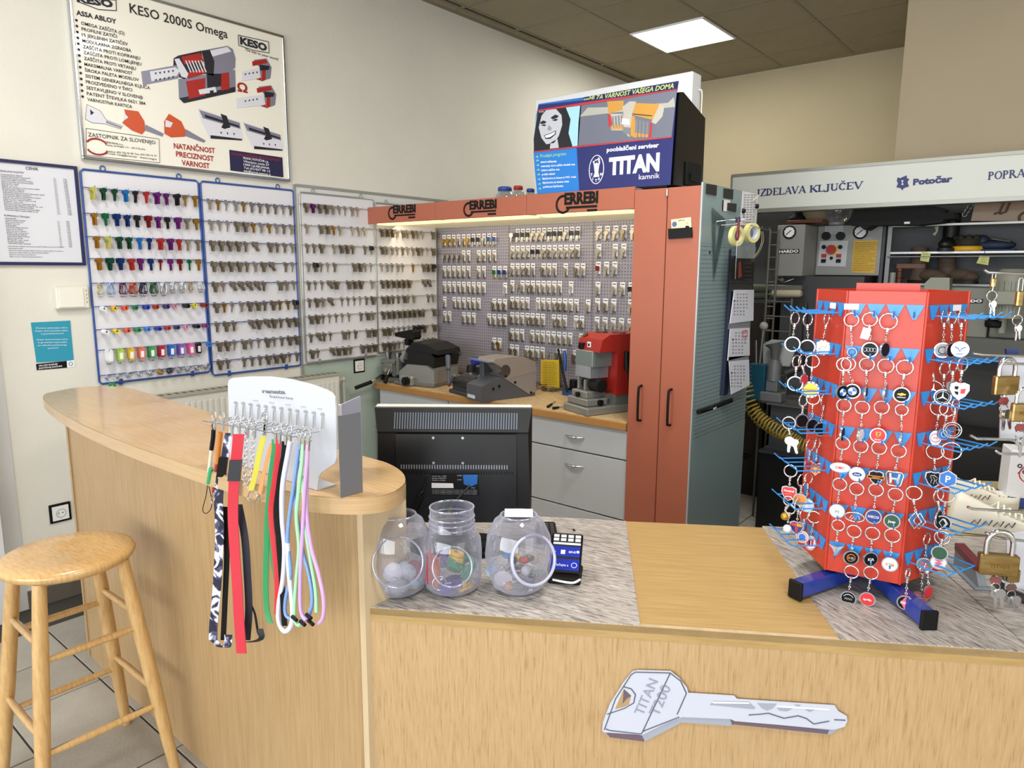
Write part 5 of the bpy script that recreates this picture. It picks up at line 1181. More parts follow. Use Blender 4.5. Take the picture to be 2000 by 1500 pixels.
# pen and wire at the foot of the panel
k = MB(); k.tube([sd(1364, 805, XS+.03), sd(1395, 795, XS+.032), sd(1428, 782, XS+.035)], .012, 8); k.i = 1; k.tube([sd(1362, 812, XS+.004), sd(1363, 803, XS+.01), sd(1378, 802, XS+.04), sd(1390, 796, XS+.04)], .002, 5); k.tube([sd(1420, 780, XS+.03), sd(1432, 779, XS+.04), sd(1450, 778, XS+.05)], .0022, 5)
k.i = 2; k.text('KLJUČI', axes(sd(1393, 800, XS+.0435), (0, 1, .0), (0, 0, 1), (1, 0, 0)), .012)
tag(k.build('marker_holder', [M_black, M_steel, M_paper], None, frame=T(sd(1395, 795, XS+.03)), world=True), 'black marker lying in a wire holder low on the cabinet side', 'marker')

# ================================================================== SIGN BOARD OVER THE BACK WORKSHOP
YBN = 4.6
bl = ony(1431.6, 345, YBN); br = ony(1478, 411, YBN)
zt, zb = ony(1700, 323.3, YBN).z, ony(1700, 398.3, YBN).z
sg = root('shop_banner', 'long white shop sign board with dark blue serif lettering over the workshop', 'sign', T(-.5, YBN, zb))
MB().box((bl.x, YBN, zb), (2.2, YBN+.10, zt)).build('board', mat('#c9ccc6', .4), sg, world=True)
MB().box((bl.x-.01, YBN-.006, zt-.004), (2.2, YBN+.105, zt+.014)).box((bl.x-.01, YBN-.006, zb-.02), (2.2, YBN+.105, zb+.004)).box((bl.x-.012, YBN-.006, zb), (bl.x, YBN+.105, zt)).build('metal_trim', mat('#8f9088', .35, .5), sg, world=True)
FB = Face(facey(0, YBN-.001, 0)).rel(sg.matrix_world)
k = MB(); sc_ = .29
def z7(x, y): return (1420+x*sc_, 280+y*sc_)
# serif letters built from strokes: text plus slab serifs
def serif(k, F, s, a, b, hp, z=.001):
    A_ = Vector(F.q(*a)); B_ = Vector(F.q(*b)); h = abs(F.q(a[0], a[1]-hp)[1]-A_.y); w = (B_-A_).length; ang = math.atan2(B_.y-A_.y, B_.x-A_.x)
    G = {'I': (.42, [('v', .21)]), 'Z': (.72, [('h', .04, .68, 1), ('h', .04, .68, 0), ('d', .06, 0, .64, 1)]), 'D': (.8, [('v', .15), ('arc', .15, .72)]), 'E': (.7, [('v', .15), ('h', .1, .62, 1), ('h', .1, .64, 0), ('h', .15, .5, .5)]),
         'L': (.68, [('v', .15), ('h', .1, .62, 0)]), 'A': (.8, [('d', .08, 0, .4, 1), ('D', .4, 1, .72, 0), ('h', .2, .6, .32)]), 'V': (.8, [('D', .08, 1, .4, 0), ('d', .4, 0, .72, 1)]), 'K': (.8, [('v', .15), ('d', .2, .4, .68, 1), ('D', .35, .52, .72, 0)]),
         'J': (.5, [('v', .3), ('hook', .3)]), 'U': (.78, [('u',)]), 'C': (.74, [('c', .38)]), 'P': (.64, [('v', .15), ('parc', .15, .58)]), 'O': (.82, [('o',)]), 'R': (.78, [('v', .15), ('parc', .15, .56), ('D', .36, .48, .72, 0)]), ' ': (.35, [])}
    tot = sum(G[c.replace('Č', 'C')][0] if c != 'Č' else .74 for c in s); u = w/tot; x = 0
    M = F.M @ T(A_.x, A_.y, z) @ Matrix.Rotation(ang, 4, 'Z'); th, tn = .17*u, .06*u
    def ln(p, q, t):
        p = Vector(p); q = Vector(q); d = (q-p).normalized(); n = Vector((-d.y, d.x))*t/2
        k.prism([tuple(p+n), tuple(p-n), tuple(q-n), tuple(q+n)], 0, .001, M)
    def arc(cx, cy, rx, ry, a0, a1, t0=th, t1=tn):
        P_ = []
        for i in range(11):
            a_ = R(a0+(a1-a0)*i/10); P_.append((a_, abs(math.cos(a_))))
        for (a_, ca), (b_, cb) in zip(P_, P_[1:]): ln((cx+rx*math.cos(a_), cy+ry*math.sin(a_)), (cx+rx*math.cos(b_), cy+ry*math.sin(b_)), t1+(t0-t1)*(ca+cb)/2)
    for c in s:
        car = c == 'Č'; c = 'C' if car else c; W_, st = G[c]
        X = lambda a_: (x+a_)*u
        for o_ in st:
            if o_[0] == 'v':
                ln((X(o_[1]), 0), (X(o_[1]), h), th)
                for yy in ((0, h) if c != 'J' else (h,)): ln((X(o_[1]-.16), yy+(tn/2 if yy == 0 else -tn/2)), (X(o_[1]+.16), yy+(tn/2 if yy == 0 else -tn/2)), tn)
            elif o_[0] == 'h':
                yy = h*o_[3]+(tn/2 if o_[3] == 0 else (-tn/2 if o_[3] == 1 else 0)); ln((X(o_[1]), yy), (X(o_[2]), yy), tn*1.2)
                if o_[3] in (0, 1): e_ = X(o_[2]); ln((e_-tn, yy), (e_, yy+(h*.22 if o_[3] == 0 else -h*.22)), tn)
            elif o_[0] in 'dD': ln((X(o_[1]), h*o_[2]), (X(o_[3]), h*o_[4]), th if (o_[0] == 'D') != (c == 'V' and False) else (th if c == 'Z' else tn*1.3)); [ln((X(q_[0]-.13), q_[1]*h+(tn/2 if q_[1] == 0 else -tn/2)), (X(q_[0]+.13), q_[1]*h+(tn/2 if q_[1] == 0 else -tn/2)), tn) for q_ in ((o_[1], o_[2]), (o_[3], o_[4])) if c in 'AVKR' and q_[1] in (0, 1) and not (c == 'A' and q_[1] == 1) and not (c == 'V' and q_[1] == 0)]
            elif o_[0] == 'arc': arc(X(o_[1]), h/2, (o_[2]-o_[1])*u-th/2, h/2-tn/2, -90, 90)
            elif o_[0] == 'parc': arc(X(o_[1]+.1), h*.74, (o_[2]-o_[1]-.1)*u-th/2, h*.26-tn/2, -90, 90); ln((X(.15), h-tn/2), (X(.27), h-tn/2), tn); ln((X(.15), h*.48), (X(.27), h*.48), tn)
            elif o_[0] == 'hook': arc(X(.14), h*.1, .16*u, h*.16, 180, 360)
            elif o_[0] == 'u': ln((X(.17), h*.3), (X(.17), h), th); ln((X(.63), h*.3), (X(.63), h), tn); arc(X(.4), h*.3, .23*u, h*.3-tn/2, 180, 360); [ln((X(q_-.13), h-tn/2), (X(q_+.13), h-tn/2), tn) for q_ in (.17, .63)]
            elif o_[0] == 'c': arc(X(.4), h/2, .3*u, h/2-tn/2, 45, 315); ln((X(.62), h*.98), (X(.62), h*.7), tn)
            elif o_[0] == 'o': arc(X(.41), h/2, .32*u, h/2-tn/2, 0, 360)
        if car: ln((X(.24), h*1.3), (X(.4), h*1.1), tn*1.3); ln((X(.4), h*1.1), (X(.56), h*1.3), tn*1.3)
        x += W_
serif(k, FB, 'IZDELAVA', (1478, 383.5), (1573.5, 376.5), 13.5)
serif(k, FB, 'KLJUČEV', (1581, 376), (1685, 368), 13.5)
serif(k, FB, 'POPRAVILO', (1929, 351.5), (2058, 341), 15.5)
tfit(k, FB, 'Potočar', z7(1252, 280), z7(1517, 257), 11.5, off=.055)
sh = [(1150, 228), (1165, 235), (1210, 215), (1212, 235), (1228, 240), (1215, 262), (1226, 290), (1190, 302), (1180, 318), (1170, 302), (1140, 296), (1152, 270), (1143, 252)]
poly(k, FB, [z7(*p) for p in sh], .0005, .0012); k.i = 1; poly(k, FB, [z7(*p) for p in ((1172, 250), (1190, 248), (1184, 262), (1190, 280), (1174, 281), (1180, 263))], .0017, .0006)
k.build('lettering', [mat('#1f2a66', .5), mat('#c9ccc6', .4)], sg)
MB().box((-1.005, YBN-.0015, zb), (-1.003, YBN+.0, zt)).build('board_joint', M_grey, sg, world=True) if False else None

# ================================================================== BACK WORKSHOP
def wy(px, py, y): return ony(px, py, y)
# partition the shelves hang on, grey cloth like panels
MB().box((-2.3, 5.18, 0), (xw-.003, 5.22, 2.05)).box((xw, 5.17, 0), (3.0, 5.198, 2.15)).build('wall_partition', mat('#57595c', .8, var=.04, vs=5), kind='structure')
# HARDO cabinet
YH = 4.72
tl, tr, lb = wy(1519, 440, YH), wy(1573, 440, YH), wy(1512, 539, YH)
yh2 = 4.98
hz0 = lb.z; hz1 = tl.z
hd = root('finishing_machine', 'grey shoe finishing machine cabinet with pressure gauges and control panel', 'machine', T(tl.x, YH, 0))
M_hg = mat('#8b8c8a', .45, .1, var=.02, vs=6)
MB().box((tl.x, YH, hz0), (tr.x, yh2+.15, hz1), bev=.004).build('control_box', M_hg, hd, world=True)
rr_ = wy(1727, 440, yh2).x; z3 = wy(1650, 538, yh2).z
MB().box((tr.x+.002, yh2, z3), (rr_, yh2+.12, wy(1650, 440, yh2).z), bev=.004).build('rear_panel', M_hg, hd, world=True)
MB().box((tl.x+.02, YH+.10, 0), (rr_-.05, yh2+.12, hz0)).build('machine_body', mat('#3c3e40', .6), hd, world=True)
F1 = Face(facey(0, YH-.0005, 0)).rel(hd.matrix_world); F2 = Face(facey(0, yh2-.0005, 0)).rel(hd.matrix_world)
def gauge(F, px, py, r):
    c_ = F.q(px, py); g_ = MB().ring((c_[0], c_[1], .008), r, r*.13, 20, 6, F.M).cyl((c_[0], c_[1], 0), (c_[0], c_[1], .006), r, n=20, M=F.M).build('gauge', M_black, hd)
    MB().cyl((c_[0], c_[1], .006), (c_[0], c_[1], .0075), r*.92, n=20, M=F.M).build('gauge_dial', M_paper, g_)
    kk = MB().cyl((c_[0]-r*.5, c_[1]-r*.4, .009), (c_[0]+r*.3, c_[1]+r*.3, .009), r*.07, n=5, M=F.M)
    for i in range(8):
        a = R(225-i*38); kk.cyl((c_[0]+r*.72*math.cos(a), c_[1]+r*.72*math.sin(a), .008), (c_[0]+r*.85*math.cos(a), c_[1]+r*.85*math.sin(a), .008), r*.04, n=4, M=F.M)
    kk.build('gauge_needle', M_black, g_)
gauge(F1, 1542.5, 453.5, .038); gauge(F2, 1681, 453, .040)
k = MB(); poly(k, F1, [(1520, 487), (1561, 486.5), (1561, 494.5), (1520, 495.5)], 0, .003); k.build('badge', M_black, hd)
k = MB(); tfit(k, F1, 'HARDO', (1522, 494), (1559.5, 493), 5.4, z=.0035, off=.05)
tfit(k, F2, 'HARDO', (1522, 494), (1559.5, 493), 5, z=.0035) if False else None
k.build('badge_lettering', M_paper, hd)
k = MB(); poly(k, F2, [(1602, 471), (1657, 470), (1652, 521), (1597, 520)], 0, .004); poly(k, F2, [(1612, 442), (1647, 440.5), (1646, 457), (1611, 456)], 0, .002); k.build('switch_plate', mat('#b9bcc0', .4), hd)
def disc(k, F, px, py, r, z0, z1, n=16): c_ = F.q(px, py); k.cyl((c_[0], c_[1], z0), (c_[0], c_[1], z1), r, n=n, M=F.M)
k = MB(); disc(k, F2, 1615, 461, .026, 0, .03); disc(k, F2, 1643, 461, .026, 0, .03); disc(k, F2, 1610, 482.5, .013, .004, .016); disc(k, F2, 1642, 482.5, .013, .004, .016); disc(k, F2, 1624.5, 504, .010, .004, .014); poly(k, F2, [(1605, 506), (1614, 506), (1613, 513), (1604, 513)], .004, .008); poly(k, F2, [(1634, 506), (1643, 506), (1642, 513), (1633, 513)], .004, .008); k.build('knob', M_black, hd)
k = MB(); disc(k, F2, 1624.5, 487.5, .030, .004, .022, 20); poly(k, F2, [(1605, 496), (1615, 496), (1614, 503), (1605, 503)], .004, .008); poly(k, F2, [(1634, 496), (1644, 496), (1643, 503), (1634, 503)], .004, .008); k.build('red_switch', mat('#a3271f', .4), hd)
k = MB(); disc(k, F2, 1627, 488, .033, .003, .006, 20); k.build('switch_ring', mat('#d9b62c', .5), hd)
k = MB()
for i, t_ in enumerate(('POZOR NEVARNOST', 'elektrische spannung', 'pred odpiranjem')): tfit(k, F2, t_, (1614, 446+i*4), (1645, 445.5+i*4), 2.4, z=.0022)
k.build('plate_lettering', M_ink, hd)
k = MB(); poly(k, F2, [(1668, 470), (1714.5, 469), (1708, 534), (1663, 532)], 0, .002); k.build('yellow_notice', mat('#cba32b', .5), hd)
k = MB()
for i in range(17):
    L_ = (42, 44, 38, 41, 43, 30, 42, 40, 44, 36, 42, 41, 28, 43, 40, 42, 35)[i]; x_ = 1670-i*.32
    tfit(k, F2, ('delovna navodila za stroj in varnost pri delu brusilni trak')[(i*3) % 12:][:34], (x_, 475.5+i*3.35), (x_+L_, 475+i*3.35), 2.0 if i else 3, z=.0022)
k.build('notice_lettering', M_ink, hd)
# leather clamp bar and roller below
k = MB().box((wy(1502, 560, 4.7).x, 4.66, wy(1502, 566, 4.7).z), (wy(1570, 560, 4.7).x, 4.74, wy(1502, 556, 4.7).z), bev=.004); k.build('clamp_bar', mat('#6f706c', .4, .4), hd, world=True)
k = MB(); a, b = wy(1508, 573, 4.68), wy(1566, 572, 4.68); k.tube([a, a.lerp(b, .05), a.lerp(b, .95), b], .028, 12, radii=[.018, .028, .028, .020]); k.build('felt_roller', mat('#b3ab92', .8), hd, world=True)
k = MB(); a = wy(1530, 548, 4.72); k.tube([wy(1520, 544, 4.75), wy(1532, 552, 4.7), wy(1550, 545, 4.74)], .007, 6).cyl(wy(1527, 549, 4.7), wy(1532, 545, 4.7), .014, n=10); k.build('spray_fitting', M_dsteel, hd, world=True)
# ladder like rack
def rk(name, label, x0, x1, y0, y1, Y, rungs, m_, top_in=0):
    a, b = wy(x0, y0, Y), wy(x1, y0, Y); c, d = wy(x0-18, y1, Y), wy(x1-16, y1, Y)
    t = root(name, label, 'rack', T(c.x, Y, 0)); k = MB(); k.tube([(a.x, Y, 0), (a.x, Y, a.z)], .007, 6).tube([(b.x, Y, 0), (b.x, Y, a.z)], .007, 6); k.build('upright', m_, t, world=True)
    for i in range(rungs):
        z = a.z-.02-i*(a.z-.6)/rungs; MB().tube([(a.x, Y, z), (b.x, Y, z)], .0045, 6).tube([(a.x, Y+.15, z-.005), (a.x, Y, z)], .0045, 6).build('rung', m_, t, world=True)
    return t
rk('drying_rack', 'tall grey wire rack with rungs at the left of the finishing machine', 1505, 1522, 448, 560, 4.62, 16, mat('#66675f', .45, .3))
rk('drying_rack', 'lower wide wire rack with rungs below the felt roller', 1497, 1547, 582, 700, 4.44, 9, mat('#5d5e5a', .45, .3))
# things on the cabinet
k = MB(); a = wy(1541, 438, 4.85); k.box((a.x, 4.80, a.z-.0), (wy(1610, 438, 4.85).x, 5.0, a.z+.022), bev=.003); tag(k.build('wooden_board', mat('#6a3826', .5), None, frame=T(a.x, 4.8, a.z), world=True), 'reddish brown wooden board lying on the finishing machine', 'board')
zz = a.z+.022; t0 = wy(1557, 430, 4.88); k = MB().lathe([(.0001, 0), (.062, 0), (.055, .02), (.03, .04), (.025, .085), (.04, .10), (.04, .16), (.0001, .165)], 16); tag(k.build('dark_clamp', M_blackm, None, frame=T(t0.x, 4.88, zz)), 'dark metal stand on the reddish board over the machine', 'tool')
t0 = wy(1590, 430, 4.92); k = MB().lathe([(.0001, 0), (.075, 0), (.09, .06), (.09, .15), (.06, .17)], 18); k.i = 1; k.lathe([(.088, .08), (.093, .08), (.093, .13), (.088, .13)], 18); tag(k.build('storage_bag', [mat('#8d8268', .6), mat('#7d7257', .6)], None, frame=T(t0.x, 4.94, zz)), 'beige soft container on the machine behind the dark stand', 'container')
t0 = wy(1632, 438, 4.95); t = root('glass_globe', 'clear glass globe standing on the finishing machine', 'globe', T(t0.x, 4.97, t0.z-.0)); k = MB().ball((0, 0, .09), .095, 16); k.build('globe', clear_mat('#cfcbb8', .05, .3), t); MB().cyl((0, 0, -.004), (0, 0, .012), .05, n=14).build('globe_base', M_grey, t)
# black bag
bgp = [(1660, 440), (1668, 432), (1675, 412), (1700, 408), (1800, 404), (1815, 402), (1846, 408), (1848, 418), (1868, 417), (1870, 428), (1849, 430), (1846, 436), (1800, 441), (1710, 441), (1702, 446), (1695, 450), (1685, 441)]
k = MB(); pts = [wy(px, py, 4.9) for px, py in bgp]; k.prism([(p.x, p.z) for p in pts], 0, .22, axes((0, 5.02, 0), (1, 0, 0), (0, 0, 1), (0, -1, 0)))
k.i = 1; p = wy(1771, 435, 4.79); k.box((p.x-.015, 4.797, p.z-.006), (p.x+.015, 4.8, p.z+.006)); tag(k.build('black_bag', [mat('#0c0c0d', .8, bump=.6, bs=25), M_paper], None, frame=T(pts[0].x, 4.9, pts[0].z), world=True), 'large black fabric bag lying on top of machine and shelf', 'bag')
# shelving unit on the right
sh_ = root('shelving_unit', 'grey metal shelving unit behind the keychain stand', 'shelf', T(-.9, 5.0, 0))
YS2 = 4.95; M_sh = mat('#77787a', .4, .5)
u0 = wy(1737, 470, YS2)
MB().box((u0.x-.012, YS2, 0), (u0.x+.012, YS2+.02, wy(1737, 440, YS2).z)).build('upright', M_sh, sh_, world=True)
MB().box((u0.x-.05, YS2+.03, 0), (u0.x-.03, YS2+.20, wy(1737, 440, YS2).z)).build('side_sheet', mat('#3f4043', .5), sh_, world=True)
for py, col in ((436, '#9a9a92'), (491, '#a6a8aa'), (554.5, '#8f9296')):
    z = wy(1860, py, YS2).z; MB().box((u0.x+.012, YS2-.005, z-.012), (2.6, YS2+.20, z)).build('shelf_board', mat(col, .35, .5), sh_, world=True)
    if py == 491: MB().cyl((u0.x, YS2-.01, z-.03), (2.6, YS2-.01, z-.03), .005, n=6).build('shelf_rail', M_sh, sh_, world=True)
Z1, Z2, Z3 = (wy(1860, p, YS2).z for p in (436, 491, 554.5))
def boot(name, label, px, z, m_, h, y=5.05, L=.2, rz=0, sole=.02, s=1):
    x = wy(px, 500, y).x; t = root(name, label, 'shoe', T(x, y, z) @ RZ(rz) @ SC(s, s, s))
    k = MB(); secs = [(-.05, 0, .045, .055), (-.045, .05, .042, .05), (-.055, .10, .045, .05), (-.06, h, .042, .052)]
    n = 14; v = []; f = []
    for cy, z_, rx, ry in secs:
        for i in range(n): a = 2*PI*i/n; v.append((cy+ry*math.cos(a), rx*math.sin(a), z_+sole))
    for j in range(len(secs)-1):
        for i in range(n): l = (i+1) % n; f.append((j*n+i, j*n+l, (j+1)*n+l, (j+1)*n+i))
    k.add(v, f, True); k.ball((.03, 0, sole+.03), .05, 12, sc=(1.9, .85, .75)); k.ball((.09, 0, sole+.02), .042, 12, sc=(1.3, 1, .75)); k.build('boot_shaft', m_, t)
    k = MB(); k.prism([(-.10, -.035), (-.03, -.038), (.08, -.045), (.13, -.03), (.14, 0), (.13, .03), (.08, .045), (-.03, .038), (-.10, .035)], 0, sole, sm=True).box((-.10, -.034, 0), (-.04, .034, .001)); k.build('sole', mat('#1a1614', .6), t)
    return t
M_sue = mat('#4d3e32', .8, var=.1, vs=20)
boot('ankle_boot', 'brown suede ankle boot on the lower shelf, the left one', 1812, Z3, M_sue, .20, 5.02, rz=-30)
boot('ankle_boot', 'brown suede ankle boot on the lower shelf, the right one', 1868, Z3, M_sue, .20, 5.05, rz=-25)
boot('tall_boot', 'black tall boot standing on the middle shelf', 1850, Z2, mat('#0b0b0c', .5), .21, 5.03, rz=-90)
def wt(o, label, cat, g=None): return tag(o, label, cat, g)
x = wy(1890, 470, 5.02).x; k = MB().lathe([(.0001, 0), (.095, 0), (.095, .03), (.0001, .03)], 22); k.i = 1; k.lathe([(.0001, .03), (.085, .03), (.08, .05), (.085, .07), (.05, .085), (.0001, .085)], 22)
for i in range(9): a = i*2*PI/9; k.ball((.06*math.cos(a), .06*math.sin(a), .075), .022, 6)
wt(k.build('polish_brush', [mat('#c99a20', .5), mat('#231f16', .7)], None, frame=T(x, 5.03, Z2)), 'round yellow and black polishing brush on the middle shelf', 'brush')
x = wy(1942, 470, 5.02).x; k = MB(); k.ball((0, 0, .035), .05, 12, sc=(2.2, 1, .68)); k.ball((-.06, 0, .06), .04, 10, sc=(1, .9, .9)); k.box((-.11, -.045, 0), (.11, .045, .012), bev=.003); k.i = 1; k.box((-.02, -.04, .065), (.07, .02, .068), RY(10))
wt(k.build('blue_shoe', [mat('#15233c', .6), mat('#77794c', .6)], None, frame=T(x, 5.02, Z2)), 'dark blue shoe with paper slip on the middle shelf at the right', 'shoe')
# leather handbag on the top shelf
k = MB(); bp = [(1897, 432), (1906, 393), (2010, 386), (2012, 426), (1999, 432)]; q = [wy(a, b, 5.0) for a, b in bp]; q = [Vector((p.x, 0, max(p.z, Z1))) for p in q]
k.prism([(p.x, p.z) for p in q], 0, .12, axes((0, 5.10, 0), (1, 0, 0), (0, 0, 1), (0, -1, 0))); k.i = 1
a = wy(1962, 400, 4.975); k.tube([(a.x, 4.975, a.z+.03), (a.x-.02, 4.972, a.z-.04), (a.x-.045, 4.97, a.z-.05)], .006, 6).tube([(a.x+.03, 4.975, a.z+.03), (a.x+.01, 4.972, a.z-.04), (a.x-.02, 4.97, a.z-.05)], .006, 6)
k.ring((wy(2003, 425, 4.97).x, 4.97, wy(2003, 425, 4.97).z), .03, .006, 14, 6, ax='Y'); k.i = 2; a = wy(1893, 398, 4.97)
for i in range(5): k.ring((a.x-.01*i+.02, 4.99, a.z+.02-.02*i), .012, .004, 8, 5, ax='Y')
wt(k.build('leather_handbag', [mat('#8a6f55', .5, coat=.1), mat('#4f3323', .5), M_dsteel], None, frame=T(q[0].x, 5.04, Z1), world=True), 'light brown leather handbag on the top shelf at the right edge', 'bag')
# wooden frame, spools, sticky notes
x = wy(1755, 540, 5.0).x; x2 = wy(1806, 540, 5.0).x; zf = wy(1755, 514, 5.0).z; k = MB().box((x-.02, 5.0, zf-.035), (x2, 5.05, zf), bev=.004).cyl((x, 5.02, Z3), (x, 5.02, zf), .016, n=10).cyl((x2-.02, 5.03, Z3), (x2-.02, 5.03, zf), .016, n=10)
for z_ in (.04, .08): k.ball((x, 5.02, Z3+z_), .021, 8)
wt(k.build('wooden_stand', mat('#5b3624', .5), None, frame=T(x, 5.0, Z3), world=True), 'small turned wooden frame on the lower shelf left of the brown boots', 'frame')
x = wy(1742, 545, 4.97).x; k = MB().cyl((0, 0, 0), (0, 0, .065), .018, n=12); wt(k.build('glue_pot', mat('#8a8a86', .4), None, frame=T(x, 4.985, Z3)), 'small grey pot on the lower shelf beside the upright', 'pot')
for a, lab in (([(1800, 492), (1818, 494.5), (1814, 512), (1797, 509)], 'yellow sticky note hanging above the left brown boot'), ([(1914, 499), (1933, 500), (1930, 518), (1907, 514)], 'yellow sticky note hanging at the right over the second grey machine')):
    FN = Face(facey(0, YS2-.012, 0)); FN.M = FN.fr; k = MB(); poly(k, FN, a, 0, .001); k.i = 1
    for i in range(3): tfit(k, FN, 'petek 14h'[:9-i*2], (a[0][0]+3-i, a[0][1]+5+i*4), (a[0][0]+13-i, a[0][1]+5.5+i*4), 2.2, z=.0012)
    k.cyl((*FN.q(a[0][0]+9, a[0][1]+.5), 0), (*FN.q(a[0][0]+9, 484 if a[0][0] < 1850 else 489), 0), .001, n=4, M=FN.fr)
    wt(k.build('sticky_note', [mat('#b9ba6e', .6), M_ink], None, frame=T(wy(*a[0], YS2-.012)), world=True), lab, 'note')
k = MB(); a = wy(1832, 450, YS2-.02); k.tube([wy(1829, 443, YS2-.02), wy(1830, 452, YS2-.02), wy(1824, 459, YS2-.02)], .008, 6, radii=[.014, .007, .012]); wt(k.build('shoe_horn', mat('#8f9078', .4), None, frame=T(a), world=True), 'small pale plastic shoe horn hanging under the top shelf', 'tool')
# second HARDO machine, right
Y2 = 4.55
s1 = root('finishing_machine', 'grey green finishing machine with motor behind the keychain stand at the right', 'machine', T(-.5, Y2, 0))
M_hg2 = mat('#6f7066', .5, .1, var=.02, vs=5)
a, b = wy(1857, 561, Y2), wy(1937, 561, Y2)
MB().box((a.x-.35, Y2, wy(1857, 645, Y2).z-.15), (b.x, Y2+.30, a.z), bev=.004).build('machine_body', M_hg2, s1, world=True)
MB().box((b.x+.003, Y2+.05, wy(1940, 650, Y2).z-.1), (b.x+.7, Y2+.32, wy(1940, 566, Y2).z), bev=.004).build('machine_body', M_hg2, s1, world=True)
MB().box((b.x-.10, Y2-.06, wy(1857, 700, Y2).z), (b.x+.7, Y2+.2, wy(1857, 655, Y2).z), bev=.004).build('tray', mat('#4a4b46', .5), s1, world=True)
MB().box((a.x-.35, Y2+.05, 0), (b.x+.8, Y2+.5, wy(1857, 700, Y2).z)).build('machine_base', mat('#2b2b2a', .6), s1, world=True)
F3 = Face(facey(0, Y2-.0005, 0)).rel(s1.matrix_world)
k = MB(); poly(k, F3, [(1864, 585), (1920.5, 584), (1919, 592), (1864, 593.5)], 0, .003); k.build('badge', M_black, s1)
k = MB(); tfit(k, F3, 'HARDO', (1867, 591), (1918, 590), 5, z=.0035, off=.05); k.build('badge_lettering', M_paper, s1)
c_ = wy(1830, 560, Y2-.03); k = MB(); k.prism([(-.06, -.10), (-.055, .0), (-.03, .03), (.06, .03), (.07, -.10)], 0, .10, axes((c_.x, Y2+.04, c_.z+.02), (1, 0, 0), (0, 0, 1), (0, -1, 0))); k.build('guard_hood', mat('#7e8072', .45), s1, world=True)
c_ = wy(1975, 575, Y2-.05); k = MB().cyl((c_.x, Y2-.08, c_.z-.12), (c_.x, Y2-.08, c_.z+.10), .085, n=24).cyl((c_.x, Y2-.08, c_.z+.10), (c_.x, Y2-.08, c_.z+.13), .085, .05, n=24)
for i in range(20):
    a_ = 2*PI*i/20; k.box((-.004, .083, c_.z-.10), (.004, .094, c_.z+.07), T(c_.x, Y2-.08, 0) @ Matrix.Rotation(a_, 4, 'Z'))
k.box((c_.x-.05, Y2-.20, c_.z-.05), (c_.x+.05, Y2-.14, c_.z+.02), bev=.004).cyl((c_.x-.02, Y2-.08, c_.z-.20), (c_.x-.02, Y2-.08, c_.z-.12), .02, n=12)
k.build('motor', mat('#7c7e70', .45), s1, world=True)
k = MB().lathe([(.0001, 0), (.045, 0), (.05, .01), (.05, .035), (.0001, .04)], 16, T(wy(1945, 632, Y2-.06)-Vector((0, 0, .02)))); k.build('foot_roller', M_blackm, s1, world=True)
# hose, press, brushes, low black cabinet
k = MB(); pts = smooth_path([wy(1455, 752, 4.05), wy(1470, 800, 4.02), wy(1500, 830, 4.0), wy(1535, 850, 3.98), wy(1562, 868, 3.98), wy(1600, 880, 4.0)], 30); out = []
for i, p in enumerate(pts):
    d = (pts[min(i+1, len(pts)-1)]-pts[max(i-1, 0)]).normalized(); u = d.cross(Vector((0, 1, 0))).normalized(); w = d.cross(u); t_ = i*2*PI/5.2
    out.append(p+u*(.040*math.cos(t_))+w*(.040*math.sin(t_)))
k.tube(out, .0052, 5); tag(k.build('coiled_hose', mat('#a08a38', .4), None, frame=T(pts[0]), world=True), 'yellow coiled air hose hanging behind the grey cabinet side', 'hose')
lk = root('low_cabinet', 'dark low machine cabinet with flat top beside the tall copper cabinet', 'cabinet', T(-1.2, 4.2, 0))
zc_ = wy(1500, 790, 4.15).z
MB().box((-1.46, 4.10, .0), (-.55, 4.55, zc_-.28)).build('carcass', mat('#151617', .35), lk, world=True)
MB().box((-1.46, 4.08, zc_-.28), (-.55, 4.56, zc_-.265)).build('cabinet_top', mat('#3d4043', .4), lk, world=True)
MB().box((-1.44, 4.18, zc_-.265), (-.55, 4.55, zc_)).build('grey_housing', mat('#3d4043', .5), lk, world=True)
MB().box((-1.46, 4.15, zc_), (-.55, 4.56, zc_+.006)).build('metal_edge', mat('#7d8081', .3, .6), lk, world=True)
c_ = wy(1458, 890, 4.10); MB().cyl((c_.x, 4.10, c_.z), (c_.x, 4.085, c_.z), .025, n=16).build('knob', M_black, lk, world=True)
ps_ = root('shoe_press', 'grey cast shoe press arm standing on the dark low cabinet', 'press', T(wy(1508, 785, 4.2)))
ps_.matrix_world = T(wy(1508, 785, 4.25).x, 4.25, zc_+.006); FR[ps_.name] = ps_.matrix_world.copy()
M_pr = mat('#74777a', .4, .3)
zt_ = wy(1510, 672, 4.25).z-zc_
MB().box((-.06, -.06, 0), (.07, .04, .06), bev=.008).box((-.035, -.035, .06), (.035, .035, zt_*.36), bev=.006).build('press_foot', M_pr, ps_)
MB().cyl((0, 0, zt_*.36), (0, 0, zt_*.66), .042, n=18).cyl((0, 0, zt_*.66), (0, 0, zt_*.72), .032, n=18).build('press_cylinder', M_pr, ps_)
MB().tube([(0, 0, zt_*.72), (0, 0, zt_*.9), (-.01, 0, zt_)], .03, 10, radii=[.022, .03, .055]).build('press_head', mat('#5c5f60', .45), ps_)
MB().prism([(-.09, zt_*.6), (-.10, zt_*.95), (-.05, zt_*1.04), (.06, zt_*1.04), (.10, zt_*.95), (.07, zt_*.6)], -.075, -.06, axes((0, 0, 0), (1, 0, 0), (0, 0, 1), (0, -1, 0))).build('back_plate', mat('#a5a8a6', .4), ps_)
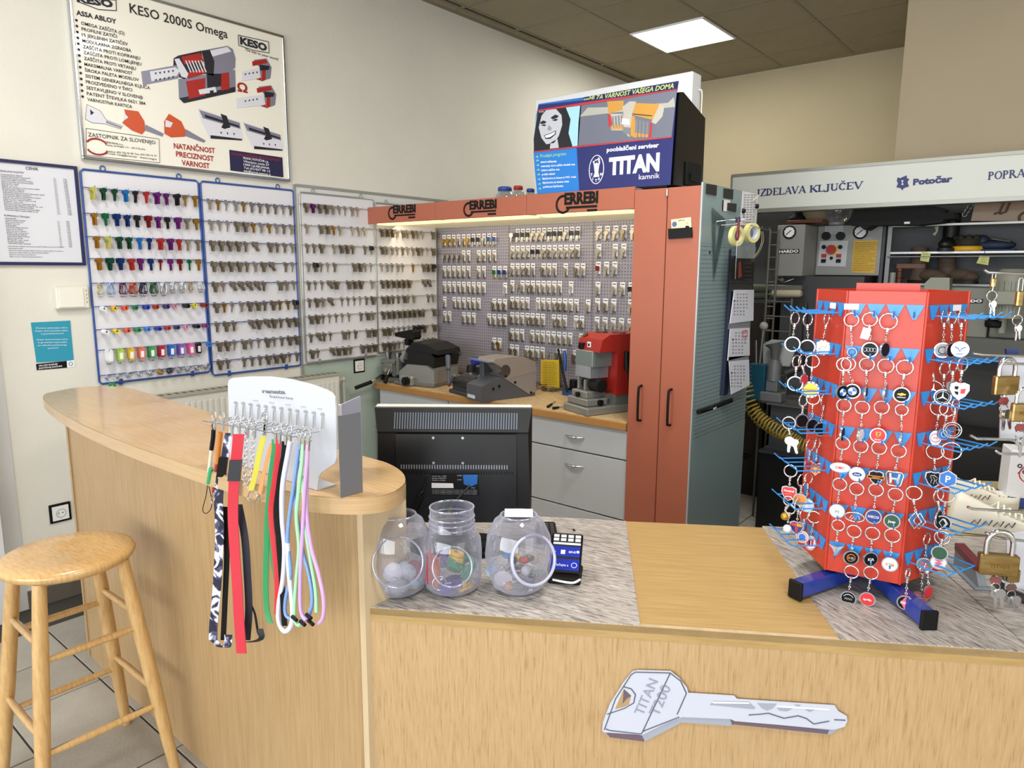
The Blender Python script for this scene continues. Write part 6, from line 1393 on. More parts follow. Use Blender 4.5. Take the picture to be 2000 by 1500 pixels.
MB().tube([(.07, .0, zt_*.5), (.14, .02, zt_*.62), (.16, .02, zt_*1.1), (.15, .02, zt_*1.7)], .018, 8, radii=[.03, .028, .02, .012]).build('press_lever', mat('#1f2021', .5), ps_)
b0 = wy(1480, 730, 4.22); k = MB().box((b0.x-.055, 4.20, zc_+.006), (b0.x+.05, 4.28, b0.z+.06), bev=.004); k.i = 1
k.cyl((b0.x, 4.24, b0.z+.06), (b0.x+.01, 4.24, b0.z+.27), .008, n=8).cyl((b0.x-.02, 4.24, b0.z+.05), (b0.x-.03, 4.24, b0.z+.20), .007, n=8); k.i = 2; k.ball((b0.x+.012, 4.24, b0.z+.29), .026, 10); k.i = 3
for i in range(5): k.cyl((b0.x-.035, 4.197, b0.z+.04-i*.024), (b0.x-.035, 4.20, b0.z+.04-i*.024), .006, n=8)
tag(k.build('brush_holder', [mat('#11485f', .35), M_dsteel, mat('#9a9a98', .4), M_steel], None, frame=T(b0.x, 4.24, zc_), world=True), 'dark blue holder with brushes on the low cabinet beside the shoe press', 'holder')
k = MB(); a = wy(1480, 555, 4.9); k.cyl(wy(1466, 563, 4.9), wy(1500, 564, 4.9), .03, n=10).cyl(wy(1462, 578, 4.9), wy(1500, 577, 4.9), .026, n=10); tag(k.build('leather_roll', mat('#4c5145', .8), None, frame=T(a), world=True), 'dark green leather rolls lying behind the wire racks', 'roll')
k = MB().box((-2.28, 4.85, 0), (-1.72, 5.17, wy(1480, 592, 4.85).z)); tag(k.build('storage_cabinet', mat('#241d19', .6), None, frame=T(-2.0, 4.85, 0), world=True), 'dark brown cabinet standing behind the wire racks', 'cabinet')
# dark mass of sewing machines at the right, seen past the stand
k = MB().box((-.53, 3.95, 0), (.9, 4.45, .78), bev=.01); tag(k.build('machine_table', mat('#1c1a19', .5), None, frame=T(0, 4.2, 0), world=True), 'black machine table behind the low counter at the right', 'table')
k = MB(); k.prism([(0, 0), (.62, 0), (.62, .38), (.50, .42), (.10, .40), (.06, .26), (.0, .24)], 0, .20, axes((-.22, 4.35, .78), (1, 0, 0), (0, 0, 1), (0, -1, 0))); k.i = 1; k.cyl((.42, 4.15, 1.0), (.42, 4.10, 1.0), .10, n=24)
tag(k.build('sewing_machine', [mat('#262524', .4), mat('#333332', .3)], None, frame=T(0, 4.25, .78), world=True), 'large dark leather sewing machine on the black table', 'machine')
# ================================================================== BAR STOOL
st = root('bar_stool', 'round wooden bar stool with turned legs beside the high counter', 'stool', T(-2.315, .70, 0))
MB(SC(1.0, 1.0, 1)).lathe([(.0001, .715), (.13, .715), (.165, .719), (.178, .728), (.182, .738), (.178, .748), (.165, .754), (.10, .752), (.0001, .750)], 40).build('seat', M_woodstool, st)
def lp(sx, sy, z): t = z/.72; return Vector((sx*(.185-.075*t), sy*(.185-.075*t), z))
for sx, sy in ((1, 1), (-1, 1), (-1, -1), (1, -1)):
    p = [lp(sx, sy, z) for z in (0, .02, .15, .35, .55, .72)]
    MB().tube(p, .018, 14, radii=[.0155, .0165, .019, .0215, .021, .018]).build('leg', M_woodstool, st)
for z, prs in ((.235, (((1, -1), (1, 1)), ((-1, -1), (-1, 1)))), (.285, (((-1, -1), (1, -1)), ((-1, 1), (1, 1)))), (.50, (((1, -1), (1, 1)), ((-1, -1), (-1, 1)))), (.545, (((-1, -1), (1, -1)), ((-1, 1), (1, 1))))):
    for a, b in prs: A_, B_ = lp(*a, z), lp(*b, z); MB().tube([A_, A_.lerp(B_, .3), A_.lerp(B_, .7), B_], .010, 10, radii=[.008, .011, .011, .008]).build('rung', M_woodstool, st)

# ================================================================== MONITOR SEEN FROM BEHIND
PL, PR = ond(731, 791, 2.0), ond(1040, 796, 2.0)
xd = Vector((PR.x-PL.x, PR.y-PL.y, 0)); w = xd.length; xd.normalize(); nd2 = Vector((xd.y, -xd.x, 0)); ztop = (PL.z+PR.z)/2
MF = axes(((PL.x+PR.x)/2, (PL.y+PR.y)/2, .8005), xd, (0, 0, 1), nd2)     # x right, y up, z towards the customer
mo = root('computer_monitor', 'black computer monitor seen from behind on the low counter', 'monitor', MF)
H_ = ztop-.8005; h0 = .075
M_mb = mat('#17181a', .38); M_mp = mat('#1d1e21', .3)
MB().box((-w/2, h0, -.035), (w/2, H_, -.012), bev=.004).build('front_bezel', mat('#c9c9c0', .4), mo)
k = MB(); a, b = -w/2, w/2
sec = [(h0+.0, -.013, 0), (h0+.0, .012, .004), (H_-.075, .024, .012), (H_-.068, .028, .012), (H_-.004, .008, .002), (H_-.004, -.013, 0)]
v = []; 
for sx in (a, b):
    for y, z, ins in sec: v.append((sx-(ins if sx > 0 else -ins), y, z))
n = len(sec); k.add(v, [(i, (i+1) % n, n+(i+1) % n, n+i)[::-1] for i in range(n)]+[tuple(range(n-1, -1, -1))[::-1], tuple(range(n, 2*n))[::-1]]); k.build('back_shell', M_mb, mo)
k = MB().prism([(-w*.36, h0+.004), (w*.40, h0+.004), (w*.40, H_-.075), (-w*.36, H_-.075)], .012, .0285); k.build('raised_back', M_mp, mo)
# vents
k = MB(); s1_ = Vector((0, -.064, .02)); 
for i in range(48): x = -w*.37+i*w*.0163; k.add([(x, H_-.060, .0278), (x+.0035, H_-.060, .0278), (x+.0045, H_-.016, .0145), (x+.001, H_-.016, .0145), (x, H_-.060, .0262), (x+.0035, H_-.060, .0262), (x+.0045, H_-.016, .0125), (x+.001, H_-.016, .0125)], [(0, 1, 2, 3), (4, 7, 6, 5), (0, 3, 7, 4), (1, 5, 6, 2), (0, 4, 5, 1), (3, 2, 6, 7)])
k.build('vent_slot', mat('#6d7584', .35, .2), mo, kind='stuff')
k = MB()
for i in range(42): x = -w*.33+i*w*.0163; k.box((x, H_-.176, .0285), (x+.0028, H_-.164, .0292))
k.build('vent_slot', mat('#9aa0ab', .35, .2), mo, kind='stuff')
k = MB()
for i in range(44): x = -w*.33+i*w*.0163; k.box((x, H_-.192, .0285), (x+.0032, H_-.182, .0288))
k.build('vent_slot', M_black, mo, kind='stuff')
k = MB()
for x in (-.055, .028):
    for y in (H_-.085, H_-.158): k.cyl((x, y, .0285), (x, y, .031), .004, n=10)
k.build('screw', M_steel, mo)
FM = Face(MF @ T(0, 0, .0286)).rel(MF)
k = MB(); poly(k, FM, [(842, 924), (934, 924), (936, 968), (843, 967)], 0, .0005); k.i = 1; poly(k, FM, [(843, 943), (885, 944), (886, 953), (843, 953)], .0005, .0004); k.i = 2; poly(k, FM, [(904, 927), (933, 927), (932, 945), (920, 950), (906, 946)], .0005, .0004)
k.build('type_label', [M_black, M_paper, mat('#1f68b8', .4)], mo)
k = MB()
for i, (t_, a, b) in enumerate((('Model No: L1904', (844, 931), (872, 931)), ('Rating 100-240V', (844, 935), (872, 935)), ('Made in China', (844, 939), (870, 939)), ('LISTED', (893, 930), (902, 930)), ('CE FCC', (893, 938), (902, 938)), ('PC', (921, 954), (928, 954)))): tfit(k, FM, t_, a, b, 2.4, z=.0007)
for i in range(4): tfit(k, FM, 'this device complies with part 15 of the rules operation is subject', (844, 957+i*2.6), (932, 958+i*2.6), 1.4, z=.0007)
k.build('label_lettering', mat('#b9bcc6', .5), mo)
k = MB(); k.tube([(-.06, .012, .05), (.10, .012, .05)], .028, 12).box((-.03, .0, .0), (.05, .10, .03), bev=.006).prism([(.15*math.cos(R(a)), .09*math.sin(R(a))) for a in range(0, 360, 20)], 0, .012, axes((.02, .0, .02), (1, 0, 0), (0, 0, -1), (0, 1, 0)), True)
k.build('stand', M_blackm, mo)
q1, q2, q3 = FM.q(834, 930), FM.q(828, 962), FM.q(803, 1005)
k = MB().tube(smooth_path([(q1[0], q1[1], .030), (q2[0], q2[1]+.01, .045), (q2[0]-.01, q2[1]-.0, .05), (q3[0]+.01, q3[1]+.02, .055), (q3[0]-.02, q3[1]-.04, .055), (q3[0]-.04, .01, .05)], 4), .003, 6); k.tube([(q2[0]-.006, q2[1]-.002, .05), (q3[0]+.013, q3[1]+.024, .055)], .010, 10); k.build('cable', M_black, mo)
q1, q2 = FM.q(918, 948), FM.q(890, 975); k = MB().tube(smooth_path([(q1[0], q1[1], .030), (q2[0], q2[1], .045), (q2[0]-.03, q2[1]-.04, .05)], 4), .003, 6); k.build('cable', mat('#2b2c2a', .4), mo)
k = MB().ribbon([(.06, H_*.9, .0)]*0 or [(-w/2+.002, H_-.06, .0), (-w/2+.03, H_-.064, .010)], .004, .002, (0, 0, 1)); k.cyl((w*.47, H_-.045, .012), (w*.47, H_-.045, .017), .004, n=10); k.build('lock_slot', M_black, mo)

# ================================================================== JARS, CARD TERMINAL, KEYPAD
PLC = clear_mat('#e3e4ee', .06, .30)
def jar(px, py, label, kind):
    c_ = onz(px, py, .8005); d = Vector((c_.x, c_.y, 0)).normalized(); r = .068; c_ = c_+d*(r*.75); c_.z = .8005
    fr = axes(c_, Vector((d.y, -d.x, 0)), d, (0, 0, 1)) @ SC(*[{'left': 1.13, 'tall': 1.05, 'right': 1.10}[kind]]*3); t = root('plastic_jar', label, 'jar', fr)
    if kind == 'tall':
        pr = [(.0001, .002), (.052, .002), (.064, .012), (.070, .035), (.071, .10), (.068, .130), (.056, .150), (.052, .155), (.052, .205), (.050, .206)]
    else: pr = [(.0001, .002), (.042, .002), (.058, .012), (.073, .050), (.077, .085), (.072, .130), (.056, .165), (.042, .176), (.040, .178)]
    k = MB().lathe(pr, 36, SC(1, .9, 1)).build('jar_body', PLC, t)
    rim = MB()
    if kind == 'tall':
        for z in (.160, .172, .184): rim.ring((0, 0, z), .0535, .0018, 32, 6, SC(1, .9, 1))
        rim.ring((0, 0, .206), .052, .0022, 32, 6, SC(1, .9, 1))
    else: rim.ring((0, 0, .178), .041, .002, 28, 6, SC(1, .9, 1))
    rim.ring((0, 0, .004), .044, .0016, 28, 6, SC(1, .9, 1))
    rim.build('screw_neck', clear_mat('#dfe1f0', .05, .5), t)
    # round side opening with a thick ring
    cz = .095 if kind != 'tall' else .085; ang = {'left': 0, 'tall': 0, 'right': 30}[kind]; rr = {'left': .052, 'tall': .045, 'right': .054}[kind]
    M = RZ(ang) @ axes((0, -.066, cz), (1, 0, 0), (0, .28, .96), (0, -.96, .28))
    o = MB().ring((0, 0, .002), rr, .0035 if kind == 'right' else .002, 36, 8, M).lathe([(rr, -.006), (rr+.002, -.006), (rr+.002, .004), (rr, .004)], 36, M); o.build('side_opening', mat('#c9cde6', .15, coat=.5, alpha=.75) if kind == 'right' else clear_mat('#dfe1f0', .05, .6), t)
    return t, fr
random.seed(21)
def inside(z0, z1, r=.05): a = random.uniform(0, 2*PI); q = r*math.sqrt(random.random()); return Vector((q*math.cos(a), q*math.sin(a)*.9, random.uniform(z0, z1)))
def item(fr, mesh, label, cat, name, m_, g): return tag(mesh.build(name, m_, None, frame=fr), label, cat, g)
def J(x, y=None, z=None):
    if y is None: x, y, z = x
    return T(x, -y, z)
t, fr = jar(779, 1172, 'left clear plastic jar of the three, with white trinkets inside', 'left')
tr = (('white', '#e6e6e8', (-.032, .020, .026)), ('grey', '#b5b6ba', (.0, .034, .028)), ('pale blue', '#bcd6ee', (.034, .008, .030)), ('cream', '#ddd6bf', (-.006, -.004, .030)), ('large white', '#eaeaee', (-.012, .030, .058)), ('silver', '#c2c6cc', (.022, .022, .056)))
for nme, c_, p in tr:
    k = MB(); k.ball((0, 0, 0), .026, 12, sc=(1, .85, .75)); k.i = 1; k.ring((0, 0, .018), .010, .001, 12, 4, RX(80)); item(fr @ J(p) @ RX(random.uniform(0, 90)) @ RY(random.uniform(0, 90)), k, '%s round trinket in the heap inside the left clear jar' % nme, 'trinket', 'trinket', [mat(c_, .3), M_steel], 'trinkets in the left jar')
for i in range(2): k = MB().box((-.022, -.006, -.003), (.022, .006, .003), bev=.001); item(fr @ J(inside(.055, .07, .025)) @ RZ(random.uniform(0, 180)) @ RX(30), k, 'small %s plastic piece on top of the trinkets in the left jar' % ('sky blue', 'white and blue')[i], 'trinket', 'trinket', mat(('#3e9fd0', '#8fc0dc')[i], .3), None)
k = MB().box((-.035, -.005, -.003), (.035, .005, .003), bev=.001); item(fr @ J(.008, .012, .016) @ RZ(-15), k, 'yellow strip lying at the bottom of the left jar', 'trinket', 'trinket', mat('#c9c25a', .4), None)
k = MB().cyl((0, 0, -.004), (0, 0, .004), .019, n=18); item(fr @ J(.035, .030, .062) @ RX(70), k, 'dark red round trinket at the right side of the left jar', 'trinket', 'trinket', mat('#8a2f3f', .35), None)
k = MB(); k.tube(smooth_path([inside(.06, .12, .04) for _ in range(5)], 5), .001, 5); item(fr, k, 'thin steel chain tangled in the left jar', 'chain', 'thin_chain', M_steel, None)
t, fr = jar(884, 1168, 'middle taller clear jar with a screw neck and coloured key caps inside', 'tall')
cl = [('#c2302b', 'red'), ('#e0693e', 'orange'), ('#5b3f93', 'purple'), ('#e0b32e', 'yellow'), ('#218a5e', 'green'), ('#5b3f93', 'purple'), ('#e0b32e', 'yellow'), ('#218a5e', 'green'), ('#6a4aa8', 'purple'), ('#1f8a68', 'green')]
ps5 = [(-.053, .025, .070), (-.040, .030, .06), (-.02, .0, .075), (.010, .01, .083), (.005, .02, .067), (.01, .030, .03), (.030, .025, .018), (.035, .020, .045), (-.015, .035, .022), (.035, 0, .062)]
for i, ((c_, nme), p) in enumerate(zip(cl, ps5)):
    k = MB()
    if i < 2: k.box((-.007, -.012, -.04), (.007, .012, .035), bev=.002)
    else:
        for j in range(3): loopcap(k, T(0, .01, j*.008-.01) @ RZ(j*10), .020, .018, .007)
        k.box((-.024, -.008, -.004), (-.006, .006, .004), bev=.001)
    item(fr @ J(p) @ RZ(i*37) @ RX(0 if i < 2 else (i*29) % 70), k, '%s plastic key cap %s in the middle jar' % (nme, ('standing at the left side', 'standing next to the red one', 'at the back of the heap', 'on top of the heap', 'in the centre of the heap', 'low at the right', 'at the bottom right', 'right of the centre', 'at the very bottom', 'at the right edge')[i]), 'key cap', 'key_cover', mat(c_, .35), None)
k = MB().ring((0, 0, 0), .016, .0016, 20, 5); k.cyl((.012, 0, 0), (.028, 0, .0), .004, n=8); item(fr @ J(-.030, .050, .038) @ RX(80), k, 'steel split ring against the front wall of the middle jar', 'ring', 'split_ring', M_steel, None)
t, fr = jar(1012, 1168, 'right clear plastic jar tilted open with a white ring, holding key rings', 'right')
kt = (('black', '#1d1d27'), ('pale green', '#8fae98'), ('white', '#d8d6da'), ('violet', '#6d6890'), ('orange', '#c47a3a'), ('light blue', '#9ab8d8'), ('olive', '#77794a'), ('pink', '#cfa0a8'), ('cream', '#d6cfb4'), ('dark red', '#6f2a2c'))
for i, (nme, c_) in enumerate(kt):
    a = i*2*PI/10; k = MB(); k.ring((0, 0, 0), .020+.004*(i % 3), .0014, 18, 5); k.i = 1
    if i % 2: k.box((.018, -.008, -.002), (.044, .008, .002), bev=.001)
    else: k.ball((.028, 0, 0), .011, 8)
    item(fr @ J((.020+.007*(i % 3))*math.cos(a), (.020+.006*(i % 3))*math.sin(a), .026+.015*(i % 3)) @ RX(random.uniform(-50, 50)) @ RZ(random.uniform(0, 360)), k, 'key ring with a %s tag in the right clear jar' % nme, 'key ring', 'key_ring', [M_steel, mat(c_, .4)], 'key rings in the right jar')
for i, (c_, nme) in enumerate((('#1f6aa0', 'round blue'), ('#1a1830', 'dark'), ('#c9bd5a', 'yellow'), ('#b5382c', 'red'), ('#7b6a4c', 'brown'))):
    k = MB().ball((0, 0, 0), .010, 8, sc=(1.4, 1, .8)); item(fr @ J((i-2)*.012, (i % 2)*.012, .075+.006*(i == 0)) @ RZ(i*50), k, '%s trinket on top of the heap in the right jar' % nme, 'trinket', 'trinket', mat(c_, .3), None)
k = MB().cyl((0, 0, -.002), (0, 0, .002), .021, n=22); k.i = 1; k.cyl((0, 0, .002), (0, 0, .003), .012, n=16); item(fr @ J(-.034, .034, .040) @ RX(-70), k, 'white and pink round badge against the right jar wall', 'badge', 'badge', [mat('#d9d2d6', .4), mat('#a8686a', .4)], None)
k = MB().box((-.032, -.02, 0), (.032, .018, .0012), RX(8)); item(fr @ J(.0, -.012, .178), k, 'folded white paper slip lying on the mouth of the right jar', 'paper', 'paper_slip', M_paper, None)
# terminal
ca, cb = onz(1078, 1120, .82), onz(1130, 1124, .82); dx = (cb-ca); dx.z = 0; dx.normalize(); cf = axes(((ca.x+cb.x)/2, (ca.y+cb.y)/2, .8005), dx, (-dx.y, dx.x, 0), (0, 0, 1))
te = root('card_terminal', 'black card payment terminal with two blue screens beside the right jar', 'terminal', cf)
TM_ = axes((0, .0, .0), (1, 0, 0), (0, .80, .60), (0, -.60, .80))
MB().box((-.043, -.02, .0), (.041, .075, .018), bev=.004).build('base', M_black, te)
kk = T(0, -.012, .022) @ TM_
MB().box((-.041, 0, 0), (.040, .115, .020), kk, bev=.004).build('housing', M_black, te)
MB().box((-.037, .004, .020), (.036, .036, .0206), kk).box((-.037, .043, .020), (.036, .073, .0206), kk).build('screen', mat('#1c2a8e', .2, emis=.25), te)
k = MB(); k.text('Plačajte s', kk @ T(-.028, .015, .0206), .0095); k.text('BENE', kk @ T(.006, .054, .0206), .008); k.text('▸', kk @ T(-.03, .053, .0206), .010); k.ring((.023, .019, .021), .007, .0008, 12, 4, kk); k.box((-.014, .05, .0206), (-.003, .062, .0209), kk); k.cyl((.030, .058, .0206), (.030, .058, .0212), .004, n=10, M=kk); k.build('screen_lettering', mat('#dfe3fa', .4), te)
k = MB()
for i in range(4):
    for j in range(2): k.box((-.036+i*.019, .088+j*.011, .020), (-.022+i*.019, .096+j*.011, .0222), kk)
k.box((-.036, .078, .020), (.036, .084, .0212), kk); k.build('keypad', mat('#c9cbd2', .4), te)
k = MB(); k.tube(smooth_path([(-.03, -.02, .012), (.02, -.035, .014), (.04, -.02, .018)], 4), .003, 6); k.build('stylus', M_white, te)
# small keypad and paper clip on the counter
ca = onz(1068, 1040, .81); k = root('telephone', 'black cordless handset keypad lying behind the right jar', 'telephone', axes((ca.x, ca.y, .8005), RGT.cross(Vector((0, 0, 1))).normalized()*-1, Vector((0, 0, 1)).cross(RGT.cross(Vector((0, 0, 1))).normalized()*-1), (0, 0, 1)))
MB().box((-.07, -.03, 0), (.07, .03, .020), bev=.005).build('housing', M_black, k)
kk = MB()
for i in range(6):
    for j in range(3): kk.box((-.055+i*.018, -.022+j*.016, .020), (-.042+i*.018, -.011+j*.016, .0222))
kk.build('key_button', mat('#3a3b40', .4), k)
ca = onz(1121, 1036, .8005); k = MB().box((-.008, -.003, 0), (.008, .003, .003), bev=.001); tag(k.build('small_clip', M_black, None, frame=T(ca.x, ca.y, .8005) @ RZ(-40)), 'tiny black clip lying on the grey laminate behind the terminal', 'clip')
# ================================================================== LANYARD DISPLAY ON THE BAR
YD = .908
ds = root('display_stand', 'white bent metal display stand with hooks on the bar counter end', 'stand', T(-1.45, YD, 1.10))
FD = Face(facey(0, YD, 0)).rel(ds.matrix_world)
o_ = [(449, 812), (447, 750), (449, 742), (456, 738), (490, 735), (530, 735), (570, 740), (610, 750), (640, 761), (650, 767), (656, 776), (658, 800), (659, 895), (656, 904), (630, 922), (625, 930)]
zt_ = [FD.q(*p) for p in o_]
bx0 = FD.q(452, 900)[0]; bx1 = FD.q(620, 930)[0]
pts = zt_+[(bx1, 1.101), (bx0, 1.101), (bx0, 1.16)]
MB().prism(pts, 0, .003, FD.M).prism([(bx0, 0), (bx1, 0), (bx1, .05), (bx0, .05)], 0, .003, ds.matrix_world.inverted() @ T(0, YD-.0, 1.1005) @ Matrix.Identity(4)).build('display_panel', mat('#c6c9d2', .35), ds)
k = MB(); tfit(k, FD, 'renata', (515, 767), (560, 769), 7.5, z=.0035, off=.04); tfit(k, FD, 'batteries', (530, 776), (575, 780), 5, z=.0035); k.build('lettering', mat('#74777e', .5), ds)
k = MB()
for i, x in enumerate((497, 528, 560, 590, 622)): tfit(k, FD, '%d 0 0' % (i+3), (x, 783+i*4), (x+10, 784+i*4), 3, z=.0035)
k.build('price_print', mat('#a9acb4', .5), ds)
YL = .832
k = MB(); hx = []
for (x, y) in ((375, 300), (440, 305), (503, 315), (570, 325), (633, 333), (703, 340), (768, 350), (840, 360), (905, 370), (978, 378), (1048, 388), (1123, 400)):
    p = ony(380+x/4.411, 720+y/4.411, YD); hx.append(p.x)
    k.tube([(p.x, YD-.003, p.z), (p.x, YD-.007, p.z-.004), (p.x, YD-.009, p.z-.028), (p.x, YD-.018, p.z-.034), (p.x, YL-.005, p.z-.034), (p.x, YL-.02, p.z-.028)], .0017, 6)
    k.cyl((p.x, YD-.004, p.z+.002), (p.x, YD-.010, p.z+.004), .0032, n=8)
k.build('hook', M_steel, ds, world=True)
a, b = onz(671, 938, 1.10), onz(707, 913, 1.10); zz = onp(671, 790, a, Vector((.63, -.76, 0))).z
k = MB(); d = (b-a); d.z = 0; n = Vector((-d.y, d.x, 0)).normalized()*.002
k.prism([tuple((a-n)[:2]), tuple((b-n)[:2]), tuple((b+n)[:2]), tuple((a+n)[:2])], 1.1005, zz); k.build('side_plate', mat('#a9adc4', .35, .15), ds, world=True)
k = MB(); k.box((a.x-.008, a.y-.003, 1.1005), (a.x+.001, a.y+.003, zz), bev=.001); k.build('side_edge', mat('#e3e5ec', .3), ds, world=True)
c_ = ony(659, 800, YD); k = MB(); k.prism([(c_.x-.004, YD+.001), (c_.x, YD+.001), (a.x+.0, a.y+.002), (a.x-.004, a.y+.002)] if False else [(c_.x-.003, YD+.002), (c_.x+.0, YD+.001), (c_.x+.002, YD+.06), (c_.x-.001, YD+.06)], 1.1005, zz); k.build('side_plate', mat('#7d8088', .35, .4), ds, world=True)
FL = Face(facey(0, YL, 0))
def L3(pts, dy=0): return [Vector((*(lambda p: (p.x, p.y, p.z))(ony(px, py, YL+dy)),)) for px, py in pts]
def clasp(k, px, py, dy=0, s=1.25):
    p = ony(px, py, YL+dy); k.ring((p.x, p.y, p.z), .0085*s, .0014, 14, 5, ax='Y'); k.prism([(-.005*s, -.008*s), (.005*s, -.008*s), (.002*s, -.028*s), (-.002*s, -.028*s)], 0, .004, axes((p.x, p.y+.002, p.z), (1, 0, 0), (0, 0, 1), (0, -1, 0))); k.cyl((p.x-.009*s, p.y, p.z-.010*s), (p.x+.009*s, p.y, p.z-.010*s), .0015, n=5)
def lany(name, label, segs, claspat=None, cat='lanyard', g='lanyards on the bar display'):
    o0 = ony(segs[0][1][0][0], segs[0][1][0][1], YL); t = root(name, label, cat, T(o0), g)
    for nm_, pts, w, m_, kind, dy in segs:
        k = MB(); P = smooth_path(L3(pts, dy), 5)
        if kind == 'tube': k.tube(P, w, 8)
        elif kind == 'rib': k.ribbon(P, w, .0022, (.77, .60, 0))
        elif kind == 'box': k.ribbon(L3(pts, dy), w, .010, (.77, .60, 0))
        elif kind == 'chain':
            for i in range(0, len(P)-1):
                k.ring(P[i], .0048, .0013, 10, 4, M=None, ax='X' if i % 2 else 'Y')
        k.build(nm_, m_, t, world=True)
    if claspat:
        k = MB(); clasp(k, claspat[0], claspat[1], 0); k.build('clasp', M_steel, t, world=True)
    return t
px2m = .00107
lany('cord_strap', 'thin black and white phone cord with green plug, leftmost on the display', [('cord_sleeve', [(417, 840), (416, 856), (413, 878)], .0055, M_black, 'tube', 0), ('cord', [(413, 878), (410, 905), (407, 930)], .0045, mat('#d9d2c0', .5), 'tube', 0), ('plug', [(412, 915), (409, 932), (407, 944)], .0055, mat('#39a06c', .4), 'tube', -.004), ('thin_loop', [(406, 946), (402, 970), (396, 995), (402, 1003), (411, 995), (414, 978), (408, 950)], .001, M_blackm, 'tube', 0), ('top_loop', [(417, 840), (414, 832), (417, 826), (420, 832), (418, 840)], .0012, M_black, 'tube', 0)], (418, 812))
lany('cord_strap', 'orange and red coiled cord strap, second from left on the display', [('cord', [(431, 845), (428, 870), (425, 905)], .0058, mat('#c9782c', .4), 'tube', .004), ('cord_end', [(424, 905), (419, 935), (417, 962)], .0045, mat('#a83034', .4), 'tube', .004), ('thin_loop', [(417, 962), (413, 978), (420, 990), (422, 975), (418, 962)], .0015, M_steel, 'tube', 0)], (434, 813))
lany('lanyard', 'grey and white camouflage lanyard with black buckle', [('strap', [(446, 846), (443, 865), (438, 892)], .017, 'CAMO', 'rib', 0), ('buckle', [(438, 892), (433, 930)], .022, M_black, 'box', -.002), ('strap', [(432, 928), (426, 960), (425, 1020), (424, 1080), (421, 1150), (417, 1210), (416, 1250)], .018, 'CAMO', 'rib', 0), ('fold', [(416, 1250), (424, 1262), (438, 1270), (450, 1262)], .018, 'CAMO', 'rib', -.004)], None) if False else None
M_camo = ramp_mat([(0, '#23243a'), (.40, '#4b4d6a'), (.62, '#8587a8'), (.74, '#dcdde8')], 34, (1, 1, .7), .7, lo=.36, hi=.62, detail=1, dist=1.5)
for e_ in M_camo.node_tree.nodes:
    if e_.type == 'VALTORGB': e_.color_ramp.interpolation = 'CONSTANT'
lany('lanyard', 'grey and white camouflage lanyard with black plastic buckle', [('strap', [(447, 846), (443, 868), (439, 894)], .018, M_camo, 'rib', .002), ('buckle', [(437, 893), (432, 930)], .021, M_black, 'box', .0), ('strap', [(431, 928), (427, 980), (429, 1040), (426, 1110), (422, 1170), (417, 1220), (416, 1250)], .022, M_camo, 'rib', .002), ('strap_fold', [(417, 1250), (430, 1262), (444, 1262), (446, 1240)], .020, M_camo, 'rib', .014), ('strap_back', [(440, 990), (443, 1080), (440, 1160), (436, 1250)], .014, M_blackm, 'rib', .02)], (452, 824))
lany('lanyard', 'wide bright red lanyard with dark grey buckle', [('strap', [(466, 848), (464, 872), (461, 898)], .026, mat('#c92a3c', .6), 'rib', -.012), ('buckle', [(461, 898), (457, 938)], .028, mat('#33343a', .4), 'box', -.012), ('strap', [(457, 938), (455, 1000), (458, 1070), (463, 1140), (467, 1210), (472, 1276)], .025, mat('#c92a3c', .6), 'rib', -.012), ('back_strap', [(466, 985), (478, 1050), (483, 1120), (486, 1190), (482, 1250)], .018, mat('#14152a', .6), 'rib', .012)], (466, 822))
lany('lanyard', 'narrow black strap hanging behind the wide red lanyard', [('strap', [(470, 1000), (482, 1070), (489, 1150), (489, 1175), (498, 1200), (504, 1235), (511, 1248)], .005, M_blackm, 'rib', .02), ('strap_end', [(508, 1228), (511, 1245), (500, 1252), (484, 1254)], .014, mat('#10101a', .6), 'rib', .018)], None)
lany('key_chain', 'silver curb chain hanging right of the red lanyard, the left one', [('chain', [(481, 835), (481, 870), (479, 910), (477, 950)], .004, M_chrome, 'chain', 0)], (482, 826), 'chain')
lany('key_chain', 'silver curb chain hanging right of the red lanyard, the right one', [('chain', [(496, 838), (494, 880), (490, 920), (485, 955)], .004, M_chrome, 'chain', 0)], (496, 826), 'chain')
lany('wrist_strap', 'translucent yellow wrist strap with a steel ring at its end', [('strap', [(515, 852), (508, 880), (500, 920), (490, 958)], .013, mat('#d4cc50', .35), 'rib', 0), ('end_ring', [(488, 960), (484, 972), (490, 980), (500, 977), (503, 968), (497, 960), (488, 960)], .0015, M_steel, 'tube', 0), ('chain', [(519, 815), (518, 830), (516, 848)], .003, M_steel, 'chain', 0)], (517, 815))
lany('wrist_strap', 'translucent orange wrist strap crossing behind the yellow one', [('strap', [(531, 866), (524, 890), (514, 930), (507, 966)], .009, mat('#e8a464', .35), 'rib', .006), ('end_clip', [(507, 966), (506, 974), (508, 978)], .002, M_steel, 'tube', .006)], (516, 820))
def cordlan(label, m_, strands, cl, w=.0036, top=None):
    segs = []
    for s_ in strands: segs.append(('cord', s_, w, m_, 'tube' if w < .006 else 'rib', strands.index(s_)*.007))
    return lany('lanyard', label, segs, cl)
cordlan('flat green lanyard knotted at its lower end', mat('#2c9256', .6), [[(536, 858), (536, 880), (529, 930), (523, 1000), (520, 1080), (519, 1150), (522, 1195), (528, 1217)], [(534, 890), (533, 1000), (532, 1080), (540, 1130), (548, 1160)]], (537, 836), .0125)
cordlan('flat red lanyard between the green and the black one', mat('#cf2433', .6), [[(544, 858), (543, 885), (536, 940), (529, 1000), (536, 1080), (541, 1140), (541, 1200)]], (545, 836), .0115)
cordlan('flat black lanyard between the red and the white one', M_blackm, [[(556, 862), (554, 890), (546, 940), (541, 1000), (545, 1060), (550, 1130), (556, 1222)]], (557, 838), .0125)
